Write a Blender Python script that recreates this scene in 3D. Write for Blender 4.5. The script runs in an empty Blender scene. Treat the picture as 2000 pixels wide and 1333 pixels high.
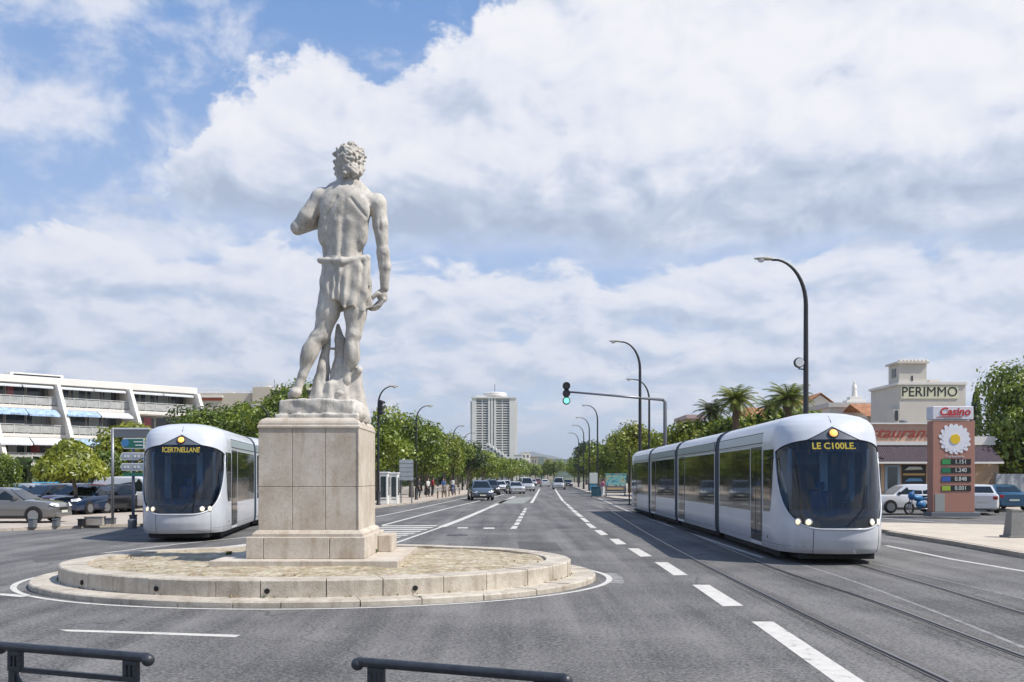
import bpy, math, random
import numpy as np
from mathutils import Vector, Matrix, noise as mnoise
R = math.radians
PI = math.pi
scene = bpy.context.scene
COL = scene.collection
random.seed(7)

# ------------------------------------------------------------------ camera model (2000 x 1333 photo grid)
F = 1778.0
CX, CY = 1000.0, 666.5
CAM_H = 1.95
HZ = 932.0                      # row of the horizon: a level camera with a raised (shifted) lens, so verticals stay upright

def ray(u, v):
    return Vector(((u - CX) / F, 1.0, (HZ - v) / F))

def G(u, v, z=0.0):
    """point on the horizontal plane z seen at u, v"""
    d = ray(u, v)
    t = (z - CAM_H) / d.z
    return Vector((d.x * t, d.y * t, z))

def P(u, v, Y):
    """point at distance Y in front of the camera seen at u, v"""
    d = ray(u, v)
    t = Y / d.y
    return Vector((d.x * t, Y, CAM_H + d.z * t))

# ------------------------------------------------------------------ tagging
def tag(o, label=None, cat=None, group=None, kind=None):
    if label: o['label'] = label
    if cat: o['category'] = cat
    if group: o['group'] = group
    if kind: o['kind'] = kind
    return o

def empty(name, loc=(0, 0, 0), rz=0.0, label=None, cat=None, group=None):
    o = bpy.data.objects.new(name, None)
    o.empty_display_size = 0.3
    o.location = loc
    o.rotation_euler = (0, 0, rz)
    COL.objects.link(o)
    return tag(o, label, cat, group)

def link_mesh(name, me, parent=None):
    o = bpy.data.objects.new(name, me)
    COL.objects.link(o)
    if parent is not None:
        o.parent = parent
    return o

def copy_tree(o, loc=None, rz=None, label=None, group=None, parent=None, skip=()):
    c = o.copy()
    COL.objects.link(c)
    if parent is not None: c.parent = parent
    if loc is not None: c.location = loc
    if rz is not None: c.rotation_euler = (0, 0, rz)
    if label: c['label'] = label
    if group: c['group'] = group
    for ch in o.children:
        if ch.name.split('.')[0] in skip: continue
        copy_tree(ch, parent=c)
    return c

def swap_mats(root, mp):
    """give a copied thing its own colours (mesh data copied only where it changes)"""
    for ch in [root] + list(root.children_recursive):
        if ch.type == 'MESH' and any(m and m.name in mp for m in ch.data.materials):
            ch.data = ch.data.copy()
            for i, m in enumerate(ch.data.materials):
                if m and m.name in mp: ch.data.materials[i] = mp[m.name]

# ------------------------------------------------------------------ mesh builder
class MB:
    def __init__(s):
        s.v, s.f, s.m = [], [], []
    def add(s, verts, faces, m=0):
        n = len(s.v)
        s.v += [tuple(x) for x in verts]
        s.f += [tuple(i + n for i in fc) for fc in faces]
        s.m += [m] * len(faces)
        return s
    def box(s, x0, x1, y0, y1, z0, z1, m=0, M=None):
        v = [(x0,y0,z0),(x1,y0,z0),(x1,y1,z0),(x0,y1,z0),(x0,y0,z1),(x1,y0,z1),(x1,y1,z1),(x0,y1,z1)]
        if M is not None: v = [M @ Vector(p) for p in v]
        return s.add(v, [(0,3,2,1),(4,5,6,7),(0,1,5,4),(1,2,6,5),(2,3,7,6),(3,0,4,7)], m)
    def cbox(s, c, sz, m=0, rz=0.0):
        M = Matrix.Translation(Vector(c)) @ Matrix.Rotation(rz, 4, 'Z')
        return s.box(-sz[0]/2, sz[0]/2, -sz[1]/2, sz[1]/2, -sz[2]/2, sz[2]/2, m, M)
    def bar(s, a, b, w, h, m=0):
        """box beam from a to b"""
        a, b = Vector(a), Vector(b)
        d = (b - a); L = d.length; d.normalize()
        up = Vector((0,0,1)) if abs(d.z) < .95 else Vector((0,1,0))
        sx = d.cross(up).normalized(); uz = sx.cross(d)
        v = []
        for p in (a, b):
            for i, j in ((-1,-1),(1,-1),(1,1),(-1,1)):
                v.append(p + sx * (i*w/2) + uz * (j*h/2))
        return s.add(v, [(3,2,1,0),(4,5,6,7),(0,1,5,4),(1,2,6,5),(2,3,7,6),(3,0,4,7)], m)
    def tube(s, pts, r, n=8, m=0, caps=True):
        pts = [Vector(p) for p in pts]
        rs = r if isinstance(r, (list, tuple)) else [r] * len(pts)
        v, f = [], []
        prev = None
        for i, p in enumerate(pts):
            d = (pts[min(i+1, len(pts)-1)] - pts[max(i-1, 0)]).normalized()
            if prev is None:
                up = Vector((0,0,1)) if abs(d.z) < .9 else Vector((1,0,0))
                sx = d.cross(up).normalized()
            else:
                sx = (prev - d * prev.dot(d)).normalized()
            prev = sx
            sy = d.cross(sx)
            for k in range(n):
                a = 2*PI*k/n
                v.append(p + (sx*math.cos(a) + sy*math.sin(a)) * rs[i])
        for i in range(len(pts)-1):
            for k in range(n):
                k2 = (k+1) % n
                f.append((i*n+k, i*n+k2, (i+1)*n+k2, (i+1)*n+k))
        if caps:
            f.append(tuple(reversed(range(n))))
            f.append(tuple(range((len(pts)-1)*n, len(pts)*n)))
        return s.add(v, f, m)
    def lathe(s, prof, c=(0,0,0), n=24, m=0, axis='Z'):
        """prof: list of (r, h)"""
        v, f = [], []
        for r_, h in prof:
            for k in range(n):
                a = 2*PI*k/n
                x, y = r_*math.cos(a), r_*math.sin(a)
                if axis == 'Z': q = (x, y, h)
                elif axis == 'Y': q = (x, h, -y)
                else: q = (h, x, y)
                v.append((q[0]+c[0], q[1]+c[1], q[2]+c[2]))
        for i in range(len(prof)-1):
            for k in range(n):
                k2 = (k+1) % n
                f.append((i*n+k, i*n+k2, (i+1)*n+k2, (i+1)*n+k))
        f.append(tuple(reversed(range(n))))
        f.append(tuple(range((len(prof)-1)*n, len(prof)*n)))
        return s.add(v, f, m)
    def sphere(s, c, r, n=12, m=0, sz=1.0):
        prof = [(max(1e-4, r*math.sin(PI*i/(n//2))), -r*sz*math.cos(PI*i/(n//2))) for i in range(n//2+1)]
        return s.lathe(prof, c, n, m)
    def prism(s, poly, z0, z1, m=0, M=None):
        """poly: list of (x, y) counter-clockwise; extruded along z; M maps to world"""
        n = len(poly)
        v = [Vector((p[0], p[1], z0)) for p in poly] + [Vector((p[0], p[1], z1)) for p in poly]
        if M is not None: v = [M @ p for p in v]
        f = [tuple(reversed(range(n))), tuple(range(n, 2*n))]
        for i in range(n):
            j = (i+1) % n
            f.append((i, j, n+j, n+i))
        return s.add(v, f, m)
    def grid(s, rows, m=0, close=False):
        """rows: list of equally long rows of points"""
        nr, nc = len(rows), len(rows[0])
        v = [p for r_ in rows for p in r_]
        f = []
        for i in range(nr-1):
            for j in range(nc-1 if not close else nc):
                j2 = (j+1) % nc
                f.append((i*nc+j, i*nc+j2, (i+1)*nc+j2, (i+1)*nc+j))
        return s.add(v, f, m)
    def xform(s, M):
        s.v = [tuple(M @ Vector(p)) for p in s.v]
        return s
    def build(s, name, mats, parent=None, smooth=False, bevel=0.0, auto=None, seg=2):
        me = bpy.data.meshes.new(name)
        me.from_pydata(s.v, [], s.f)
        if not isinstance(mats, (list, tuple)): mats = [mats]
        for mt in mats: me.materials.append(mt)
        me.polygons.foreach_set('material_index', s.m)
        if smooth: me.polygons.foreach_set('use_smooth', [True]*len(s.f))
        me.update()
        o = link_mesh(name, me, parent)
        if auto is not None:
            me.polygons.foreach_set('use_smooth', [True]*len(s.f))
            me.set_sharp_from_angle(angle=R(auto))
        if bevel > 0:
            b = o.modifiers.new('bevel', 'BEVEL'); b.width = bevel; b.segments = seg; b.limit_method = 'ANGLE'; b.angle_limit = R(40)
        return o

def text_mesh(name, txt, size, mat, parent=None, M=None, extrude=0.004, shear=0.0, sx=1.0, align='CENTER', bold=0.0):
    cu = bpy.data.curves.new(name, 'FONT')
    cu.body = txt; cu.size = size; cu.extrude = extrude; cu.shear = shear
    cu.align_x = align; cu.align_y = 'CENTER'; cu.offset = bold
    cu.resolution_u = 3
    t = bpy.data.objects.new(name + '_tmp', cu)
    COL.objects.link(t)
    dg = bpy.context.evaluated_depsgraph_get()
    me = bpy.data.meshes.new_from_object(t.evaluated_get(dg))
    bpy.data.objects.remove(t); bpy.data.curves.remove(cu)
    me.name = name
    # text lies in local XY; stand it up facing -Y
    M0 = Matrix.Rotation(R(90), 4, 'X') @ Matrix.Diagonal((sx, 1, 1, 1))
    me.transform((M if M is not None else Matrix.Identity(4)) @ M0)
    me.materials.clear(); me.materials.append(mat)
    return link_mesh(name, me, parent)

# ------------------------------------------------------------------ materials
MATS = {}
def N(nt, t, loc=None, **kw):
    n = nt.nodes.new(t)
    for k, v in kw.items():
        if hasattr(n, k): setattr(n, k, v)
        else: n.inputs[k].default_value = v
    return n

def mat(name, col, rough=0.6, metal=0.0, var=0.0, vscale=3.0, bump=0.0, bscale=20.0, spec=0.5, coat=0.0, emit=None, estr=0.0, col2=None, trans=0.0, coords='Object', detail=5.0, stretch=None):
    if name in MATS: return MATS[name]
    m = bpy.data.materials.new(name); m.use_nodes = True
    nt = m.node_tree; b = nt.nodes['Principled BSDF']
    b.inputs['Base Color'].default_value = (*col, 1)
    b.inputs['Roughness'].default_value = rough
    b.inputs['Metallic'].default_value = metal
    b.inputs['Specular IOR Level'].default_value = spec
    b.inputs['Coat Weight'].default_value = coat
    b.inputs['Coat Roughness'].default_value = 0.05
    if emit:
        b.inputs['Emission Color'].default_value = (*emit, 1); b.inputs['Emission Strength'].default_value = estr
    if var > 0 or bump > 0:
        tc = N(nt, 'ShaderNodeTexCoord')
        src = tc.outputs['Object']
        if coords == 'World':
            g = N(nt, 'ShaderNodeNewGeometry'); src = g.outputs['Position']
        if stretch:
            mp = N(nt, 'ShaderNodeMapping'); mp.inputs['Scale'].default_value = stretch
            nt.links.new(src, mp.inputs['Vector']); src = mp.outputs['Vector']
        if var > 0:
            no = N(nt, 'ShaderNodeTexNoise'); no.inputs['Scale'].default_value = vscale; no.inputs['Detail'].default_value = detail
            no.inputs['Roughness'].default_value = 0.65
            nt.links.new(src, no.inputs['Vector'])
            rp = N(nt, 'ShaderNodeValToRGB')
            rp.color_ramp.elements[0].position = 0.3; rp.color_ramp.elements[1].position = 0.7
            lo = col2 if col2 else tuple(c*(1-var) for c in col)
            hi = col if col2 else tuple(min(1, c*(1+var)) for c in col)
            rp.color_ramp.elements[0].color = (*lo, 1); rp.color_ramp.elements[1].color = (*hi, 1)
            nt.links.new(no.outputs['Fac'], rp.inputs['Fac'])
            nt.links.new(rp.outputs['Color'], b.inputs['Base Color'])
        if bump > 0:
            n2 = N(nt, 'ShaderNodeTexNoise'); n2.inputs['Scale'].default_value = bscale; n2.inputs['Detail'].default_value = 4
            nt.links.new(src, n2.inputs['Vector'])
            bp = N(nt, 'ShaderNodeBump'); bp.inputs['Strength'].default_value = bump; bp.inputs['Distance'].default_value = 0.02
            nt.links.new(n2.outputs['Fac'], bp.inputs['Height'])
            nt.links.new(bp.outputs['Normal'], b.inputs['Normal'])
    MATS[name] = m
    return m

def glass_mat(name, tint, refl=1.0, ior=1.5, rough=0.02):
    m = bpy.data.materials.new(name); m.use_nodes = True
    nt = m.node_tree; nt.nodes.clear()
    out = N(nt, 'ShaderNodeOutputMaterial')
    mix = N(nt, 'ShaderNodeMixShader'); tr = N(nt, 'ShaderNodeBsdfTransparent'); gl = N(nt, 'ShaderNodeBsdfGlossy')
    tr.inputs['Color'].default_value = (*tint, 1); gl.inputs['Roughness'].default_value = rough
    gl.inputs['Color'].default_value = (refl, refl, refl, 1)
    fr = N(nt, 'ShaderNodeFresnel'); fr.inputs['IOR'].default_value = ior
    nt.links.new(fr.outputs[0], mix.inputs[0]); nt.links.new(tr.outputs[0], mix.inputs[1]); nt.links.new(gl.outputs[0], mix.inputs[2])
    nt.links.new(mix.outputs[0], out.inputs['Surface'])
    MATS[name] = m
    return m

def math_node(nt, op, a, b=None, c=None, clamp=False):
    n = nt.nodes.new('ShaderNodeMath'); n.operation = op; n.use_clamp = clamp
    for i, x in enumerate((a, b, c)):
        if x is None: continue
        if isinstance(x, (int, float)): n.inputs[i].default_value = x
        else: nt.links.new(x, n.inputs[i])
    return n.outputs[0]
# ------------------------------------------------------------------ camera, sun, sky
cam = bpy.data.cameras.new('camera'); camo = bpy.data.objects.new('camera', cam); COL.objects.link(camo)
camo.location = (0, 0, CAM_H); camo.rotation_euler = (R(90), 0, 0); cam.shift_y = (HZ - CY) / 2000.0
cam.sensor_width = 36.0; cam.lens = F / 2000.0 * 36.0
cam.clip_start = 0.1; cam.clip_end = 20000
scene.camera = camo

SUN_EL, SUN_AZ = 52.0, 108.0      # azimuth clockwise from +Y (the way the camera looks)
sd = Vector((math.sin(R(SUN_AZ))*math.cos(R(SUN_EL)), math.cos(R(SUN_AZ))*math.cos(R(SUN_EL)), math.sin(R(SUN_EL))))
sl = bpy.data.lights.new('sun', 'SUN'); sl.energy = 5.0; sl.angle = R(0.6); sl.color = (1.0, 0.95, 0.87)
so = bpy.data.objects.new('sun', sl); COL.objects.link(so)
so.rotation_euler = sd.to_track_quat('Z', 'Y').to_euler(); so.location = (0, 0, 80)

w = bpy.data.worlds.new('World'); scene.world = w; w.use_nodes = True
nt = w.node_tree; nt.nodes.clear()
out = N(nt, 'ShaderNodeOutputWorld')
bg = N(nt, 'ShaderNodeBackground'); bg.inputs['Strength'].default_value = 0.10
nt.links.new(bg.outputs[0], out.inputs['Surface'])
sky = N(nt, 'ShaderNodeTexSky'); sky.sky_type = 'NISHITA'; sky.sun_disc = False
sky.sun_elevation = R(SUN_EL); sky.sun_rotation = R(SUN_AZ)
sky.air_density = 1.0; sky.dust_density = 0.6; sky.ozone_density = 2.0
tc = N(nt, 'ShaderNodeTexCoord')
sep = N(nt, 'ShaderNodeSeparateXYZ'); nt.links.new(tc.outputs['Generated'], sep.inputs[0])
def mn(op, a, b=None, c=None, clamp=False): return math_node(nt, op, a, b, c, clamp)
az = mn('MULTIPLY', mn('ARCTAN2', sep.outputs[0], sep.outputs[1]), 180/PI)
el = mn('MULTIPLY', mn('ARCSINE', sep.outputs[2]), 180/PI)

def comb(x, y, z):
    c = N(nt, 'ShaderNodeCombineXYZ')
    for i, q in enumerate((x, y, z)):
        if isinstance(q, (int, float)): c.inputs[i].default_value = q
        else: nt.links.new(q, c.inputs[i])
    return c.outputs[0]
def noise(vec, scale, detail=8, rough=0.55, dist=0.0):
    n = N(nt, 'ShaderNodeTexNoise'); n.inputs['Scale'].default_value = scale; n.inputs['Detail'].default_value = detail
    n.inputs['Roughness'].default_value = rough; n.inputs['Distortion'].default_value = dist
    nt.links.new(vec, n.inputs['Vector']); return n.outputs['Fac']
def smooth(x, a, b):
    n = N(nt, 'ShaderNodeMapRange'); n.interpolation_type = 'SMOOTHSTEP'
    nt.links.new(x, n.inputs['Value']); n.inputs['From Min'].default_value = a; n.inputs['From Max'].default_value = b
    return n.outputs['Result']
def curve(x, pts, lo, hi):
    """piecewise curve of x (pts in real units)"""
    t = N(nt, 'ShaderNodeMapRange'); nt.links.new(x, t.inputs['Value'])
    x0, x1 = pts[0][0], pts[-1][0]
    t.inputs['From Min'].default_value = x0; t.inputs['From Max'].default_value = x1
    r = N(nt, 'ShaderNodeValToRGB'); r.color_ramp.interpolation = 'B_SPLINE' if len(pts) > 40 else 'LINEAR'
    cr = r.color_ramp
    while len(cr.elements) < len(pts): cr.elements.new(0.5)
    for e, (px, py) in zip(cr.elements, pts):
        e.position = (px-x0)/(x1-x0); g = (py-lo)/(hi-lo); e.color = (g, g, g, 1)
    nt.links.new(t.outputs[0], r.inputs['Fac'])
    return mn('MULTIPLY_ADD', r.outputs['Color'], hi-lo, lo)

def cloud_field(del_, daz):
    """signed cloud amount at a slightly shifted direction: (great cumulus, low rows, wisps)"""
    a = mn('ADD', az, daz) if daz else az
    e = mn('ADD', el, del_) if del_ else el
    vec = comb(mn('MULTIPLY', a, 0.1), mn('MULTIPLY', e, 0.12), 0.37)
    n1 = noise(vec, 1.3, 10, 0.60, 0.25)
    nf = noise(comb(mn('MULTIPLY', a, 0.1), mn('MULTIPLY', e, 0.15), 7.7), 4.6, 7, 0.62, 0.2)
    nb = mn('ADD', mn('MULTIPLY', mn('SUBTRACT', n1, 0.5), 11.0), mn('MULTIPLY', mn('SUBTRACT', nf, 0.5), 4.5))
    top = curve(a, [(-180,20),(-60,17),(-27,13.0),(-20.5,17.5),(-18.0,22),(-13,24.2),(-8,24.0),(-3,26.3),(1.5,30),(8,36),(14,33),(17.5,27.5),(20,31),(26,36),(60,28),(180,20)], 10, 40)
    base = curve(a, [(-180,15),(-60,15),(-20,14.6),(-10,14.0),(0,13.4),(10,12.6),(20,12.4),(30,11.8),(60,13),(180,15)], 10, 40)
    dt = mn('SUBTRACT', mn('ADD', top, nb), e)
    db = mn('SUBTRACT', e, mn('SUBTRACT', base, mn('MULTIPLY', nb, 0.40)))
    main = mn('MULTIPLY', mn('MINIMUM', dt, mn('MULTIPLY', db, 0.45)), 0.42)
    # lower rows: small cumuli with flat bases, tighter towards the horizon
    pe = mn('POWER', mn('MAXIMUM', e, 0.3), 0.62)
    vl = comb(mn('MULTIPLY', a, 0.088), mn('MULTIPLY', pe, 0.72), 2.1)
    n2 = noise(vl, 2.7, 9, 0.57, 0.3)
    lowm = curve(e, [(0,-.20),(3.0,-.08),(5,0.08),(8.5,0.16),(11.5,0.22),(13.2,-.10),(15,-0.7),(40,-1.2)], -2, 2)
    lown = curve(a, [(-180,0.1),(-34,0.16),(-24,0.14),(-12,0.06),(2,-0.06),(10,0.10),(24,0.12),(180,0.1)], -2, 2)
    low = mn('MULTIPLY_ADD', mn('SUBTRACT', n2, 0.47), 6.0, mn('MULTIPLY', mn('ADD', lowm, lown), 3.0))
    wm = curve(a, [(-180,0.0),(-45,-.02),(-31,0.06),(-24,0.26),(-19,0.20),(-14,-.10),(10,-.4),(60,-0.1),(180,-0.05)], -2, 2)
    wv = comb(mn('MULTIPLY', a, 0.1), mn('MULTIPLY', e, 0.14), 5.1)
    wn = noise(wv, 1.9, 9, 0.60, 0.2)
    wisp = mn('MULTIPLY_ADD', mn('SUBTRACT', wn, 0.50), 6.5, mn('MULTIPLY', wm, 3.0))
    return main, low, wisp
m0, l0, w0 = cloud_field(0, 0)
m1, l1, w1 = cloud_field(0.9, 0.6)
def mx(*a):
    r = a[0]
    for b in a[1:]: r = mn('MAXIMUM', r, b)
    return r
cm_, cl_, cw_ = smooth(m0, -0.15, 0.40), mn('MULTIPLY', smooth(l0, -0.45, 0.50), 0.90), mn('MULTIPLY', smooth(w0, -0.2, 1.5), 0.80)
cover = mx(cm_, cl_, cw_)
# light and shade: facets turned to the sun are bright, undersides grey-blue
def cl01(x): return mn('MINIMUM', mn('MAXIMUM', x, -1.0), 1.0)
puff = noise(comb(mn('MULTIPLY', az, 0.1), mn('MULTIPLY', el, 0.15), 0.9), 2.0, 9, 0.56, 0.35)
puffs = noise(comb(mn('MULTIPLY_ADD', az, 0.1, 0.07), mn('MULTIPLY_ADD', el, 0.15, 0.14), 0.9), 2.0, 9, 0.56, 0.35)
relief = mn('MULTIPLY', mn('SUBTRACT', puff, puffs), 2.8)
big = noise(comb(mn('MULTIPLY', az, 0.045), mn('MULTIPLY', el, 0.11), 4.4), 1.7, 5, 0.5)
shm = curve(el, [(0,.8),(12,.34),(13.6,.06),(15.6,.10),(17.8,.44),(20.0,.74),(24,.88),(34,.84),(90,.72)], 0, 1)
sh_main = mn('ADD', mn('ADD', shm, mn('MULTIPLY', relief, 0.62)), mn('MULTIPLY', mn('SUBTRACT', big, 0.5), 1.25), None, True)
g_low = cl01(mn('MULTIPLY', mn('SUBTRACT', l0, l1), 0.34))
sh_low = mn('ADD', mn('MULTIPLY_ADD', g_low, 0.85, 0.55), mn('MULTIPLY', relief, 0.30), None, True)
sh_wisp = mn('ADD', 0.78, mn('MULTIPLY', relief, 0.4), None, True)
def mixf(f_, a, b):
    return mn('ADD', mn('MULTIPLY', a, mn('SUBTRACT', 1.0, f_)), mn('MULTIPLY', b, f_))
shade = mixf(cm_, mixf(mn('MULTIPLY', smooth(el, 14.0, 17.0), 1.0), sh_low, sh_wisp), sh_main)
cr = N(nt, 'ShaderNodeValToRGB')
els = cr.color_ramp.elements
CL = 1.13
els[0].position = 0.0; els[0].color = (3.4*CL, 4.0*CL, 5.2*CL, 1)
els[1].position = 1.0; els[1].color = (7.3*CL, 7.3*CL, 7.6*CL, 1)
for p_, c_ in ((0.33, (4.7,5.25,6.35)), (0.62, (6.4,6.6,7.3))):
    e_ = els.new(p_); e_.color = (*[x*CL for x in c_], 1)
nt.links.new(shade, cr.inputs['Fac'])
# sky blue, paled towards the horizon mostly by a hand-set gradient over the sky model
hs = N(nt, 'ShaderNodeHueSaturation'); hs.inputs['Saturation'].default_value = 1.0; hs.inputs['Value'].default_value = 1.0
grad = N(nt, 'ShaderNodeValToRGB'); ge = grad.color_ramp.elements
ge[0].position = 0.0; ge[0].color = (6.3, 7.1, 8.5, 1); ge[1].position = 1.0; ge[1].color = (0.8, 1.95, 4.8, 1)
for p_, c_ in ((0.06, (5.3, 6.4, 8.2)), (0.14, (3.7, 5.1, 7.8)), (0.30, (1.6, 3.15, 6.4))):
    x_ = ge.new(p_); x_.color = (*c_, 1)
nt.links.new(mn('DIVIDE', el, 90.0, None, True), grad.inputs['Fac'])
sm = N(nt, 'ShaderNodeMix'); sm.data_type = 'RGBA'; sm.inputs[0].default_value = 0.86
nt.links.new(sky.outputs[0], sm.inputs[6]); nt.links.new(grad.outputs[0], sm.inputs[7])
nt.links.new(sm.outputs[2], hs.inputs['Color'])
mixc = N(nt, 'ShaderNodeMix'); mixc.data_type = 'RGBA'; mixc.clamp_factor = True
nt.links.new(mn('MULTIPLY', cover, smooth(el, -0.5, 3.0)), mixc.inputs[0])
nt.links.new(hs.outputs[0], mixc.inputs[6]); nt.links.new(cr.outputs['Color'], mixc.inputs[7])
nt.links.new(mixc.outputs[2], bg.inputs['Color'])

scene.view_settings.view_transform = 'Standard'
scene.view_settings.look = 'None'
scene.view_settings.exposure = 0.18
scene.view_settings.gamma = 1.0
scene.cycles.use_denoising = True
scene.cycles.max_bounces = 6
scene.cycles.transparent_max_bounces = 8
scene.cycles.caustics_reflective = False
scene.cycles.caustics_refractive = False
scene.cycles.sample_clamp_indirect = 6.0
# ------------------------------------------------------------------ ground materials
def asphalt_mat(name, base, dark, cracks=True):
    m = bpy.data.materials.new(name); m.use_nodes = True
    nt = m.node_tree; b = nt.nodes['Principled BSDF']; b.inputs['Roughness'].default_value = 0.85
    g = N(nt, 'ShaderNodeNewGeometry')
    def nz(scale, det, rough=0.6, st=None):
        n = N(nt, 'ShaderNodeTexNoise'); n.inputs['Scale'].default_value = scale; n.inputs['Detail'].default_value = det; n.inputs['Roughness'].default_value = rough
        if st:
            mp = N(nt, 'ShaderNodeMapping'); mp.inputs['Scale'].default_value = st
            nt.links.new(g.outputs['Position'], mp.inputs['Vector']); nt.links.new(mp.outputs[0], n.inputs['Vector'])
        else: nt.links.new(g.outputs['Position'], n.inputs['Vector'])
        return n.outputs['Fac']
    fine = nz(17, 9, 0.95); mid = nz(0.5, 6, 0.6); streak = nz(0.9, 5, 0.6, (1.6, 0.06, 1)); patch = nz(0.12, 3)
    v = math_node(nt, 'MULTIPLY_ADD', math_node(nt, 'SUBTRACT', fine, 0.5), 7.5, 0.45)
    v = math_node(nt, 'ADD', v, math_node(nt, 'MULTIPLY', math_node(nt, 'SUBTRACT', mid, 0.5), 1.7))
    v = math_node(nt, 'ADD', v, math_node(nt, 'MULTIPLY', math_node(nt, 'SUBTRACT', streak, 0.5), 1.9))
    v = math_node(nt, 'ADD', v, math_node(nt, 'MULTIPLY', math_node(nt, 'SUBTRACT', patch, 0.5), 0.8), None, True)
    # pale and dark aggregate grains
    sp_ = nz(30, 2, 0.5)
    v = math_node(nt, 'ADD', v, math_node(nt, 'MULTIPLY', math_node(nt, 'GREATER_THAN', sp_, 0.60), 0.45))
    v = math_node(nt, 'SUBTRACT', v, math_node(nt, 'MULTIPLY', math_node(nt, 'LESS_THAN', sp_, 0.40), 0.35), None, True)
    mixc = N(nt, 'ShaderNodeMix'); mixc.data_type = 'RGBA'
    nt.links.new(v, mixc.inputs[0]); mixc.inputs[6].default_value = (*dark, 1); mixc.inputs[7].default_value = (*base, 1)
    col = mixc.outputs[2]
    if cracks:
        # thin tar-filled cracks
        mp = N(nt, 'ShaderNodeMapping'); mp.inputs['Scale'].default_value = (0.16, 0.10, 1)
        wob = N(nt, 'ShaderNodeTexNoise'); wob.inputs['Scale'].default_value = 0.7; wob.inputs['Detail'].default_value = 5
        nt.links.new(g.outputs['Position'], wob.inputs['Vector'])
        va = N(nt, 'ShaderNodeVectorMath'); va.operation = 'MULTIPLY_ADD'
        nt.links.new(wob.outputs['Color'], va.inputs[0]); va.inputs[1].default_value = (2.2, 2.2, 0); nt.links.new(g.outputs['Position'], va.inputs[2])
        nt.links.new(va.outputs[0], mp.inputs['Vector'])
        vo = N(nt, 'ShaderNodeTexVoronoi'); vo.feature = 'DISTANCE_TO_EDGE'; vo.inputs['Scale'].default_value = 1.0
        nt.links.new(mp.outputs[0], vo.inputs['Vector'])
        cr = math_node(nt, 'LESS_THAN', vo.outputs['Distance'], 0.0032)
        cr = math_node(nt, 'MULTIPLY', cr, math_node(nt, 'MULTIPLY', math_node(nt, 'GREATER_THAN', mid, 0.5), 0.55))
        m2 = N(nt, 'ShaderNodeMix'); m2.data_type = 'RGBA'
        nt.links.new(cr, m2.inputs[0]); nt.links.new(col, m2.inputs[6]); m2.inputs[7].default_value = (0.03, 0.03, 0.03, 1)
        col = m2.outputs[2]
    nt.links.new(col, b.inputs['Base Color'])
    bp = N(nt, 'ShaderNodeBump'); bp.inputs['Strength'].default_value = 0.5; bp.inputs['Distance'].default_value = 0.01
    nt.links.new(fine, bp.inputs['Height']); nt.links.new(bp.outputs[0], b.inputs['Normal'])
    return m
M_ASPH = asphalt_mat('asphalt', (0.215, 0.206, 0.196), (0.045, 0.044, 0.044))
M_ASPH2 = asphalt_mat('asphalt_track', (0.180, 0.170, 0.158), (0.045, 0.043, 0.041), False)
M_EARTH = mat('far_ground', (0.10, 0.11, 0.05), 0.95, var=0.4, vscale=0.03, coords='World')
M_PAVE = mat('pavement', (0.44, 0.38, 0.32), 0.9, var=0.16, vscale=1.4, bump=0.4, bscale=30, coords='World')
M_CONC = mat('concrete_paving', (0.52, 0.45, 0.36), 0.9, var=0.14, vscale=0.9, bump=0.3, bscale=25, coords='World')
M_KERB = mat('kerb_stone', (0.42, 0.37, 0.31), 0.85, var=0.2, vscale=2.0, bump=0.3, coords='World')
def worn_paint(name, col, wear=0.42):
    m = bpy.data.materials.new(name); m.use_nodes = True
    nt = m.node_tree; b = nt.nodes['Principled BSDF']; b.inputs['Roughness'].default_value = 0.8
    g = N(nt, 'ShaderNodeNewGeometry')
    n = N(nt, 'ShaderNodeTexNoise'); n.inputs['Scale'].default_value = 5; n.inputs['Detail'].default_value = 9; n.inputs['Roughness'].default_value = 0.75
    nt.links.new(g.outputs['Position'], n.inputs['Vector'])
    r = N(nt, 'ShaderNodeValToRGB'); e = r.color_ramp.elements
    e[0].position = wear - 0.06; e[0].color = (0.17, 0.165, 0.165, 1); e[1].position = wear + 0.02; e[1].color = (*[c*0.86 for c in col], 1)
    x = e.new(0.62); x.color = (*col, 1)
    nt.links.new(n.outputs['Fac'], r.inputs['Fac']); nt.links.new(r.outputs['Color'], b.inputs['Base Color'])
    return m
M_WHITE = worn_paint('road_paint', (0.60, 0.575, 0.53), 0.40)
M_FADED = worn_paint('faded_paint', (0.42, 0.41, 0.39), 0.47)
M_FADED2 = worn_paint('very_faded_paint', (0.30, 0.29, 0.28), 0.50)
M_GREENP = worn_paint('green_white_paint', (0.33, 0.35, 0.30), 0.50)

def struct(name, mb, m, **kw):
    return tag(mb.build(name, m, **kw), kind='structure')

# one sheet of asphalt near, and the land out to the horizon below it
b = MB(); b.add([(-9000,-300,-0.03),(9000,-300,-0.03),(9000,14000,-0.03),(-9000,14000,-0.03)], [(0,1,2,3)])
struct('ground', b, M_EARTH)
b = MB(); b.add([(-90,-30,0),(90,-30,0),(90,420,0),(-90,420,0)], [(0,1,2,3)])
struct('road', b, M_ASPH)

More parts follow.
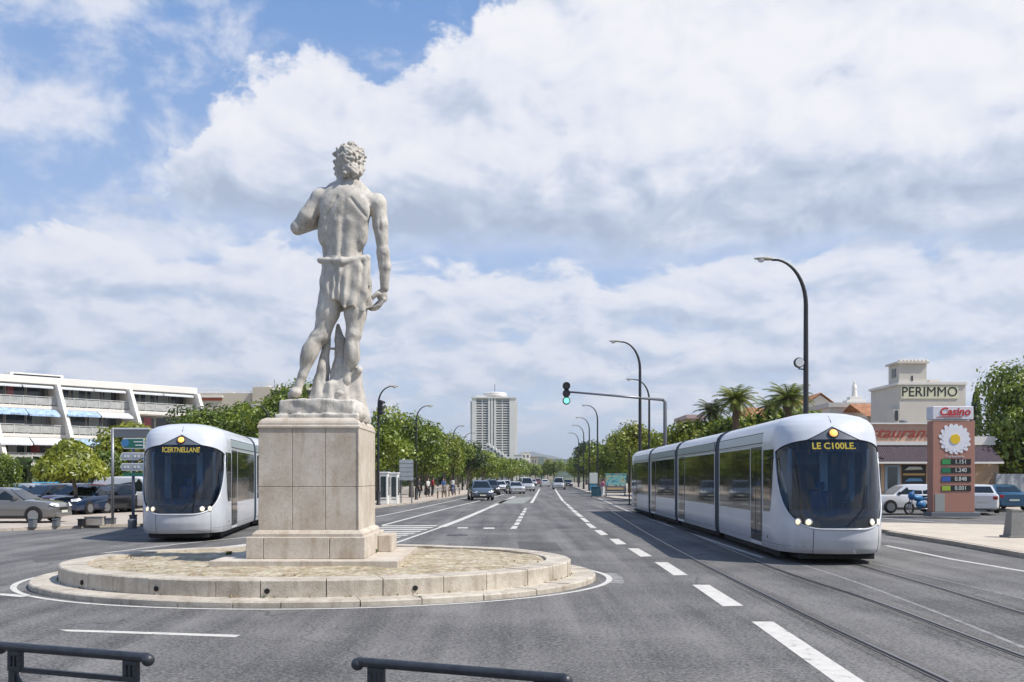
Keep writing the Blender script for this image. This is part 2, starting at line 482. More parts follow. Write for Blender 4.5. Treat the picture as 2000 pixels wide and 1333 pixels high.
def slab(name, pts, h, mtop, mside, bank=None):
    """raised pavement: pts are ground points; real kerb step"""
    mb = MB()
    pts = [Vector((p[0], p[1], 0)) for p in pts]
    area = sum(pts[i].x*pts[(i+1)%len(pts)].y - pts[(i+1)%len(pts)].x*pts[i].y for i in range(len(pts)))
    if area < 0: pts.reverse()
    n = len(pts)
    mb.add([(p.x,p.y,h) for p in pts], [tuple(range(n))], 0)
    for i in range(n):
        a, c = pts[i], pts[(i+1)%n]
        mb.add([(a.x,a.y,-0.02),(c.x,c.y,-0.02),(c.x,c.y,h),(a.x,a.y,h)], [(0,1,2,3)], 1)
    return struct(name, mb, [mtop, mside])

def kerb(name, pts, h=0.13, w=0.16, label=None):
    """row of kerb stones along the pavement edge, slightly proud of it"""
    mb = MB(); pts = [Vector((p[0], p[1], 0)) for p in pts]
    for i in range(len(pts)-1):
        a, c = pts[i], pts[i+1]; L = (c-a).length; n = max(1, int(L/1.0)); d = (c-a)/n
        if n > 60: n = 60; d = (c-a)/n
        for k in range(n):
            p, q = a + d*(k+0.006), a + d*(k+0.994)
            mb.bar((p.x,p.y,h/2-0.008), (q.x,q.y,h/2-0.008), w, h+0.024)
    return struct(name, mb, M_KERB)

# left-hand pavement and parking forecourt (towards the terraced building)
lp = [G(-60,1041), G(100,1034), G(272,1028), G(420,1016), G(600,1003), G(734,993), G(820,982), G(880,972), G(925,964), G(985,953), G(1030,945)]
far_l = [Vector((lp[-1].x-3, 330, 0)), Vector((-88, 330, 0)), Vector((-88, lp[0].y, 0))]
slab('pavement', lp + far_l, 0.10, M_PAVE, M_KERB)
kerb('kerb', lp, 0.10)
# right-hand: pale concrete refuge, access lane, forecourt of the filling station
ri = [G(1700,1026), G(2040,1033), G(2300,1040), G(2300,1140), G(2000,1088), G(1860,1063), G(1735,1043), G(1690,1036)]
slab('concrete_refuge', ri, 0.12, M_CONC, M_KERB)
kerb('kerb', [G(2300,1142), G(2000,1090), G(1860,1065), G(1735,1045)], 0.12)
rp = [G(1117,951), G(1145,962), G(1175,970), G(1200,975), G(1240,978), G(1300,984), G(1500,990), G(1716,996), G(2030,1001), G(2500,1010)]
far_r = [Vector((88, rp[-1].y, 0)), Vector((88, 330, 0)), Vector((rp[0].x+4, 330, 0))]
slab('pavement', rp + far_r, 0.10, M_PAVE, M_KERB)
kerb('kerb', rp, 0.10)

# ------------------------------------------------------------------ painted markings (each a thin sheet 4 mm above the road)
def ribbon(pts, w, z=0.004, mb=None, ends=None):
    mb = mb or MB()
    pts = [Vector((p[0], p[1], 0)) for p in pts]
    L, Rr = [], []
    for i, p in enumerate(pts):
        d = (pts[min(i+1,len(pts)-1)] - pts[max(i-1,0)]).normalized()
        s = Vector((d.y, -d.x, 0))
        ww = w[i] if isinstance(w, (list, tuple)) else w
        L.append((p - s*ww/2)[:2] + (z,)); Rr.append((p + s*ww/2)[:2] + (z,))
    mb.grid([L, Rr][::-1] if False else [L, Rr])
    return mb
def dens(pts, n=8):
    """Catmull-Rom through ground points"""
    pts = [Vector((p[0], p[1], 0)) for p in pts]
    q = [pts[0]*2 - pts[1]] + pts + [pts[-1]*2 - pts[-2]]
    o = []
    for i in range(1, len(q)-2):
        for k in range(n):
            t = k/n
            o.append(0.5*((2*q[i]) + (-q[i-1]+q[i+1])*t + (2*q[i-1]-5*q[i]+4*q[i+1]-q[i+2])*t*t + (-q[i-1]+3*q[i]-3*q[i+1]+q[i+2])*t**3))
    o.append(pts[-1]); return o
def quad(*uv, mb=None, z=0.004):
    mb = mb or MB(); pts = [G(*p) for p in uv]
    area = sum(pts[i].x*pts[(i+1)%len(pts)].y - pts[(i+1)%len(pts)].x*pts[i].y for i in range(len(pts)))
    if area < 0: pts.reverse()
    return mb.add([(p.x,p.y,z) for p in pts], [tuple(range(len(pts)))])

# broad dashes curving past the statue (one object: paint on the road)
mb = MB()
for q in [((1468,1215),(1510,1215),(1700,1340),(1640,1340)), ((1352,1143),(1385,1143),(1452,1184),(1412,1185)), ((1278,1098.5),(1304,1099),(1344,1124),(1316,1124.5)),
          ((1226,1071.5),(1247,1072),(1274,1087),(1251,1088)), ((1190,1053),(1208,1053),(1224,1063.5),(1204,1064)), ((1160,1036),(1174,1036),(1188,1045),(1174,1046)),
          ((1143,1023),(1153,1023),(1166,1032),(1154,1032)), ((1132,1012),(1141,1012),(1152,1020),(1143,1020.5)), ((1122,1003),(1130,1003),(1140,1010),(1131,1010)),
          ((1114,996),(1121,996),(1130,1001.5),(1122,1002)), ((1108,990),(1114,990),(1122,994.5),(1115,995)), ((1103,984.5),(1108,984.5),(1115,989),(1109,989)), ((1098,980),(1102.5,980),(1108,983.5),(1103,983.5))]:
    quad(*q, mb=mb)
ribbon([G(1099.5,979), G(1088,962), G(1082,952)], 0.22, mb=mb)
for q in [((996,1033.5),(1008,1033.5),(1012,1028),(1002,1028)), ((1003,1026),(1013,1026),(1016,1021),(1007,1021)), ((1007,1019),(1017,1019),(1019.5,1015),(1010,1015)), ((1011,1013),(1020,1013),(1022,1009),(1014,1009)),
          ((1015,1007),(1023,1007),(1025,1003),(1018,1003)), ((1019,1001.5),(1026,1001.5),(1028,998),(1021.5,998)), ((1022,996.5),(1028,996.5),(1030,993.5),(1024.5,993.5))]:
    quad(*q, mb=mb)
ribbon([G(1038,983), G(1047,968), G(1054,955)], 0.24, mb=mb)
# long solid lines on the carriageway towards us
ribbon(dens([G(862,1030), G(930,1003), G(1005,970)]), [0.3]*17, mb=mb)
ribbon(dens([G(734,1030), G(860,997), G(930,980), G(985,966)]), [0.16]*25, mb=mb)
ribbon(dens([G(734,1010), G(790,999), G(850,986), G(900,975), G(930,969)]), 0.14, mb=mb)
quad((945,1031),(966,1031),(966,1033.5),(944,1033.5), mb=mb); quad((894,1030.5),(914,1030.5),(914,1032.5),(893,1032.5), mb=mb)
# line beyond the tram and line under it on the right
ribbon([G(1730,1066), G(1860,1093), G(2010,1118), G(2300,1170)], 0.13, mb=mb)
ribbon(dens([G(1168,973), G(1225,998), G(1290,1021), G(1400,1060), G(1490,1090)]), 0.10, mb=mb)
ribbon([G(1700,1011), G(1850,1022), G(1950,1030)], 0.13, mb=mb)
# left side lines
ribbon([G(203,1081), G(340,1064), G(500,1048)], 0.10, mb=mb)
ribbon([G(380,1080), G(440,1072), G(500,1065)], 0.12, mb=mb)
quad((115,1230.5),(150,1231),(470,1241),(460,1245.5),(130,1234), mb=mb)
quad((0,1160),(28,1161),(56,1165),(40,1167),(0,1163.5), mb=mb)
quad((418,1070),(482,1063),(482,1072),(440,1075), mb=mb)
tag(mb.build('road_marking', M_WHITE), kind='structure')
# hatching behind the island
mb = MB()
for i in range(9):
    t = i/8.0
    y = 1027 + t*30
    xr = 862 - 100*t**1.2
    quad((734,y),(xr-6,y-0.6),(xr-12,y+1.2),(734,y+1.6), mb=mb)
ribbon([G(862,1030), G(770,1062), G(734,1074)], 0.12, mb=mb, z=0.005)
tag(mb.build('road_marking', M_WHITE), kind='structure')
# faded paint: pale box by the lane and old lines between the rails
mb = MB(); quad((962,984),(1006,972),(1040,972),(1022,984), mb=mb)
tag(mb.build('road_marking', M_GREENP), kind='structure')
mb = MB()
ribbon(dens([G(1500,1085), G(1620,1120), G(1800,1185), G(2060,1290)]), 0.07, mb=mb, z=0.003)
ribbon(dens([G(1690,1098), G(1850,1135), G(2060,1185)]), 0.05, mb=mb, z=0.003)
ribbon([G(1190,1120), G(1203,1128), G(1206,1140)], 0.25, mb=mb, z=0.003)
tag(mb.build('road_marking', M_FADED2), kind='structure')

# ------------------------------------------------------------------ tram rails
M_RAIL = mat('rail_steel', (0.32, 0.31, 0.31), 0.38, 0.85)
M_GROOVE = mat('rail_groove', (0.012, 0.011, 0.011), 0.95)
def rail(pts):
    mb = MB(); d = dens(pts, 10)
    ribbon(d, 0.40, 0.0025, mb); mb.m = [2]*len(mb.f)
    n = len(mb.f); ribbon(d, 0.14, 0.0045, mb); mb.m[n:] = [1]*(len(mb.f)-n)
    n = len(mb.f)
    off = [Vector((p.x+0.035, p.y, 0)) for p in d]; ribbon(off, 0.045, 0.009, mb); mb.m[n:] = [0]*(len(mb.f)-n)
    n = len(mb.f)
    off = [Vector((p.x-0.05, p.y, 0)) for p in d]; ribbon(off, 0.014, 0.008, mb); mb.m[n:] = [0]*(len(mb.f)-n)
    return tag(mb.build('tram_rail', [M_RAIL, M_GROOVE, M_ASPH2]), kind='structure')
rail([G(1180,990), G(1240,1029), G(1330,1080), G(1560,1196), G(1860,1338), Vector((4.1,3,0))])
rail([G(1225,990), G(1300,1022), G(1480,1098), G(1700,1173), G(2010,1288), Vector((5.5,3,0))])
rail([Vector((7.9,60,0)), Vector((7.85,30,0)), G(1650,1097), G(1800,1139), G(2010,1202), Vector((7.15,8,0)), Vector((7.1,-5,0))])
rail([Vector((6.5,60,0)), Vector((6.45,34,0)), Vector((6.4,24,0)), Vector((6.35, 21.5, 0))])

# iron covers let into the road
M_IRON = mat('cast_iron', (0.06,0.057,0.055), 0.6, 0.3, var=0.4, vscale=20)
M_PATCH = asphalt_mat('asphalt_patch', (0.120, 0.114, 0.108), (0.052, 0.050, 0.050), False)
for (u, v, r0, lab) in ((893,1046,.38,'round iron cover in the road to the right of the island'),):
    q = G(u, v); o = empty('manhole_cover', (q.x, q.y, 0), label=lab, cat='manhole cover')
    MB().lathe([(r0+.05,0),(r0+.05,.006),(r0,.006)], (0,0,0), 28).build('rim', M_RAIL, o); MB().lathe([(r0,.003),(r0,.010)], (0,0,0), 28).build('lid', M_IRON, o)
# darker repair strips cut into the old surface
mb = MB()
quad((1010,1058),(1085,1060),(1100,1078),(1015,1076), mb=mb, z=.002); quad((60,1092),(190,1080),(205,1086),(70,1100), mb=mb, z=.002)
tag(mb.build('road_patch', M_PATCH), kind='structure')
# ------------------------------------------------------------------ stone materials
def stone(name, base, dark, stain, seams=None, bump=0.5, dsc=3.0):
    m = bpy.data.materials.new(name); m.use_nodes = True
    nt = m.node_tree; b = nt.nodes['Principled BSDF']; b.inputs['Roughness'].default_value = 0.78
    g = N(nt, 'ShaderNodeNewGeometry')
    def nz(scale, det, rough=0.6, st=None):
        n = N(nt, 'ShaderNodeTexNoise'); n.inputs['Scale'].default_value = scale; n.inputs['Detail'].default_value = det; n.inputs['Roughness'].default_value = rough
        if st:
            mp = N(nt, 'ShaderNodeMapping'); mp.inputs['Scale'].default_value = st
            nt.links.new(g.outputs['Position'], mp.inputs['Vector']); nt.links.new(mp.outputs[0], n.inputs['Vector'])
        else: nt.links.new(g.outputs['Position'], n.inputs['Vector'])
        return n.outputs['Fac']
    cloudy = nz(1.9, 9, 0.68); vein = nz(3.4, 8, 0.7); drip = nz(dsc, 7, 0.65, (1.6, 1.6, 0.25)); pit = nz(34, 3, 0.5)
    def ramp(fac, a, c0, b_, c1):
        r = N(nt, 'ShaderNodeValToRGB'); e = r.color_ramp.elements
        e[0].position = a; e[0].color = (*c0, 1); e[1].position = b_; e[1].color = (*c1, 1)
        nt.links.new(fac, r.inputs['Fac']); return r.outputs['Color']
    c = ramp(cloudy, 0.34, dark, 0.60, base)
    def mixm(fac, a, bb):
        mm = N(nt, 'ShaderNodeMix'); mm.data_type = 'RGBA'
        if isinstance(fac, (int, float)): mm.inputs[0].default_value = fac
        else: nt.links.new(fac, mm.inputs[0])
        nt.links.new(a, mm.inputs[6])
        if isinstance(bb, tuple): mm.inputs[7].default_value = (*bb, 1)
        else: nt.links.new(bb, mm.inputs[7])
        return mm.outputs[2]
    st_ = N(nt, 'ShaderNodeMapRange'); nt.links.new(drip, st_.inputs[0]); st_.inputs['From Min'].default_value = 0.52; st_.inputs['From Max'].default_value = 0.72; st_.inputs['To Max'].default_value = 0.7
    c = mixm(st_.outputs[0], c, stain)
    ve = N(nt, 'ShaderNodeMapRange'); nt.links.new(math_node(nt, 'ABSOLUTE', math_node(nt, 'SUBTRACT', vein, 0.5)), ve.inputs[0])
    ve.inputs['From Min'].default_value = 0.0; ve.inputs['From Max'].default_value = 0.02; ve.inputs['To Min'].default_value = 0.30; ve.inputs['To Max'].default_value = 0.0
    c = mixm(ve.outputs[0], c, tuple(x*0.62 for x in stain))
    pt = math_node(nt, 'MULTIPLY', math_node(nt, 'LESS_THAN', pit, 0.27), 0.7)
    c = mixm(pt, c, (0.10, 0.09, 0.08))
    nt.links.new(c, b.inputs['Base Color'])
    bp = N(nt, 'ShaderNodeBump'); bp.inputs['Strength'].default_value = bump; bp.inputs['Distance'].default_value = 0.012
    nt.links.new(math_node(nt, 'ADD', vein, math_node(nt, 'MULTIPLY', pit, 0.5)), bp.inputs['Height']); nt.links.new(bp.outputs[0], b.inputs['Normal'])
    return m
M_LIME = stone('limestone', (0.57, 0.515, 0.44), (0.44, 0.375, 0.30), (0.33, 0.25, 0.17))
M_STEP = stone('step_limestone', (0.56, 0.505, 0.42), (0.38, 0.33, 0.265), (0.26, 0.20, 0.14), bump=0.9)
M_MARB = stone('statue_marble', (0.60, 0.565, 0.505), (0.40, 0.37, 0.325), (0.15, 0.14, 0.125), bump=0.9, dsc=4.2)
M_JOINT = mat('joint', (0.10, 0.085, 0.07), 0.95)
M_HOLE = mat('hole_dark', (0.01, 0.01, 0.01), 0.9)

# ------------------------------------------------------------------ round island
IX, IY = -3.67, 17.7
isl = empty('traffic_island', (IX, IY, 0), label='round traffic island of pale stone steps with dry gravel top under the statue', cat='traffic island')
def ell(a, b, t): return (a*math.cos(t), b*math.sin(t))
def block_ring(a0, b0, a1, b1, z0, z1, n, jit=0.0, seed=1):
    """ring of cut stone blocks between outer ellipse a0,b0 and inner a1,b1"""
    rnd = random.Random(seed); mb = MB()
    cuts = []; t = 0.0
    while t < 2*PI - 0.05:
        cuts.append(t); t += 2*PI/n * rnd.uniform(0.72, 1.28)
    cuts.append(2*PI)
    for k in range(len(cuts)-1):
        g_ = 0.0016
        t0, t1 = cuts[k]+g_, cuts[k+1]-g_
        dz = rnd.uniform(-jit, jit); dr = rnd.uniform(-jit, jit)
        m_ = 5
        pr = []
        for i in range(m_+1):
            t = t0 + (t1-t0)*i/m_
            ox, oy = ell(a0+dr, b0+dr, t); ix, iy = ell(a1, b1, t)
            c = 0.02
            ox2, oy2 = ell(a0+dr-c, b0+dr-c, t)
            pr.append([(ix,iy,z0),(ox,oy,z0),(ox,oy,z1+dz-c),(ox2,oy2,z1+dz),(ix,iy,z1+dz)])
        nb = len(mb.v)
        mb.grid([[tuple(q) for q in r_] for r_ in pr], close=True)
        mb.add(pr[0], [(0,1,2,3,4)]); mb.add(pr[-1], [(4,3,2,1,0)])
    return mb
o = block_ring(5.28, 4.2, 4.6, 3.6, -0.02, 0.10, 34, 0.006, 3).build('lower_step', M_STEP, isl)
o = block_ring(4.80, 3.75, 4.34, 3.30, 0.06, 0.37, 32, 0.006, 8).build('upper_step', M_STEP, isl)
mb = MB(); mb.prism([ell(5.24, 4.16, 2*PI*i/96) for i in range(96)], -0.02, 0.07); mb.prism([ell(4.765, 3.715, 2*PI*i/96) for i in range(96)], 0.075, 0.28)
mb.build('mortar_bed', M_JOINT, isl)
for u in (160, 305, 522, 812):
    # weep holes in the riser of the upper step
    best = None
    for k in range(720):
        t = PI + PI*k/720
        x, y = ell(4.81, 3.76, t); q = Vector((x+IX, y+IY))
        uu = CX + F*q.x/q.y
        if best is None or abs(uu-u) < best[0]: best = (abs(uu-u), t)
    t = best[1]; x, y = ell(4.815, 3.765, t)
    nrm = Vector((x/4.8**2, y/3.75**2, 0)).normalized()
    MB().tube([Vector((x,y,0.20)) - nrm*0.05, Vector((x,y,0.20)) + nrm*0.004], 0.042, 12).build('drain_hole', M_HOLE, isl)
# gravel bed with dry growth
mg = bpy.data.materials.new('island_gravel'); mg.use_nodes = True
nt = mg.node_tree; b_ = nt.nodes['Principled BSDF']; b_.inputs['Roughness'].default_value = 0.95
g = N(nt, 'ShaderNodeNewGeometry')
n1 = N(nt, 'ShaderNodeTexNoise'); n1.inputs['Scale'].default_value = 2.6; n1.inputs['Detail'].default_value = 7; n1.inputs['Roughness'].default_value = 0.7; n1.inputs['Distortion'].default_value = 1.2
vo = N(nt, 'ShaderNodeTexVoronoi'); vo.inputs['Scale'].default_value = 11
nt.links.new(g.outputs['Position'], n1.inputs['Vector']); nt.links.new(g.outputs['Position'], vo.inputs['Vector'])
r = N(nt, 'ShaderNodeValToRGB'); e = r.color_ramp.elements
e[0].position = 0.36; e[0].color = (0.25, 0.20, 0.125, 1); e[1].position = 0.62; e[1].color = (0.52, 0.46, 0.36, 1)
x_ = e.new(0.47); x_.color = (0.36, 0.30, 0.20, 1)
nt.links.new(math_node(nt, 'ADD', n1.outputs['Fac'], math_node(nt, 'MULTIPLY_ADD', vo.outputs['Distance'], -0.18, 0.07)), r.inputs['Fac'])
mm = N(nt, 'ShaderNodeMix'); mm.data_type = 'RGBA'; mm.inputs[0].default_value = 0.08
nt.links.new(r.outputs['Color'], mm.inputs[6]); nt.links.new(vo.outputs['Color'], mm.inputs[7]); mm.blend_type = 'SOFT_LIGHT'
nt.links.new(mm.outputs[2], b_.inputs['Base Color'])
bp = N(nt, 'ShaderNodeBump'); bp.inputs['Strength'].default_value = 0.7; bp.inputs['Distance'].default_value = 0.03
nt.links.new(vo.outputs['Distance'], bp.inputs['Height']); nt.links.new(bp.outputs[0], b_.inputs['Normal'])
rows = []
for i in range(26):
    s_ = i/25
    row = []
    for k in range(120):
        t = 2*PI*k/120; x, y = ell(4.35*s_, 3.31*s_, t)
        z = 0.335 + 0.04*(mnoise.noise(Vector((x*1.1, y*1.1, 3)))) + 0.02*mnoise.noise(Vector((x*5, y*5, 1)))
        row.append((x, y, z + 0.07*(1-s_)))
    rows.append(row)
MB().grid(rows, close=True).build('gravel_bed', mg, isl, smooth=True)
# white painted ring on the asphalt
mb = MB(); L_, R_ = [], []
for k in range(161):
    t = 2*PI*k/160; x, y = ell(5.60, 4.36, t); x2, y2 = ell(5.49, 4.28, t)
    L_.append((x+IX, y+IY, 0.006)); R_.append((x2+IX, y2+IY, 0.006))
mb.grid([R_, L_]); tag(mb.build('road_marking', M_WHITE), kind='structure')

# weeds growing on the island: uncountable tufts -> stuff
M_WEED = mat('weed_green', (0.10, 0.14, 0.03), 0.8, var=0.4, vscale=9)
M_DRY = mat('dry_grass', (0.36, 0.28, 0.13), 0.9, var=0.3, vscale=9)
rnd = random.Random(5); mb = MB()
def tuft(mb, x, y, z, h, n, m, spread=1.0):
    for _ in range(n):
        a = rnd.uniform(0, 2*PI); l = h*rnd.uniform(0.5, 1.0); dx, dy = math.cos(a)*l*0.7*spread, math.sin(a)*l*0.7*spread
        wv = 0.006 + 0.12*h*rnd.random(); px, py = -math.sin(a)*wv, math.cos(a)*wv
        mb.add([(x-px,y-py,z),(x+px,y+py,z),(x+dx*.6+px*.8,y+dy*.6+py*.8,z+l*.7),(x+dx*.6-px*.8,y+dy*.6-py*.8,z+l*.7),(x+dx,y+dy,z+l*.8)], [(0,1,2,3),(3,2,4)], m)
for _ in range(900):
    t = rnd.uniform(0, 2*PI); s_ = math.sqrt(rnd.random())*0.98; x, y = ell(4.3*s_, 3.25*s_, t)
    if mnoise.noise(Vector((x*0.8, y*0.8, 9))) < 0.02: continue
    tuft(mb, IX+x, IY+y, 0.325, rnd.uniform(0.015, 0.05), 5, 1 if rnd.random() < .72 else 0)
for (u, v, z, h, n) in [(730,1082,0.45,0.16,26),(752,1075,0.45,0.14,18),(812,1160,0.10,0.05,18),(818,1166,0.10,0.05,12),(446,1082,0.37,0.11,22),(455,1087,0.37,0.10,16),(515,1104,0.37,0.06,10),(226,1157,0.10,0.07,10),(690,1078,0.45,0.10,8)]:
    q = G(u, v, z)
    for _ in range(3): tuft(mb, q.x+rnd.uniform(-.06,.06), q.y+rnd.uniform(-.03,.03), z-0.02, h, n//2, 0, 1.1)
for k in range(60):
    t = PI*1.0 + PI*rnd.random(); x, y = ell(4.82, 3.77, t); tuft(mb, IX+x, IY+y, 0.098, rnd.uniform(0.02,0.05), 4, 0 if rnd.random()<.6 else 1)
tag(mb.build('weeds', [M_WEED, M_DRY]), 'small weeds and dry grass growing on and around the stone island', 'grass', kind='stuff')

# ------------------------------------------------------------------ pedestal
px0, px1 = P(505, 900, 16.68).x, P(700, 900, 16.68).x
pcx = (px0+px1)/2; pw = (px1-px0)
pz = lambda v, Y: P(600, v, Y).z
z_pl0 = 0.47; z_pl1 = pz(1050, 16.45); z_sh1 = pz(836, 16.68); z_cap = pz(816, 16.78)
py0, py1 = 16.68, 18.62
ped = empty('pedestal', (pcx, (py0+py1)/2, 0.43), label='tall square limestone pedestal with a stepped plinth carrying the marble figure', cat='pedestal')
Mi = Matrix.Translation(-Vector(ped.location))
mb = MB(); mb.box(pcx-1.62, pcx+1.72, 16.05, 19.3, 0.28, 0.468); mb.xform(Mi); mb.build('base_slab', M_LIME, ped, bevel=0.012)
# plinth: cut in blocks
mb = MB()
xl, xr = P(480, 1070, 16.45).x, P(713, 1070, 16.45).x
for a, c in ((xl, xl+(xr-xl)*.145), (xl+(xr-xl)*.145, xl+(xr-xl)*.70), (xl+(xr-xl)*.70, xr)):
    mb.box(a+0.003, c-0.003, 16.45, 17.5, z_pl0, z_pl1)
mb.box(xl+0.003, xr-0.003, 17.506, 18.9, z_pl0, z_pl1)
mb.box(xr+0.006, xr+0.26, 18.0, 18.9, z_pl0, z_pl1-0.06)
mb.xform(Mi); mb.build('plinth', M_LIME, ped, bevel=0.012)
# moulding between plinth and shaft
mb = MB(); prof = [(0.0, z_pl1), (0.09, z_pl1+0.0), (0.09, z_pl1+0.05), (0.06, z_pl1+0.085), (0.03, z_pl1+0.11), (0.006, z_pl1+0.12)]
def sq_ring(prof, x0, x1, y0, y1):
    rows = []
    for e_, z in prof: rows.append([(x0-e_,y0-e_,z),(x1+e_,y0-e_,z),(x1+e_,y1+e_,z),(x0-e_,y1+e_,z)])
    return rows
mb.grid(sq_ring(prof, px0, px1, py0, py1), close=True); mb.xform(Mi); mb.build('moulding', M_LIME, ped)
# shaft made of slabs 3 x 2 on every face around a dark core
mb = MB(); zt0 = z_pl1+0.0; zmid = pz(951, 16.68)
mb.box(px0+0.02, px1-0.02, py0+0.02, py1-0.02, zt0, z_sh1-0.01, 1)
jt = 0.004
xs = [px0, px0+pw*0.338, px0+pw*0.668, px1]
ins = 0.0
for (za, zb) in ((zt0+0.003, zmid-jt), (zmid+jt, z_sh1-0.002)):
    for i in range(3):
        mb.box(xs[i]+(jt if i else 0), xs[i+1]-(jt if i < 2 else 0.022), py0, py0+0.06, za, zb)
        mb.box(xs[i]+(jt if i else 0), xs[i+1]-(jt if i < 2 else 0.022), py1-0.06, py1, za, zb)
    mb.box(px1-0.09, px1, py0-0.0+0.001, py1-0.001, za, zb) if False else None
    ys = [py0-0.012, (py0+py1)/2, py1+0.0]
    mb.box(px1-0.016, px1+0.012, py0-0.012, py1+0.012, za, zb)
    mb.box(px0-0.004, px0+0.016, py0+0.004, py1-0.004, za, zb)
mb.xform(Mi); mb.build('shaft', [M_LIME, M_JOINT], ped, bevel=0.005)
# cap with a cove
mb = MB()
capp = [(-0.01, z_sh1-0.004), (0.022, z_sh1+0.0), (0.022, z_sh1+0.03), (0.004, z_sh1+0.05), (0.0, z_sh1+0.09), (-0.02, z_sh1+0.13), (-0.05, z_cap-0.035), (-0.11, z_cap-0.004), (-0.16, z_cap)]
rows = sq_ring(capp, px0, px1, py0, py1); mb.grid(rows, close=True); n = len(mb.v); mb.add(rows[-1], [(0,1,2,3)])
mb.xform(Mi); mb.build('cap', M_LIME, ped)

# ------------------------------------------------------------------ figures from blended solids
class Field:
    def __init__(s, lo, hi, h):
        s.lo = np.array(lo, float); s.h = h
        s.n = np.ceil((np.array(hi)-s.lo)/h).astype(int)+1
        ax = [s.lo[i] + h*np.arange(s.n[i]) for i in range(3)]
        s.X, s.Y, s.Z = np.meshgrid(*ax, indexing='ij')
        s.X = s.X.astype(np.float32); s.Y = s.Y.astype(np.float32); s.Z = s.Z.astype(np.float32)
        s.d = np.full(s.X.shape, 5.0, np.float32)
    def win(s, lo, hi):
        a = np.clip(np.floor((np.array(lo)-s.lo)/s.h).astype(int), 0, s.n); b = np.clip(np.ceil((np.array(hi)-s.lo)/s.h).astype(int)+1, 0, s.n)
        return tuple(slice(a[i], max(a[i], b[i])) for i in range(3))
    def comb(s, sl, d, k, sub=False):
        A = s.d[sl]
        if sub:
            h = np.maximum(k - np.abs(-A - d), 0)/k if k > 0 else 0
            s.d[sl] = np.maximum(A, -d) + (h*h*k*0.25 if k > 0 else 0)
        else:
            if k > 0:
                h = np.maximum(k - np.abs(A - d), 0)/k
                s.d[sl] = np.minimum(A, d) - h*h*k*0.25
            else: s.d[sl] = np.minimum(A, d)
    def cap(s, a, b, ra, rb, k=0.05, sub=False, flat=None):
        a, b = np.array(a, float), np.array(b, float); m = max(ra, rb) + k + 0.05
        sl = s.win(np.minimum(a, b)-m, np.maximum(a, b)+m)
        X, Y, Z = s.X[sl]-a[0], s.Y[sl]-a[1], s.Z[sl]-a[2]
        ab = b-a; L = max(1e-9, float(ab@ab))
        t = np.clip((X*ab[0]+Y*ab[1]+Z*ab[2])/L, 0, 1)
        fy = flat or 1.0
        d = np.sqrt((X-t*ab[0])**2 + ((Y-t*ab[1])/fy)**2 + (Z-t*ab[2])**2) - (ra + (rb-ra)*t)
        s.comb(sl, d*min(1, fy), k, sub)
    def ell(s, c, r, k=0.05, rot=0.0, sub=False, tilt=0.0):
        c, r = np.array(c, float), np.array(r, float); m = r.max() + k + 0.05
        sl = s.win(c-m, c+m)
        X, Y, Z = s.X[sl]-c[0], s.Y[sl]-c[1], s.Z[sl]-c[2]
        if rot:  # in the x-z plane
            ca, sa = math.cos(rot), math.sin(rot); X, Z = X*ca + Z*sa, -X*sa + Z*ca
        if tilt:
            ca, sa = math.cos(tilt), math.sin(tilt); Y, Z = Y*ca + Z*sa, -Y*sa + Z*ca
        k0 = np.sqrt((X/r[0])**2+(Y/r[1])**2+(Z/r[2])**2); k1 = np.sqrt((X/r[0]**2)**2+(Y/r[1]**2)**2+(Z/r[2]**2)**2)
        d = k0*(k0-1)/np.maximum(k1, 1e-6)
        s.comb(sl, d, k, sub)
    def mesh(s):
        """surface nets"""
        d = s.d; n = d.shape
        ins = d < 0
        c = [ins[i:n[0]-1+i, j:n[1]-1+j, k:n[2]-1+k] for i in (0,1) for j in (0,1) for k in (0,1)]
        cnt = sum(x.astype(np.int8) for x in c)
        act = (cnt > 0) & (cnt < 8)
        idx = np.argwhere(act); ids = -np.ones(act.shape, np.int64); ids[act] = np.arange(len(idx))
        off = np.array([(i,j,k) for i in (0,1) for j in (0,1) for k in (0,1)])
        vals = np.stack([d[idx[:,0]+o_[0], idx[:,1]+o_[1], idx[:,2]+o_[2]] for o_ in off], 1)
        acc = np.zeros((len(idx), 3)); cn = np.zeros(len(idx))
        for a in range(8):
            for b in range(a+1, 8):
                if np.abs(off[a]-off[b]).sum() != 1: continue
                va, vb = vals[:,a], vals[:,b]; m = (va < 0) != (vb < 0)
                t = np.where(m, va/np.where(m, va-vb, 1), 0)
                acc += np.where(m[:,None], off[a] + (off[b]-off[a])*t[:,None], 0); cn += m
        V = s.lo + s.h*(idx + acc/cn[:,None])
        Fc = []
        for ax in range(3):
            u, w_ = (ax+1)%3, (ax+2)%3
            sl0 = [slice(1, n[i]-1) for i in range(3)]; sl0[ax] = slice(0, n[ax]-1)
            sl1 = list(sl0); sl1[ax] = slice(1, n[ax])
            A, B = ins[tuple(sl0)], ins[tuple(sl1)]
            e = np.argwhere(A != B); fl = A[tuple(e.T)]
            e = e + np.array([0 if i == ax else 1 for i in range(3)])
            def cid(du, dw):
                q = e.copy(); q[:,u] -= du; q[:,w_] -= dw; return ids[tuple(q.T)]
            q = np.stack([cid(1,1), cid(0,1), cid(0,0), cid(1,0)], 1)
            q[~fl] = q[~fl][:, ::-1]
            Fc.append(q)
        Fc = np.concatenate(Fc); Fc = Fc[(Fc >= 0).all(1)]
        return V, Fc
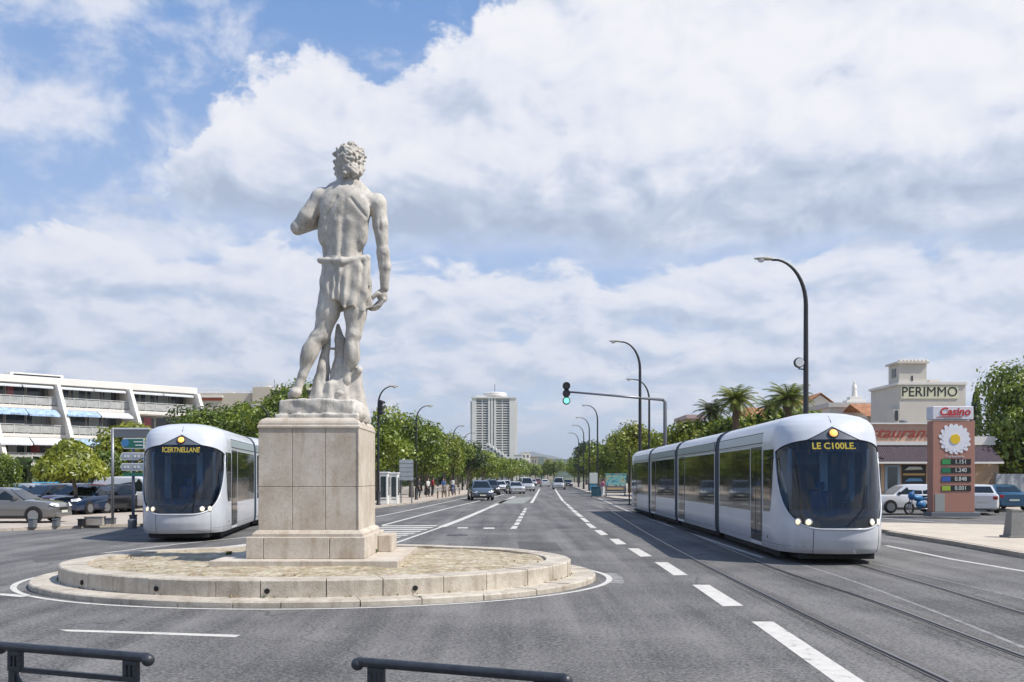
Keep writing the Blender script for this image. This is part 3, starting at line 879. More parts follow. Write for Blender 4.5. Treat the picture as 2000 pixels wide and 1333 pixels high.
    def build(s, name, m, parent=None, origin=(0,0,0), smooth=True):
        V, Fc = s.mesh(); V = V - np.array(origin)
        me = bpy.data.meshes.new(name); me.from_pydata(V.tolist(), [], Fc.tolist()); me.materials.append(m)
        if smooth: me.polygons.foreach_set('use_smooth', [True]*len(me.polygons))
        me.update(); return link_mesh(name, me, parent)

SY = 17.45                       # the figure stands at this distance
def S(u, v, dy=0.0):
    q = P(u, v, SY); return (q.x, q.y + dy, q.z)
PX = (P(601, 600, SY).x - P(600, 600, SY).x)
def r_(p): return p*PX
st = empty('marble_statue', (P(620, 790, SY).x, SY, z_cap), label='weathered white marble statue of a standing man seen from behind, hips wrapped in short drapery', cat='statue')
so_ = tuple(st.location)
h_ = 0.0165
f = Field((S(560,600)[0], SY-0.75, S(600,790)[2]), (S(770,600)[0], SY+0.95, S(600,270)[2]), h_)
C = f.cap; E = f.ell
# torso
E(S(676,402,0.02), (r_(52), 0.30, r_(48)), 0.06)
E(S(674,445,0.03), (r_(45), 0.25, r_(52)), 0.10)
E(S(669,492,0.03), (r_(40), 0.22, r_(46)), 0.10)
E(S(673,535,0.02), (r_(46), 0.24, r_(44)), 0.10)
C(S(631,384,0.02), S(724,393,0.02), r_(15), r_(16), 0.10)         # shoulder girdle
C(S(652,368,0.02), S(682,356,0.03), r_(11), r_(16), 0.08)         # trapezius
C(S(710,376,0.02), S(684,356,0.03), r_(11), r_(16), 0.08)
C(S(682,372,0.03), S(681,330,0.07), r_(20), r_(19), 0.06)         # neck
# back muscles
E(S(649,412,-0.175), (r_(20), 0.07, r_(26)), 0.09, rot=-0.25)
E(S(705,418,-0.175), (r_(20), 0.07, r_(26)), 0.09, rot=0.25)
E(S(638,448,-0.09), (r_(15), 0.10, r_(34)), 0.10, rot=-0.15)
E(S(703,452,-0.09), (r_(16), 0.10, r_(34)), 0.10, rot=0.22)
C(S(663,440,-0.155), S(664,505,-0.135), r_(9), r_(9), 0.10); C(S(686,440,-0.155), S(682,505,-0.135), r_(9), r_(9), 0.10)
C(S(680,385,-0.315), S(673,455,-0.285), r_(2.5), r_(3), 0.045, sub=True)
C(S(673,455,-0.28), S(671,508,-0.245), r_(3), r_(4), 0.045, sub=True)
C(S(662,430,-0.30), S(640,445,-0.27), r_(1.5), r_(1.5), 0.05, sub=True)
C(S(694,434,-0.30), S(718,448,-0.26), r_(1.5), r_(1.5), 0.05, sub=True)
# arms: one bent up in front, one hanging
E(S(624,388,0.02), (r_(17), 0.17, r_(20)), 0.07)
C(S(621,392,0.02), S(600,425,-0.02), r_(17), r_(16.5), 0.06)
C(S(600,425,-0.02), S(583,444,-0.02), r_(16.5), r_(12.5), 0.05)
E(S(580,449,-0.02), (r_(11), 0.11, r_(11)), 0.05)
C(S(583,444,0.02), S(612,424,0.34), r_(14), r_(13.5), 0.05)
C(S(612,424,0.34), S(646,398,0.50), r_(13), r_(8.5), 0.05)
E(S(738,398,0.02), (r_(17), 0.17, r_(21)), 0.07)
C(S(738,402,0.02), S(743,440,0.0), r_(15.5), r_(15), 0.05)
C(S(743,440,0.0), S(747,486,0.0), r_(14.5), r_(11), 0.04)
E(S(749,495,-0.01), (r_(11), 0.11, r_(12)), 0.04)
C(S(748,492,0.0), S(751,520,0.04), r_(12.5), r_(12), 0.04)
C(S(751,520,0.04), S(750,562,0.08), r_(11.5), r_(8), 0.04)
# relaxed hand: palm, thumb and four bent fingers
E(S(745,577,0.09), (r_(11), 0.075, r_(14)), 0.03, rot=0.35)
for i, (u0, v0, u1, v1, u2, v2, dy) in enumerate([(750,585,741,597,729,601,0.00),(746,587,736,600,724,603,0.05),(742,588,731,601,720,601,0.10),(738,588,727,599,719,596,0.15)]):
    C(S(u0,v0,dy+0.02), S(u1,v1,dy+0.02), r_(4.6), r_(4.3), 0.012); C(S(u1,v1,dy+0.02), S(u2,v2,dy+0.05), r_(4.2), r_(3.4), 0.012)
C(S(738,574,0.00), S(728,581,-0.02), r_(4.8), r_(4.4), 0.02); C(S(728,581,-0.02), S(722,591,0.0), r_(4.3), r_(3.4), 0.015)
C(S(690,395,-0.27), S(720,432,-0.22), r_(1.2), r_(1.2), 0.04, sub=True); C(S(664,393,-0.27), S(642,430,-0.22), r_(1.2), r_(1.2), 0.04, sub=True)
C(S(722,410,-0.16), S(727,440,-0.10), r_(1.5), r_(1.5), 0.04, sub=True); C(S(640,406,-0.16), S(627,432,-0.12), r_(1.5), r_(1.5), 0.04, sub=True)
C(S(744,415,-0.17), S(744,455,-0.13), r_(1.0), r_(1.0), 0.035, sub=True); C(S(752,500,-0.12), S(752,540,-0.06), r_(1.0), r_(1.0), 0.03, sub=True)
# legs
C(S(651,565,0.0), S(640,612,0.0), r_(26), r_(22.5), 0.07)
C(S(640,612,0.0), S(629,655,-0.03), r_(21.5), r_(15.5), 0.06)
C(S(629,655,-0.03), S(621,662,-0.05), r_(16), r_(15.5), 0.05)
E(S(606,690,-0.10), (r_(15), 0.175, r_(33)), 0.06, rot=-0.36)
C(S(621,662,-0.05), S(593,735,-0.10), r_(15), r_(8.5), 0.06)
C(S(593,735,-0.10), S(584,762,-0.12), r_(8.5), r_(9), 0.04)
E(S(581,768,-0.14), (r_(11), 0.13, r_(9)), 0.04)
C(S(580,768,-0.10), S(558,772,0.24), r_(10), r_(7.5), 0.04)
C(S(697,562,0.02), S(694,612,0.02), r_(25), r_(21.5), 0.07)
C(S(694,612,0.02), S(691,652,0.0), r_(20.5), r_(15.5), 0.06)
E(S(690,656,-0.02), (r_(14.5), 0.155, r_(16)), 0.05)
E(S(689,690,-0.05), (r_(15), 0.165, r_(32)), 0.06)
C(S(689,660,-0.02), S(676,745,-0.02), r_(13), r_(9), 0.05)
C(S(676,745,-0.02), S(668,768,0.0), r_(9.5), r_(10), 0.05)
E(S(666,770,-0.06), (r_(12), 0.13, r_(9)), 0.05); C(S(668,771,0.0), S(660,773,0.34), r_(10), r_(7), 0.04)
# crease behind each knee
C(S(613,662,-0.24), S(641,655,-0.22), r_(1.5), r_(1.5), 0.05, sub=True); C(S(679,661,-0.22), S(704,661,-0.20), r_(1.5), r_(1.5), 0.05, sub=True)
# head turned a little to the side, plus face on the far side
E(S(682,318,0.08), (r_(25), 0.30, r_(33)), 0.03)
E(S(668,330,0.16), (r_(17), 0.20, r_(24)), 0.05)
C(S(656,322,0.22), S(651,331,0.27), r_(4), r_(4.5), 0.03)          # nose in profile
C(S(660,344,0.22), S(657,348,0.24), r_(6), r_(6), 0.03)            # chin
E(S(706,330,0.06), (r_(4), 0.05, r_(8)), 0.02)                     # ear
# fine unevenness of carved, weathered stone
wob = 0.006*np.sin(f.X*9+f.Z*5)*np.sin(f.Y*11-f.Z*7) + 0.003*np.sin(f.X*27+2)*np.sin(f.Z*23)*np.sin(f.Y*25)
f.d += wob.astype(np.float32)
f.build('body', M_MARB, st, so_)
# curly hair
fh = Field((S(630,600)[0], SY-0.45, S(600,362)[2]), (S(735,600)[0], SY+0.65, S(600,268)[2]), 0.0125)
rnd = random.Random(11)
fh.ell(S(682,313,0.08), (r_(27), 0.31, r_(29)), 0.03)
fh.ell(S(688,335,-0.02), (r_(20), 0.24, r_(16)), 0.04)
for i in range(210):
    a = rnd.uniform(0, 2*PI); b2 = rnd.uniform(-0.45, 1.45)
    x = math.cos(a)*math.cos(b2); y = math.sin(a)*math.cos(b2); z = math.sin(b2)
    if y > 0.55 and z < 0.35: continue
    c = Vector(S(682,313,0.08)) + Vector((x*r_(27), y*0.31, z*r_(30)))
    rr = rnd.uniform(0.030, 0.050)
    a2 = rnd.uniform(0, 2*PI); t = Vector((math.cos(a2), 0.3*math.sin(a2), math.sin(a2)))*rr*1.1
    fh.cap(c-t, c+t, rr*0.8, rr*0.5, 0.012)
for i in range(44):
    c = Vector(S(rnd.uniform(672,706), rnd.uniform(333,350), rnd.uniform(-0.22,-0.02))); rr = rnd.uniform(0.035, 0.05)
    fh.ell(c, (rr, rr, rr), 0.012)
for i in range(150):
    a = rnd.uniform(0, 2*PI); b2 = rnd.uniform(-0.9, 1.5)
    c = Vector(S(683,316,0.06)) + Vector((math.cos(a)*math.cos(b2)*r_(31), math.sin(a)*math.cos(b2)*0.36, math.sin(b2)*r_(33)))
    fh.ell(c, (0.022, 0.022, 0.022), 0.015, sub=True)
fh.build('hair', M_MARB, st, so_)
# short drapery round the hips
fd = Field((S(600,600)[0], SY-0.5, S(600,640)[2]), (S(750,600)[0], SY+0.5, S(600,480)[2]), 0.0145)
X, Y, Z = fd.X, fd.Y, fd.Z
zt, zb = S(674,508)[2], S(674,600)[2]
cx0 = S(674,560)[0]
tt = np.clip((zt - Z)/(zt-zb), 0, 1)
slope = (X-cx0)*0.16
rx = r_(43) + r_(8)*np.sin(tt*PI*0.75); ry = 0.275 + 0.03*np.sin(tt*PI)
ang = np.arctan2(Y-SY, X-cx0)
fold = 0.016*np.sin(ang*15 + tt*3.5 + 2*np.sin(ang*3)) * (0.35+tt) + 0.010*np.sin(ang*6 - tt*4) + 0.007*np.sin((Z*16 + X*19 + 1.5*np.sin(ang*3)))
rad = np.sqrt(((X-cx0-0.0)/rx)**2 + ((Y-SY-0.01)/ry)**2)
dd = (rad-1)*np.minimum(rx, ry) - fold
dd = np.maximum(dd, (Z+slope) - zt); dd = np.maximum(dd, (zb + 0.05*np.sin(ang*6+1) + 0.06*np.sin(ang*2)) - (Z+slope*0.4))
fd.d = dd.astype(np.float32)
fd.cap(S(628,512,-0.12), S(672,518,-0.27), r_(6), r_(7), 0.03); fd.cap(S(672,518,-0.27), S(719,506,-0.10), r_(7), r_(6), 0.03)
fd.cap(S(719,510,-0.08), S(722,560,-0.10), r_(6), r_(3.5), 0.03); fd.cap(S(716,512,-0.12), S(713,575,-0.16), r_(5), r_(3), 0.03)
fd.build('drapery', M_MARB, st, so_)
# tree stump supports carved beside the legs
fs = Field((S(530,600)[0], SY-0.75, S(600,826)[2]), (S(722,600)[0], SY+0.8, S(600,625)[2]), 0.0165)
C = fs.cap; E = fs.ell
C(S(658,634,0.10), S(662,665,0.08), r_(4), r_(10), 0.04); C(S(662,665,0.08), S(664,715,0.10), r_(10), r_(13), 0.05)
C(S(664,715,0.10), S(668,790,0.12), r_(18), r_(30), 0.06)
C(S(684,716,0.08), S(694,730,0.05), r_(12), r_(9), 0.04); C(S(694,730,0.05), S(701,724,-0.03), r_(8), r_(8), 0.03)
C(S(650,755,-0.02), S(648,780,-0.02), r_(14), r_(18), 0.05)
C(S(690,740,0.1), S(696,812,0.15), r_(14), r_(24), 0.06)
C(S(637,658,0.14), S(630,720,0.10), r_(7), r_(12), 0.04); C(S(630,720,0.10), S(622,780,0.05), r_(12), r_(20), 0.05)
C(S(643,680,0.10), S(655,680,0.10), r_(2.2), r_(2.2), 0.01)
wob = 0.010*np.sin(fs.X*14+fs.Z*6)*np.sin(fs.Y*13-fs.Z*9) + 0.008*np.sin(fs.X*38+fs.Z*3)*np.sin(fs.Y*31)
fs.d += wob.astype(np.float32)
fs.build('tree_stump', M_MARB, st, so_)
fb = Field((S(525,600)[0], SY-0.95, z_cap-0.06), (S(725,600)[0], SY+0.95, S(600,765)[2]), 0.02)
bx0, bx1 = P(540, 800, 16.85).x, P(690, 800, 16.85).x; bz = P(600, 779, 16.85).z
X, Y, Z = fb.X, fb.Y, fb.Z
def rb(x0, x1, y0, y1, z0, z1, rr):
    qx = np.abs(X-(x0+x1)/2)-(x1-x0)/2+rr; qy = np.abs(Y-(y0+y1)/2)-(y1-y0)/2+rr; qz = np.abs(Z-(z0+z1)/2)-(z1-z0)/2+rr
    return np.sqrt(np.maximum(qx,0)**2+np.maximum(qy,0)**2+np.maximum(qz,0)**2) + np.minimum(np.maximum(qx,np.maximum(qy,qz)),0) - rr
d1 = rb(bx0+0.02, bx1+0.02, 16.86, 18.3, z_cap+0.05, bz, 0.04)
d2 = rb(bx0-0.03, bx1+0.10, 16.80, 18.36, z_cap-0.05, z_cap+0.075, 0.025)
d3 = np.sqrt(((X-bx1-0.02)/0.9)**2 + (Y-17.1)**2 + ((Z-z_cap-0.1)/1.0)**2) - 0.22
fb.d = (np.minimum(np.minimum(d1, d2), d3) + 0.018*np.sin(X*5+Z*4)*np.sin(Y*6+Z*5)+0.012*np.sin(X*17+Z*9)*np.sin(Z*15-X*6)).astype(np.float32)
fb.build('rock_base', M_MARB, st, so_)
# ------------------------------------------------------------------ steel guard rails by the crossing, close to the camera
M_DARKP = mat('dark_paint', (0.030, 0.034, 0.042), 0.42, var=0.35, vscale=18, bump=0.15, bscale=60)
M_BLACK = mat('black_paint', (0.012, 0.013, 0.015), 0.45)
def guard_rail(a, b, label):
    a, b = Vector(a), Vector(b); L = (Vector((b.x,b.y,0))-Vector((a.x,a.y,0))).length
    ang = math.atan2(b.y-a.y, b.x-a.x); H = a.z
    o = empty('guard_rail', (a.x, a.y, 0), ang, label=label, cat='guard rail', group='steel guard rails at the crossing')
    mb = MB(); mb.tube([(0,0,H),(L,0,H)], 0.026, 16); mb.build('handrail', M_DARKP, o, smooth=False, auto=40)
    for x in (0.0, L):
        s = 1 if x > 0 else -1
        mb = MB(); mb.sphere((x+s*0.004,0,H-0.012), 0.035, 18); mb.build('end_ball', M_DARKP, o, smooth=True)
    for x in (0.06, L-0.155):
        mb = MB()
        z0 = H-0.022
        for xa, xb in ((x,x+.026),(x+.040,x+.054),(x+.068,x+.094)): mb.box(xa, xb, -0.016, 0.016, z0-0.085, z0-0.025)
        mb.box(x, x+.094, -0.016, 0.016, z0-0.0249, z0); mb.box(x, x+.094, -0.016, 0.016, z0-0.115, z0-0.0851)
        xi = x+.01 if x < L/2 else x+.034
        mb.box(xi, xi+.045, -0.018, 0.018, 0, z0-0.1151)
        mb.build('post', M_DARKP, o, bevel=0.003)
    x0, x1 = 0.155, L-0.157
    MB().bar((x0,0,H-0.125), (x1,0,H-0.125), 0.022, 0.028).build('cross_rail', M_DARKP, o); MB().bar((x0-.05,0,0.16), (x1+.05,0,0.16), 0.022, 0.03).build('cross_rail', M_DARKP, o)
    MB().bar((x0-.06,0.001,H-0.14), (x0+.42,0.001,0.18), 0.016, 0.022).build('brace', M_DARKP, o); MB().bar((x1+.06,0.001,H-0.14), (x1-.42,0.001,0.18), 0.016, 0.022).build('brace', M_DARKP, o)
    return o
g1 = G(0, 1262, 0.98); g2 = G(288, 1285, 0.98)
d_ = (g2-g1).normalized(); g1 = g1 + d_*0.01
guard_rail(g1, g2, 'dark steel guard rail at the road edge before the island, the one further left')
g1 = G(700, 1293, 0.98); g2 = G(1103, 1326, 0.98)
guard_rail(g1, g2, 'dark steel guard rail in front of the right half of the island, nearest the camera')
# ------------------------------------------------------------------ trams
M_TRAM = mat('tram_paint', (0.56, 0.585, 0.63), 0.30, coat=0.4, var=0.05, vscale=1.5)
# road dust thrown up on the lower skirts: a blotchy film with its own ragged edge
nt = M_TRAM.node_tree; b_ = nt.nodes['Principled BSDF']; src_ = b_.inputs['Base Color'].links[0].from_socket
tc_ = N(nt, 'ShaderNodeTexCoord'); sx_ = N(nt, 'ShaderNodeSeparateXYZ'); nt.links.new(tc_.outputs['Object'], sx_.inputs[0])
n_ = N(nt, 'ShaderNodeTexNoise'); n_.inputs['Scale'].default_value = 2.4; n_.inputs['Detail'].default_value = 8; n_.inputs['Roughness'].default_value = .65
mp_ = N(nt, 'ShaderNodeMapping'); mp_.inputs['Scale'].default_value = (1, 1, .35); nt.links.new(tc_.outputs['Object'], mp_.inputs['Vector']); nt.links.new(mp_.outputs[0], n_.inputs['Vector'])
d_ = N(nt, 'ShaderNodeMapRange'); nt.links.new(math_node(nt, 'ADD', sx_.outputs[2], math_node(nt, 'MULTIPLY', n_.outputs['Fac'], -1.1)), d_.inputs[0])
d_.inputs['From Min'].default_value = -.35; d_.inputs['From Max'].default_value = .35; d_.inputs['To Min'].default_value = .42; d_.inputs['To Max'].default_value = 0
mx2 = N(nt, 'ShaderNodeMix'); mx2.data_type = 'RGBA'; nt.links.new(d_.outputs[0], mx2.inputs[0]); nt.links.new(src_, mx2.inputs[6]); mx2.inputs[7].default_value = (.26,.24,.21,1)
nt.links.new(mx2.outputs[2], b_.inputs['Base Color'])
M_TRAMG = mat('tram_grey_panel', (0.30, 0.36, 0.37), 0.35, coat=0.2)
M_TGLASS = mat('tram_side_glass', (0.010, 0.013, 0.014), 0.045, spec=0.9, bump=0.05, bscale=1.6)
M_TDARK = mat('tram_dark_trim', (0.012, 0.014, 0.018), 0.3)
M_TLINE = mat('tram_seam', (0.02, 0.022, 0.026), 0.5)
M_BELL = mat('tram_gangway', (0.020, 0.036, 0.055), 0.55, bump=0.3, bscale=8)
M_UNDER = mat('tram_underframe', (0.012, 0.012, 0.012), 0.8)
M_INT = mat('cab_interior_grey', (0.12, 0.15, 0.19), 0.6)
M_INTD = mat('cab_interior_dark', (0.022, 0.028, 0.036), 0.7)
M_INTL = mat('cab_interior_light', (0.70, 0.72, 0.74), 0.6)
M_SEAT = mat('cab_seat', (0.03, 0.07, 0.16), 0.8)
M_HEADL = mat('headlamp_lit', (0.9, 0.8, 0.6), 0.2, emit=(1.0, 0.74, 0.40), estr=1.25)
M_LAMPO = mat('orange_lamp_lit', (0.9, 0.4, 0.1), 0.3, emit=(1.0, 0.40, 0.09), estr=1.15)
M_LED = mat('amber_letters', (0.9, 0.5, 0.02), 0.5, emit=(1.0, 0.56, 0.04), estr=0.95)
M_REFLR = mat('lamp_reflector', (0.7, 0.68, 0.62), 0.15, 0.8)
G_WS = glass_mat('tram_windscreen_glass', (0.42, 0.58, 0.74), 1.0, 1.58, 0.02)
TL = 8.0          # length of a cab module
PROF = [(0.25,1.165,0.16),(0.34,1.19,0.08),(0.55,1.20,0.02),(0.80,1.20,0.0),(1.05,1.20,0.04),(1.6,1.20,0.17),(2.1,1.20,0.33),(2.5,1.20,0.50),(2.8,1.195,0.64),(3.0,1.175,0.73),(3.14,1.13,0.82),(3.26,1.03,0.93),(3.35,0.86,1.08),(3.42,0.56,1.28),(3.45,0.26,1.46),(3.455,0.0,1.60)]
_q = np.linspace(0, 1, len(PROF))
_zq = np.array([p[0] for p in PROF]); _wq = np.array([p[1] for p in PROF]); _yq = np.array([p[2] for p in PROF])
NB = 2.5
_th = np.linspace(-PI/2, PI/2, 721)
_bx = np.sign(np.sin(_th))*np.abs(np.sin(_th))**(2/NB)*1.2
_by = 1.6*(1-np.abs(np.cos(_th))**(2/NB))*1.0
_al = np.concatenate([[0], np.cumsum(np.hypot(np.diff(_bx), np.diff(_by)))]); _al -= _al[-1]/2
AN = float(_al[-1])
def surf(a, z=None, q=None):
    """point of the tram skin: a = distance round the nose, z = height (or q = place in the profile)"""
    if q is None: q = float(np.interp(z, _zq, _q))
    z = float(np.interp(q, _q, _zq)); w_ = float(np.interp(q, _q, _wq)); y0 = float(np.interp(q, _q, _yq))
    aa = max(-AN, min(AN, a)); th = float(np.interp(aa, _al, _th))
    sx, cy_ = math.sin(th), math.cos(th)
    x = math.copysign(abs(sx)**(2/NB), sx)*w_ if abs(sx) > 1e-9 else 0.0
    y = y0 + (1.6-y0)*(1-abs(cy_)**(2/NB))
    if abs(a) > AN: y = 1.6 + (abs(a)-AN)
    return Vector((x, y, z))
def surf_o(a, z, off):
    p = surf(a, z); e = 0.01
    n = (surf(a+e, z)-surf(a-e, z)).cross(surf(a, z+e)-surf(a, z-e))
    n.normalize()
    return p + n*off
AE = AN + (TL-1.6)
WSA = 1.78
def lo(a):
    a = abs(a); t = max(0, a-0.42)/(WSA-0.42)
    return 0.80 + 1.72*(1-math.sqrt(max(0, 1-t**2.1)))
def hi(a):
    a = abs(a); return 2.52 + 0.30*(1-(a/WSA)**2) + 0.27*max(0, 1-a/0.62)**1.25
def a_samples(a0, a1, n): return [a0+(a1-a0)*i/n for i in range(n+1)]

def patch(name, a0, a1, z0, z1, m, par, off=0.004, na=12, nz=6, mb=None):
    f0 = z0 if callable(z0) else (lambda a: z0); f1 = z1 if callable(z1) else (lambda a: z1)
    rows = []
    for j in range(nz+1):
        rows.append([tuple(surf_o(a, f0(a)+(f1(a)-f0(a))*j/nz, off)) for a in a_samples(a0, a1, na)])
    own = mb is None
    mb = mb or MB(); mb.grid(rows)
    if own: return mb.build(name, m, par, smooth=True)
    return mb
def seam(mb, pts, r=0.006):
    mb.tube([surf_o(a, z, 0.0) for a, z in pts], r, 5)
    return mb

def cab_module():
    root = bpy.data.objects.new('cab_module_tmp', None); COL.objects.link(root)
    A1 = a_samples(-WSA, WSA, 90)
    mb = MB()
    # skin under, over and beside the windscreen
    rows = []
    for j in range(15):
        rows.append([tuple(surf(a, 0.25 + (lo(a)-0.25)*j/14)) for a in A1])
    mb.grid(rows)
    rows = []
    for j in range(27):
        r = []
        for a in A1:
            q0 = float(np.interp(hi(a), _zq, _q)); r.append(tuple(surf(a, q=q0+(1-q0)*j/26)))
        rows.append(r)
    mb.grid(rows)
    for s in (-1, 1):
        aa = [WSA + (AN-WSA)*i/12 for i in range(13)] + [AN + (AE-AN)*i/14 for i in range(1, 15)] if AN > WSA else [WSA + (AE-WSA)*i/26 for i in range(27)]
        if s < 0: aa = [-x for x in aa][::-1]
        rows = [[tuple(surf(a, q=j/40)) for a in aa] for j in range(41)]
        mb.grid(rows)
    body = mb.build('body', M_TRAM, root, smooth=True)
    # windscreen glass in its white surround
    patch('windscreen', -WSA, WSA, lo, hi, G_WS, root, off=-0.012, na=90, nz=24)
    mb = MB()
    ring = [surf_o(a, lo(a), 0.004) for a in a_samples(-WSA, WSA, 90)]
    mb.tube(ring, 0.022, 6); top_ = [surf_o(a, hi(a), 0.0) for a in a_samples(-WSA, WSA, 90)]
    mb.build('windscreen_surround', M_TRAM, root, smooth=True)
    mb = MB(); mb.tube([surf_o(a, lo(a)+0.022+0.0, -0.004) for a in a_samples(-WSA+.03, WSA-.03, 90)], 0.012, 5); mb.tube(top_, 0.010, 5); mb.build('windscreen_seal', M_TLINE, root, smooth=True)
    # dark brow above, holding the lamp, and dark apron behind the lower glass
    brow = patch('dark_brow', -0.80, 0.80, lambda a: min(hi(a)-0.004, 2.80-0.02*(a/0.98)**2), lambda a: hi(a)-0.003, mat('brow_grey', (0.10,0.115,0.14), 0.35, coat=0.3), root, off=-0.002, na=60, nz=8)
    patch('dark_apron', -WSA+.06, WSA-.06, lambda a: lo(a)+0.01, lambda a: max(lo(a)+0.011, 1.07+0.02*a*a), M_TDARK, root, off=-0.05, na=70, nz=6)
    # lamp above the windscreen
    c = surf_o(0, 2.93, 0.0); n = Vector((0, -0.9, 0.40)).normalized()
    mb = MB(); mb.tube([c - n*0.02, c + n*0.035], 0.115, 20); lr = mb.build('lamp_ring', M_TDARK, root, auto=40)
    mb = MB(); mb.tube([c + n*0.03, c + n*0.042, c+n*0.05], [0.092, 0.088, 0.05], 20); mb.build('route_lamp', M_LAMPO, root, smooth=True)
    # destination display
    d0, d1 = surf_o(-0.44, 2.60, -0.07), surf_o(0.44, 2.60, -0.07)
    yd = surf(0, 2.60).y + 0.11
    M_ = Matrix.Translation((0, yd, 2.62)) @ Matrix.Rotation(R(-16), 4, 'X')
    mb = MB(); mb.box(-0.55, 0.55, 0, 0.03, -0.12, 0.12, 0, M_); mb.build('display_box', M_TDARK, root)
    # four headlamps
    for s in (-1, 1):
        for k, aa in enumerate((0.72, 0.97)):
            p = surf_o(s*aa, 0.95, 0.0); e = 0.02
            nn = (surf_o(s*aa, 0.95, 0.1)-p).normalized()
            mb = MB(); mb.tube([p - nn*0.03, p + nn*0.012, p + nn*0.016], [0.085, 0.085, 0.07], 18, 0); hl = mb.build('headlamp', M_REFLR, root, auto=40)
            mb = MB(); mb.tube([p + nn*0.012, p + nn*0.024, p+nn*0.03], [0.062, 0.052, 0.02], 16); mb.build('bulb', M_HEADL, hl, smooth=True)
    # body seams and bumper lines
    mb = MB()
    for a in (-0.62, 1.02): seam(mb, [(a, 0.26+i*0.06) for i in range(9)] + [(a, lo(a)-0.03)], 0.007)
    seam(mb, [(a, 0.40) for a in a_samples(-AE+.1, -0.62, 40)], 0.004)
    seam(mb, [(a, 0.40) for a in a_samples(1.02, AE-.1, 40)], 0.004)
    seam(mb, [(0, 3.22), (0, 3.34)], 0.008); seam(mb, [(0, 3.18+i*.02) for i in range(6)], 0.007)
    mb.build('panel_seam', M_TLINE, root)
    for s in (-1, 1):
        A = lambda y: AN + (y-1.6)
        # cab side window with its slanting front edge
        def cz0(a): return 1.12
        mb = MB(); rows = []
        yb, yt, ye = 1.62, 1.2, 2.26
        for j in range(13):
            z = 1.13 + (2.60-1.13)*j/12; t = j/12
            a_f = A(yb) - (A(yb)-(WSA+0.075))*min(1, (t**0.75)*1.0)
            rows.append([tuple(surf_o(s*(a_f + (A(ye)-a_f)*i/14), z, 0.006)) for i in range(15)])
        if s < 0: rows = [r[::-1] for r in rows]
        mb.grid(rows); mb.build('cab_side_window', M_TGLASS, root, smooth=True)
        def pt(nm, y0, y1, z0, z1, m, off=0.005, par=root):
            a0, a1 = s*A(y0), s*A(y1)
            if s < 0: a0, a1 = a1, a0
            return patch(nm, a0, a1, z0, z1, m, par, off, 6, 6)
        dr = pt('door', 2.42, 3.62, 0.36, 2.70, M_TDARK, 0.004)
        pt('door_glass', 2.48, 3.00, 0.50, 2.64, M_TGLASS, 0.010, dr); pt('door_glass', 3.04, 3.56, 0.50, 2.64, M_TGLASS, 0.010, dr)
        pt('door_sill', 2.42, 3.62, 0.28, 0.35, M_INTL, 0.012, dr)
        pt('side_window', 3.72, 5.78, 1.08, 2.68, M_TGLASS, 0.006); pt('side_window', 5.81, 7.88, 1.08, 2.68, M_TGLASS, 0.006)
        pt('roof_panel', 2.40, 7.94, 2.80, 3.02, M_TRAMG, 0.004)
        mb = MB()
        for z in (2.785, 3.03): seam(mb, [(s*A(2.38+i*.557), z) for i in range(11)], 0.013)
        seam(mb, [(s*A(2.36), 0.26+i*.27) for i in range(9)], 0.005)
        seam(mb, [(s*A(2.4), 2.74), (s*A(7.95), 2.74)], 0.005)
        mb.build('trim_line', M_TLINE, root)
    for s in (-1, 1): MB().tube([surf_o(s*(AN+0.25), 0.52, -0.02), surf_o(s*(AN+0.25), 0.52, 0.006)], 0.035, 12).build('coupling_cover', M_TLINE, root)
    # interior seen through the windscreen
    mb = MB(); mb.box(-0.95, 0.95, 0.9, 2.35, 0.30, 0.36); mb.build('cab_floor', M_INTD, root)
    mb = MB()
    rows = []
    for j, (dy, z) in enumerate([(0.10, 0.95), (0.10, 1.17), (0.16, 1.24), (0.42, 1.27), (0.62, 1.12), (0.62, 0.8)]):
        rows.append([tuple(Vector((surf(a, 1.1).x*0.93, surf(a, 1.1).y+dy, z - 0.05*abs(a)))) for a in a_samples(-1.6, 1.6, 30)])
    mb.grid(rows); mb.build('dashboard', M_INT, root, smooth=True)
    mb = MB(); mb.box(0.22, 0.70, 0.95, 1.16, 1.20, 1.40); mb.box(0.34, 0.62, 0.80, 0.90, 1.24, 1.36); mb.build('instrument_console', M_INTD, root, bevel=0.03)
    mb = MB(); mb.box(-0.22, 0.26, 1.72, 1.86, 0.85, 1.62); mb.box(-0.22, 0.26, 1.35, 1.84, 0.80, 0.92); mb.box(-0.10, 0.14, 1.76, 1.84, 1.64, 1.84); mb.build('driver_seat', M_SEAT, root, bevel=0.04)
    mb = MB(); mb.box(-1.12, -0.62, 2.30, 2.34, 0.36, 2.62); mb.box(0.16, 1.12, 2.30, 2.34, 0.36, 2.62); mb.box(-0.62, 0.16, 2.30, 2.34, 2.25, 2.62); mb.build('cab_bulkhead', M_INT, root)
    mb = MB(); mb.box(-0.80, -0.62, 2.22, 2.30, 0.36, 2.6); mb.box(0.16, 0.34, 2.22, 2.30, 0.36, 2.6); mb.box(0.86, 0.98, 2.20, 2.30, 0.36, 2.6); mb.build('door_jamb', M_INTL, root)
    mb = MB(); mb.box(-0.95, 0.95, 1.15, 2.34, 2.86, 2.90); mb.build('cab_ceiling', M_INTD, root)
    for s in (-1, 1): MB().box(s*0.88-0.03, s*0.88+0.03, 1.0, 1.1, 1.1, 2.6).build('cab_pillar', M_INTL, root)
    mb = MB(); mb.box(-1.14, 1.14, 2.34, TL-0.02, 0.5, 0.52); mb.box(-1.12, 1.12, 2.36, 2.40, 0.5, 3.0); mb.build('saloon_bulkhead', M_INTD, root)
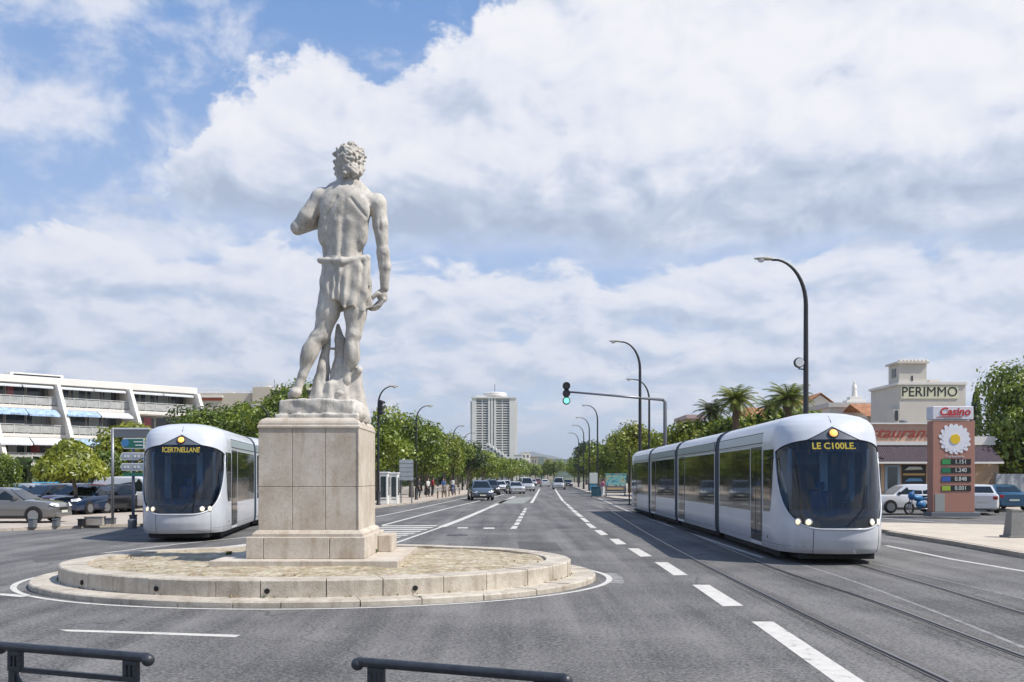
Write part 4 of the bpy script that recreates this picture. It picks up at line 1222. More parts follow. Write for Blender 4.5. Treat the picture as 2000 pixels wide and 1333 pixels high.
    # underframe and first bogie
    mb = MB(); mb.box(-1.05, 1.05, 1.25, TL-0.05, 0.10, 0.30); mb.box(-0.82, 0.82, 0.42, 1.25, 0.12, 0.3); mb.build('underframe', M_UNDER, root)
    for s in (-1, 1):
        for y in (1.9, 3.5):
            mb = MB(); mb.lathe([(0.01,-0.05),(0.27,-0.05),(0.27,0.05),(0.01,0.05)], (s*0.72, y, 0.285), 20, 0, 'X'); mb.build('wheel', M_UNDER, root)
    for s in (-1, 1): MB().bar(surf_o(s*(WSA+0.10), 2.42, 0.01), surf_o(s*(WSA+0.10), 2.36, 0.16), .03, .03).box(-.01,.01,0,0.01,0,0.01,0,Matrix.Translation(surf_o(s*(WSA+0.10), 2.3, 0.1))).build('camera_arm', M_TDARK, root)
    # wiper
    mb = MB(); mb.tube([surf_o(0.1, 0.86, 0.02), surf_o(0.5, 1.25, 0.03), surf_o(0.62, 1.75, 0.03)], 0.010, 5); mb.build('wiper', M_TDARK, root)
    return root
def box_module(L, door):
    """middle module; door = (y0, y1)"""
    root = bpy.data.objects.new('saloon_tmp', None); COL.objects.link(root)
    sec = [(x, z) for z, x in [(p[0], p[1]) for p in PROF]]
    full = [(-x, z) for x, z in sec][:-1] + [(x, z) for x, z in sec][::-1]
    mb = MB(); mb.grid([[(x, y, z) for x, z in full][::-1] for y in (0, L)], close=False)
    n = len(full)
    mb.build('body', M_TRAM, root, smooth=True)
    mb = MB()
    for y in (0.004, L-0.004): MB().add([(x*0.985, y, z) for x, z in full], [tuple(range(n))]).build('end_wall', M_INTD, root)

    for s in (-1, 1):
        X = s*1.2
        def pn(nm, y0, y1, z0, z1, m, off=0.005, par=root):
            mb = MB(); mb.add([(X+s*off, y0, z0),(X+s*off, y1, z0),(X+s*off, y1, z1),(X+s*off, y0, z1)], [(0,1,2,3) if s > 0 else (3,2,1,0)])
            return mb.build(nm, m, par)
        for y0, y1 in ((0.12, door[0]-0.08), (door[1]+0.08, L-0.12)):
            if y1-y0 < 0.3: continue
            k = max(1, round((y1-y0)/1.9))
            for i in range(k): pn('side_window', y0+(y1-y0)*i/k+0.012, y0+(y1-y0)*(i+1)/k-0.012, 1.08, 2.68, M_TGLASS)
        dr = pn('door', door[0], door[1], 0.36, 2.70, M_TDARK, 0.004)
        mid = (door[0]+door[1])/2
        pn('door_glass', door[0]+.05, mid-.02, 0.5, 2.64, M_TGLASS, 0.010, dr); pn('door_glass', mid+.02, door[1]-.05, 0.5, 2.64, M_TGLASS, 0.010, dr)
        pn('door_sill', door[0], door[1], 0.28, 0.35, M_INTL, 0.012, dr)
        pn('roof_panel', 0.06, L-0.06, 2.80, 3.02, M_TRAMG, 0.006)
        mb = MB(); mb.tube([(X+s*.0, 0.03, 2.785), (X+s*.0, L-.03, 2.785)], 0.013, 5); mb.tube([(s*1.178, 0.03, 3.03), (s*1.178, L-.03, 3.03)], 0.013, 5); mb.tube([(X, .03, 2.74), (X, L-.03, 2.74)], 0.005, 5); mb.tube([(X, .03, .40), (X, L-.03, .40)], 0.004, 5)
        mb.build('trim_line', M_TLINE, root)
    mb = MB(); mb.box(-1.05, 1.05, 0.05, L-0.05, 0.10, 0.30); mb.build('underframe', M_UNDER, root)
    return root
def gangway(par, p, q):
    """dark folded gangway between two module ends p and q"""
    sec = [(pp[1]*0.992, pp[0]+0.0) for pp in PROF]; full = [(-x, z) for x, z in sec][:-1] + [(x, z) for x, z in sec][::-1]
    d = (Vector(q)-Vector(p)); L = d.length; d.normalize(); sx = Vector((d.y, -d.x, 0))
    mb = MB(); rows = []
    for i in range(9):
        t = i/8; k = 1.006 if i % 2 == 0 else 0.985
        o = Vector(p) + d*L*t
        rows.append([tuple(o + sx*x*k + Vector((0,0,z*(1+(k-1)*.6)))) for x, z in full][::-1])
    mb.grid(rows); return mb.build('gangway', M_BELL, par, auto=20)

def tram(name_loc, heads, text, label, nmid=3, txt_sx=1.0):
    """heads: list of joint points on the centre line, front to back (world)"""
    root = empty('tram', (*heads[0][:2], 0), label=label, cat='tram', group='silver articulated trams')
    org = Vector((*heads[0][:2], 0))
    def place(mod, a, b, flip=False):
        a, b = Vector(a)-org, Vector(b)-org
        d = (b-a).normalized(); ang = math.atan2(d.y, d.x) - PI/2
        if flip: ang += PI
        Mx = Matrix.Translation(b if flip else a) @ Matrix.Rotation(ang, 4, 'Z')
        for ch in list(mod.children):
            c = ch.copy(); COL.objects.link(c); c.parent = root; c.matrix_local = Mx
            for g in ch.children:
                e = g.copy(); COL.objects.link(e); e.parent = c; e.matrix_local = Matrix.Identity(4)
    return root, place, org
CABM = cab_module(); SALA = box_module(7.0, (5.45, 6.75)); SALB = box_module(7.0, (5.3, 6.6))
def along(pts, s):
    for i in range(len(pts)-1):
        L = (pts[i+1]-pts[i]).length
        if s <= L or i == len(pts)-2: return pts[i] + (pts[i+1]-pts[i])*(s/L)
        s -= L
def make_tram(path, text, label, sxt=1.0):
    path = [Vector((p[0], p[1], 0)) for p in path]
    root, place, org = tram(None, path, text, label)
    s = 0.0; g = 0.60; lens = [TL, 7.0, 7.0, TL]
    mods = [CABM, SALA, SALB, CABM]
    prev = None
    for i, (m, L) in enumerate(zip(mods, lens)):
        a, b = along(path, s), along(path, s+L)
        place(m, a, b, flip=(i == 3))
        if prev is not None: gangway(root, prev-org-(a-prev)*0.06, a-org+(a-prev)*0.06)
        prev = b; s += L + g
    a, b = along(path, 0)-org, along(path, TL)-org
    d = (b-a).normalized(); ang = math.atan2(d.y, d.x) - PI/2
    Mx = Matrix.Rotation(ang, 4, 'Z')
    yd = surf(0, 2.60).y + 0.10
    t = text_mesh('destination_text', text, 0.21, M_LED, root, Matrix.Translation((0, yd, 2.645)) @ Matrix.Rotation(R(-16), 4, 'X'), 0.002, 0, sxt, bold=0.004)
    t.matrix_local = Mx
    return root
t1 = make_tram([(7.24, 19.9), (7.54, 27.2), (7.72, 40), (7.9, 60)], 'LE C100LE.', 'silver articulated tram showing LE C100LE on its front, on the right-hand tracks')
t2 = make_tram([(-9.92, 26.9), (-11.15, 35.2), (-11.4, 42), (-11.2, 62)], 'ICERTNELLANE', 'silver articulated tram half hidden behind the statue pedestal', 0.74)
t2.scale = (1.02, 1.0, 1.045)
for m in (CABM, SALA, SALB):
    for ch in list(m.children_recursive): bpy.data.objects.remove(ch)
    bpy.data.objects.remove(m)
# ------------------------------------------------------------------ trees
def leaf_mat(name, c1, c2, c3, trans=0.35, scale=0.8):
    m = bpy.data.materials.new(name); m.use_nodes = True
    nt = m.node_tree; nt.nodes.clear(); out = N(nt, 'ShaderNodeOutputMaterial')
    df = N(nt, 'ShaderNodeBsdfDiffuse'); tl = N(nt, 'ShaderNodeBsdfTranslucent'); mx_ = N(nt, 'ShaderNodeMixShader'); mx_.inputs[0].default_value = trans
    gl = N(nt, 'ShaderNodeBsdfGlossy'); gl.inputs['Roughness'].default_value = 0.45; m2 = N(nt, 'ShaderNodeMixShader'); m2.inputs[0].default_value = 0.05
    g = N(nt, 'ShaderNodeNewGeometry'); oi = N(nt, 'ShaderNodeObjectInfo')
    n = N(nt, 'ShaderNodeTexNoise'); n.inputs['Scale'].default_value = scale; n.inputs['Detail'].default_value = 3
    nt.links.new(g.outputs['Position'], n.inputs['Vector'])
    isl = g.outputs['Random Per Island']
    f_ = math_node(nt, 'ADD', math_node(nt, 'MULTIPLY_ADD', math_node(nt, 'SUBTRACT', n.outputs['Fac'], 0.5), 1.6, 0.28), math_node(nt, 'MULTIPLY', isl, 0.40))
    f_ = math_node(nt, 'ADD', f_, math_node(nt, 'MULTIPLY_ADD', oi.outputs['Random'], 0.3, -0.15), None, True)
    r = N(nt, 'ShaderNodeValToRGB'); e = r.color_ramp.elements
    e[0].position = 0.05; e[0].color = (*c1, 1); e[1].position = 0.95; e[1].color = (*c3, 1); x = e.new(0.5); x.color = (*c2, 1)
    nt.links.new(f_, r.inputs['Fac'])
    for s_ in (df, tl): nt.links.new(r.outputs['Color'], s_.inputs['Color'])
    nt.links.new(df.outputs[0], mx_.inputs[1]); nt.links.new(tl.outputs[0], mx_.inputs[2])
    nt.links.new(mx_.outputs[0], m2.inputs[1]); nt.links.new(gl.outputs[0], m2.inputs[2]); nt.links.new(m2.outputs[0], out.inputs['Surface'])
    return m
M_LEAF = leaf_mat('plane_leaf', (0.038, 0.072, 0.010), (0.16, 0.225, 0.022), (0.34, 0.38, 0.05))
M_LEAFD = leaf_mat('dark_leaf', (0.022, 0.042, 0.012), (0.055, 0.090, 0.022), (0.10, 0.14, 0.03), 0.25)
M_LEAFY = leaf_mat('yellow_green_leaf', (0.08, 0.12, 0.012), (0.20, 0.24, 0.025), (0.34, 0.34, 0.05))
M_PALM = leaf_mat('palm_leaf', (0.06, 0.10, 0.012), (0.20, 0.26, 0.03), (0.36, 0.38, 0.07), 0.35, 1.5)
M_BARK = mat('bark', (0.16, 0.14, 0.115), 0.95, var=0.35, vscale=5, bump=0.6, bscale=14)
M_BARKP = mat('palm_bark', (0.14, 0.095, 0.06), 0.95, var=0.4, vscale=9, bump=0.8, bscale=16)

def leaf_mesh(name, pts, nrm, size, rnd_, m, aspect=1.7, fold=True):
    """one small folded leaf clump per point"""
    n = len(pts); rng = np.random.default_rng(rnd_)
    nrm = nrm + rng.normal(0, 0.55, nrm.shape); nrm /= np.linalg.norm(nrm, axis=1, keepdims=True)
    ref = rng.normal(0, 1, nrm.shape); a = np.cross(nrm, ref); a /= np.linalg.norm(a, axis=1, keepdims=True); b = np.cross(nrm, a)
    s = size*rng.uniform(0.55, 1.25, (n, 1))
    # leaf-shaped six-point outline
    out_ = [(-1.0, 0), (-0.35, 0.55), (0.45, 0.5), (1.0, 0.0), (0.4, -0.55), (-0.4, -0.5)]
    V = np.stack([pts + a*s*x*0.5*aspect*0.75 + b*s*y*0.8 + nrm*s*(0.14*abs(y)*(1 if fold else 0)) for x, y in out_], 1).reshape(-1, 3)
    me = bpy.data.meshes.new(name)
    me.vertices.add(len(V)); me.vertices.foreach_set('co', V.astype(np.float32).ravel())
    me.loops.add(n*6); me.loops.foreach_set('vertex_index', np.arange(n*6, dtype=np.int32))
    me.polygons.add(n); me.polygons.foreach_set('loop_start', np.arange(0, n*6, 6, dtype=np.int32)); me.polygons.foreach_set('loop_total', np.full(n, 6, np.int32))
    me.update(calc_edges=True); me.validate(); me.materials.append(m)
    return me

def make_tree(name, H, rx, trunk_h, n_clump, n_leaf, size, m, seed, rz=None, shape=1.0, low=0.0, spread=0.42):
    """broadleaf tree: tapered trunk, limbs, crown of clumps of leaves; returns (trunk mesh, crown mesh)"""
    rng = np.random.default_rng(seed); rnd = random.Random(seed)
    rz = rz or (H-trunk_h)/2; cz = H - rz
    cl = []
    for i in range(n_clump):
        v = rng.normal(0, 1, 3); v /= np.linalg.norm(v)
        rr = rng.uniform(0.35, 0.95)
        x, y, z = v[0]*rx*rr, v[1]*rx*rr, v[2]*rz*rr
        k = 1.0 - 0.25*max(0, v[2])*shape
        cs = rng.uniform(0.7, 1.35)*rx*spread
        cl.append((x*k, y*k, cz+z, cs))
    P_, Nn = [], []
    tot = sum(c[3]**2 for c in cl)
    for x, y, z, cs in cl:
        k = int(n_leaf*cs**2/tot)
        v = rng.normal(0, 1, (k, 3)); v /= np.linalg.norm(v, axis=1, keepdims=True)
        rr = cs*rng.uniform(0.45, 1.08, (k, 1))**0.6
        rr *= 1 + 0.25*np.sin(v[:, :1]*5+x)*np.cos(v[:, 1:2]*6+y)
        p = v*rr*np.array([1, 1, 0.72]) + np.array([x, y, z])
        P_.append(p); Nn.append(v + np.array([0, 0, 0.35]))
    P_ = np.concatenate(P_); Nn = np.concatenate(Nn)
    keep = P_[:, 2] > trunk_h*0.72 + low; P_, Nn = P_[keep], Nn[keep]
    crown = leaf_mesh('crown', P_, Nn, size, seed, m)
    mb = MB(); r0 = 0.022*H + 0.05
    bend = rnd.uniform(-.15, .15)
    mb.tube([(0,0,-0.05),(bend*.3,0,trunk_h*.4),(bend,bend*.5,trunk_h),(bend*.7,0,cz)], [r0*1.25, r0, r0*.8, r0*.35], 9)
    for c in rnd.sample(cl, min(len(cl), 9)):
        z0 = rnd.uniform(trunk_h*.85, cz*.95)
        mb.tube([(bend, bend*.3, z0), (c[0]*.5, c[1]*.5, z0+(c[2]-z0)*.62), (c[0]*.92, c[1]*.92, c[2])], [r0*.5, r0*.32, r0*.1], 6)
    t = mb.build('trunk', M_BARK, None, smooth=True); tm = t.data; bpy.data.objects.remove(t)
    return tm, crown
def tree(name, meshes, loc, label, group, rz=None, sc=1.0, cat='tree', m=None):
    rz = random.uniform(0, 6.28) if rz is None else rz
    o = empty(name, loc, rz, label, cat, group); o.scale = (sc, sc, sc) if isinstance(sc, (int, float)) else sc
    link_mesh('trunk', meshes[0], o); c = link_mesh('crown', meshes[1], o)
    if m:
        c.data = meshes[1].copy(); c.data.materials[0] = m
    return o
PL = [make_tree('plane_tree', 8.4, 3.3, 2.7, 26, 6500, 0.23, M_LEAF, 40+i) for i in range(3)]
PLF = [make_tree('plane_tree', 8.2, 3.4, 2.5, 22, 2600, 0.38, M_LEAF, 60+i) for i in range(2)]
PLD = [make_tree('dark_tree', 8.8, 3.0, 2.2, 24, 4500, 0.27, M_LEAFD, 70)]
PLY = [make_tree('bright_tree', 7.6, 3.1, 2.3, 24, 4800, 0.25, M_LEAFY, 80)]
def kerb_x(pts, Y):
    for a, b in zip(pts[:-1], pts[1:]):
        if a.y <= Y <= b.y: return a.x + (b.x-a.x)*(Y-a.y)/(b.y-a.y)
    return pts[-1].x + (Y-pts[-1].y)*0.04
rt = random.Random(21)
# left avenue, two rows: first trees individually described
ordn = ['nearest', 'second', 'third', 'fourth', 'fifth', 'sixth', 'seventh', 'eighth', 'ninth', 'tenth', 'eleventh', 'twelfth']
k = 0
for row, off in ((0, 3.4), (1, 8.5), (2, 14.0)):
    Y = (72.0, 64.0, 70.0)[row]; i = 0
    while Y < 300:
        x = kerb_x(lp, Y) - off + rt.uniform(-.6, .6)
        nearby = Y < 130
        ms = rt.choice(PL) if nearby else rt.choice(PLF)
        sc = rt.uniform(0.94, 1.05) * float(np.interp(Y, [70, 95, 130, 170, 260], [.86, .90, .82, .76, .80]))
        mm_ = None
        which = 'green plane tree'
        if i == 5 and row == 0: mm_ = M_LEAFD; which = 'darker plane tree'
        if i in (3, 9) and row == 0: mm_ = M_LEAFY; which = 'yellowish plane tree'
        rn = ('front row beside the left carriageway', 'middle row of the left avenue', 'rear row of the left avenue')[row]
        nth = ordn[i] if i < 12 else None
        lab = f'{which}, {nth} in the {rn}' if nth and i else (f'{which}, first in the {rn}' if nth else f'small distant plane tree at the far end of the {rn.replace(" beside the left carriageway","")}')
        tree('plane_tree', ms, (x, Y, 0.08), lab, 'plane trees of the left avenue' if nth else 'far plane trees of the left avenue, ' + ('front', 'middle', 'rear')[row], sc=sc, m=mm_)
        Y += (9.5 if row == 0 else 11)*rt.uniform(.9, 1.15)*(1 + Y/500); i += 1
# right avenue
for row, off in ((0, 4.2), (1, 10.5)):
    Y = 92.0 if row == 0 else 84.0; i = 0
    while Y < 330:
        rk = rp[::-1]
        x = kerb_x(rk, Y) + off + rt.uniform(-.6, .6)
        ms = rt.choice(PL) if Y < 130 else rt.choice(PLF)
        mm_ = None; which = 'green tree'
        if row == 0 and i in (0, 3): mm_ = M_LEAFY; which = 'yellow-green tree'
        if row == 0 and i in (6, 7, 8): mm_ = M_LEAFD; which = 'dark green tree'
        rn = 'front row beside the right carriageway' if row == 0 else 'back row behind the advertising panels'
        nth = ordn[i] if i < 12 else None
        lab = f'{which}, {nth if i else "first"} in the {rn}' if nth else 'small distant tree at the far end of the right-hand avenue, ' + ('front row' if row == 0 else 'back row')
        tree('avenue_tree', ms, (x, Y, 0.08), lab, 'trees of the right avenue' if nth else 'far trees of the right avenue, ' + ('front' if row == 0 else 'back'), sc=rt.uniform(.82, .95)*(1.30 if mm_ is M_LEAFD else 1), m=mm_)
        Y += 11.5*rt.uniform(.9, 1.2)*(1 + Y/500); i += 1
# the end of the road: trees closing the view
for i, (u, v, Y) in enumerate([(1022,900,330),(1034,905,345),(1046,908,370),(1058,906,390),(1070,904,380),(1082,898,350)]):
    q = P(u, 932, Y)
    tree('distant_tree', PLF[i % 2], (q.x, Y, 0), 'small tree closing the far end of the boulevard', 'trees closing the far end of the boulevard', sc=((932-v)/F*Y+1.9)/8.2*rt.uniform(.95, 1.05))
# trees behind the left tram and before the white terraces
def at(u, vb, Y): return (P(u, 932, Y).x, Y, 0.08)
BIGL = make_tree('broad_tree', 7.6, 4.4, 2.0, 34, 17000, 0.18, M_LEAF, 91, spread=0.30)
tree('broad_tree', BIGL, at(545, 0, 60), 'tall bright green tree just left of the statue feet', 'trees behind the left tram', sc=(0.85, 0.85, 1.03), rz=0.5)
tree('broad_tree', BIGL, at(450, 0, 63), 'wide low green tree above the roof of the left tram', 'trees behind the left tram', sc=(1.15, 1.15, 0.84), rz=2.0)
tree('broad_tree', PL[1], at(400, 0, 72), 'darker green tree beside the end of the white terraced building', 'trees behind the left tram', sc=0.9, m=M_LEAFD)
tree('broad_tree', PL[0], at(505, 0, 78), 'green tree behind the two broad trees left of the statue', 'trees behind the left tram', sc=1.0)
SML = make_tree('small_tree', 5.0, 2.0, 1.7, 20, 5200, 0.16, M_LEAFY, 95)
tree('small_tree', SML, at(250, 0, 52), 'small yellow-green tree behind the blue and grey direction signs', 'small trees before the terraced building', sc=(1.0, 1.0, 1.03))
tree('small_tree', SML, at(212, 0, 50), 'small dark green tree to the right of the weeping tree', 'small trees before the terraced building', sc=0.68, m=M_LEAF)
tree('small_tree', SML, at(8, 0, 47), 'small feathery green tree at the edge of the car park, furthest left', 'small trees before the terraced building', sc=(.45,.45,.64), m=M_LEAF)
# weeping tree with hanging leaf strands
M_LEAFW = leaf_mat('willow_leaf', (0.12, 0.16, 0.012), (0.30, 0.34, 0.03), (0.46, 0.46, 0.07), 0.4, 2.0)
def weeping(H, rx, seed, zlow):
    rng = np.random.default_rng(seed); P_, Nn = [], []
    for s_ in range(760):
        a = rng.uniform(0, 2*PI); rr = rx*math.sqrt(rng.uniform(0.02, 1))
        ztop = H*(1 - 0.34*(rr/rx)**2) * rng.uniform(0.90, 1.0); L = rng.uniform(0.35, 1.0)*(ztop-zlow)
        k = int(L*15)+4
        t = np.linspace(0, 1, k)
        x = math.cos(a)*(rr*(0.75 + 0.35*np.sqrt(t))); y = math.sin(a)*(rr*(0.75+0.35*np.sqrt(t))); z = ztop + 0.10*np.sin(t*3) - L*t**1.5
        p = np.stack([x, y, z], 1) + rng.normal(0, 0.035, (k, 3)); P_.append(p); Nn.append(np.tile([[math.cos(a), math.sin(a), 0.4]], (k, 1)))
    P_ = np.concatenate(P_); Nn = np.concatenate(Nn)
    me = leaf_mesh('crown', P_, Nn, 0.10, seed, M_LEAFW, aspect=4.2)
    mb = MB(); mb.tube([(0.3,0,0),(0.25,0,1.2),(0.05,0,H*.55),(0,0,H*.9)], [.12,.10,.09,.04], 8)
    for q in range(7):
        a = q*0.9; mb.tube([(0.1,0,H*.5),(math.cos(a)*rx*.4,math.sin(a)*rx*.4,H*.85),(math.cos(a)*rx*.7,math.sin(a)*rx*.7,H*.8)], [.05,.03,.012], 5)
    t = mb.build('trunk', M_BARK, None, smooth=True); tm = t.data; bpy.data.objects.remove(t)
    return tm, me
tree('weeping_tree', weeping(3.75, 1.6, 5, 1.7), at(138, 0, 45), 'bright yellow-green weeping tree above the parked cars', None, rz=0.0, sc=1.0)
# big tree beyond the filling station sign
BIGR = make_tree('big_tree', 9.4, 4.6, 1.4, 52, 26000, 0.20, M_LEAF, 97, rz=4.3, spread=0.32)
tree('big_tree', BIGR, at(2005, 0, 60), 'large dense green tree beyond the grey fence, tallest on the right', None, rz=1.0, sc=(.86,.86,1.0))
tree('shrub', SML, at(1896, 0, 64), 'low green tree between the painted building and the large tree', None, rz=1.0, sc=(0.9,0.9,0.95), m=M_LEAF)
# bushes in front of the palms, right of the mast
for i, (u, Y, sc_) in enumerate([(1340,62,1.18),(1375,64,1.2),(1420,60,1.2),(1465,62,1.22),(1505,60,1.26),(1560,60,1.34),(1290,74,1.12),(1590,66,.96)]):
    tree('small_tree', SML, at(u, 0, Y), ['green bushy tree right of the signal mast, first of the clump above the tram roof','green bushy tree under the dark palm','green bushy tree under the bright palm','low green bush between the two big palms','green bushy tree left of the palm by the lamp post','green bushy tree right of the tall lamp post foot','larger green tree behind the two thin lamp posts','green bushy tree before the tiled gable'][i], 'bushy trees behind the right tram', sc=sc_*1.0, m=M_LEAF if i % 3 else M_LEAFY)

def make_palm(H, n, fl, seed, m):
    rng = random.Random(seed); mb = MB()
    for k_ in range(n):
        a = k_*2.39996; t0 = (k_+0.5)/n
        up = 1.40 - 1.80*t0; L = fl*rng.uniform(.80, 1.05)
        dx, dy = math.cos(a), math.sin(a)
        pts = []
        for i in range(12):
            s_ = i/11
            ang_ = up - s_*0.80 - 0.25*s_*s_
            if i == 0: p = Vector((dx*.12, dy*.12, H))
            else: p = pts[-1] + Vector((dx*math.cos(ang_), dy*math.cos(ang_), math.sin(ang_)))*(L/11)
            pts.append(p)
        mb.tube(pts, [0.035*(1-i/12)+0.006 for i in range(12)], 4, 1)
        side = Vector((-dy, dx, 0))
        for i in range(1, 12):
            for h2 in (0.0, 0.5):
                if i == 11 and h2: continue
                p = pts[i] if not h2 else (pts[i]+pts[i+1])/2
                d = (pts[min(11,i+1)]-pts[i-1]).normalized(); w_ = 0.62*fl/2.6*(math.sin(PI*min(1, (i+h2)/11*0.85+0.15)))**0.6 + 0.12
                for sg in (-1, 1):
                    dirn = (side*sg*0.85 + d*0.7 + Vector((0,0,-0.18-rng.random()*.25))).normalized()
                    q = p + dirn*w_; ww = d*0.045*fl/2.6
                    mb.add([p-ww, p+ww, q+ww*.15, q-ww*.15], [(0,1,2,3) if sg > 0 else (3,2,1,0)], 0)
    c = mb.build('fronds', [m, M_BARKP], None); cm = c.data; bpy.data.objects.remove(c)
    mb = MB(); pr = []
    for i in range(26): pr.append((0.20 + 0.05*(i % 2) + (0.10 if i < 2 else 0) + (0.12 if i > 22 else 0), H*i/25))
    mb.lathe(pr, (0,0,0), 12); t = mb.build('trunk', M_BARKP, None, smooth=True); tm = t.data; bpy.data.objects.remove(t)
    return tm, cm
for (u, v, Y, n, fl, m, lab) in [(1437,778,58,46,1.45,M_PALM,'bright green palm with full round head above the right tram, left of the lamp post'),
                     (1392,800,62,34,1.35,M_LEAFD,'dark blue-green palm to the left of the bright round palm'),
                     (1540,776,56,40,1.6,M_PALM,'spiky green palm directly beside the tall lamp post'),
                     (1505,792,60,26,1.2,M_PALM,'smaller green palm left of the palm at the lamp post')]:
    q = P(u, v, Y); tm, cm = make_palm(q.z-0.2, n, fl, int(u), m)
    o = empty('palm_tree', (q.x, Y, 0.08), 0, lab, 'palm tree', 'palms behind the right tram'); link_mesh('trunk', tm, o); link_mesh('crown', cm, o)

# plane trees added out of view behind the camera, giving the windows dark reflections
for i, (x, y, sc_) in enumerate(((-26,-24,1.1),(-13,-30,1.0),(5,-26,1.15),(17,-33,1.0),(30,-26,1.1))):
    tree('plane_tree', PL[i % 3], (x, y, 0), 'unseen plane tree added behind the camera for dark reflections in the tram windows', 'plane trees added behind the camera for reflections', sc=sc_)
# ------------------------------------------------------------------ street lamps, signal, signs, bollards
M_POLE = mat('pole_paint', (0.020, 0.021, 0.024), 0.45)
M_POLEG = mat('grey_pole', (0.22, 0.23, 0.25), 0.4, 0.4)
M_HEAD = mat('lamp_housing', (0.30, 0.28, 0.22), 0.5)
M_BOWL = mat('lamp_bowl', (0.60, 0.62, 0.62), 0.15, spec=0.8)
def street_lamp(u_base, Y, z_top, head_u, label, side=None, z_base=0.08, rad=None, flood=False, group='curved boulevard street lamps', hu_v=None):
    """tapered post curving over to a cobra head; head_u = photo column of the head's tip"""
    b = P(u_base, 932, Y); hx = P(head_u, 932, Y).x - b.x
    s = -1 if hx < 0 else 1; hx = abs(hx)
    o = empty('street_lamp', (b.x, Y, z_base), label=label, cat='street lamp', group=group)
    H = z_top - z_base; rr = H*0.0105
    arc = hx*0.62; pts = [(0,0,0),(0,0,H*.3),(0,0,H-arc*1.45)]
    n0 = len(pts)
    for i in range(1, 11):
        t = i/10*PI/2*0.93; pts.append((s*arc*(1-math.cos(t)), 0, H-arc*1.45 + (arc*1.45-0.03)*math.sin(t)))
    hp = pts[-1]; e = (s*(hx-0.62), 0, H-0.04); pts.append(e)
    rs = [rr*1.25, rr*1.0, rr*.78] + [rr*(.78-.38*i/10) for i in range(1, 11)] + [rr*.38]
    MB().tube(pts, rs, 10).build('post', M_POLE, o, smooth=True)
    mb = MB(); mb.lathe([(rr*1.9,0),(rr*1.9,0.08),(rr*1.5,0.12),(rr*1.5,0.9),(rr*1.3,0.95)], (0,0,0), 14); mb.build('base_sleeve', M_POLE, o, auto=40)
    # lamp head
    mb = MB(); rows = []
    for i in range(9):
        t = i/8; x = (hx-0.66) + 0.68*t; wv = 0.13*math.sin(PI*(0.18+0.80*t))**0.7; hh = 0.075*math.sin(PI*(0.22+0.70*t))**0.7
        rows.append([(s*x, wv*math.cos(a), H-0.02 + 0.02*t + max(-0.35, math.sin(a))*hh) for a in [2*PI*k/12 for k in range(12)]])
    mb.grid(rows, close=True); mb.add(rows[0], [tuple(range(12))]); mb.add(rows[-1], [tuple(range(12))])
    hd = mb.build('lamp_head', M_HEAD, o, smooth=True)
    mb = MB(); mb.sphere((s*(hx-0.24), 0, H-0.045), 0.125, 14, sz=0.7); mb.build('glass_bowl', M_BOWL, hd, smooth=True)
    if flood:
        mb = MB(); mb.lathe([(0.16,-.06),(0.19,0.0),(0.19,0.07),(0.165,0.08)], (s*0.26,-0.06,flood), 20, 0, 'Y'); fl_ = mb.build('floodlight', M_POLE, o, auto=40)
        mb = MB(); mb.lathe([(0.155,-.075),(0.155,-.065)], (s*0.26,-0.06,flood), 20, 0, 'Y'); mb.build('floodlight_glass', M_BOWL, fl_)
        mb = MB(); mb.bar((0,0,flood-.25),(s*.26,-.02,flood-.22),.04,.04); mb.bar((s*.26,-.02,flood-.25),(s*.26,0,flood-.1),.03,.03); mb.bar((0,0,flood),(s*.1,0,flood),.05,.05); mb.build('bracket', M_POLE, o)
    return o
def ztop(u, v, Y): return P(u, v, Y).z
street_lamp(1574, 33, ztop(1478, 506, 33), 1474, 'tallest street lamp, rising behind the right tram, with a round floodlight on its post', flood=ztop(1556, 709, 33)-0.08)
street_lamp(1250, 54, ztop(1200, 667, 54), 1190, 'second tallest street lamp on the right, its post crossing the signal arm')
street_lamp(1268, 72, ztop(1230, 741, 72), 1222, 'thin street lamp just right of the post that crosses the signal arm')
for u, v, hu, Y, lab in [(1167,792,1136,104,'thin street lamp over the advertising panels, first of the far right row'),(1151,816,1124,124,'thin street lamp second in the far right row'),(1140,831,1117,142,'thin street lamp third in the far right row'),(1130,846,1110,165,'smallest thin street lamp, last in the far right row')]:
    street_lamp(u, Y, ztop(u, v, Y), hu, lab)
for u, v, hu, Y, lab in [(739,755,778,60,'street lamp just right of the pedestal with a signal head on its post'),(813,793,846,74,'street lamp second right of the pedestal, before the plane trees'),(886,832,908,105,'distant street lamp rising above the plane trees left of the tower'),(903,846,931,130,'most distant street lamp on the left side, near the tower foot')]:
    street_lamp(u, Y, ztop(u, v, Y), hu, lab)
street_lamp(527, 55, ztop(500, 792, 55), 487, 'pale street lamp arching over the left tram roof, beside the pedestal')
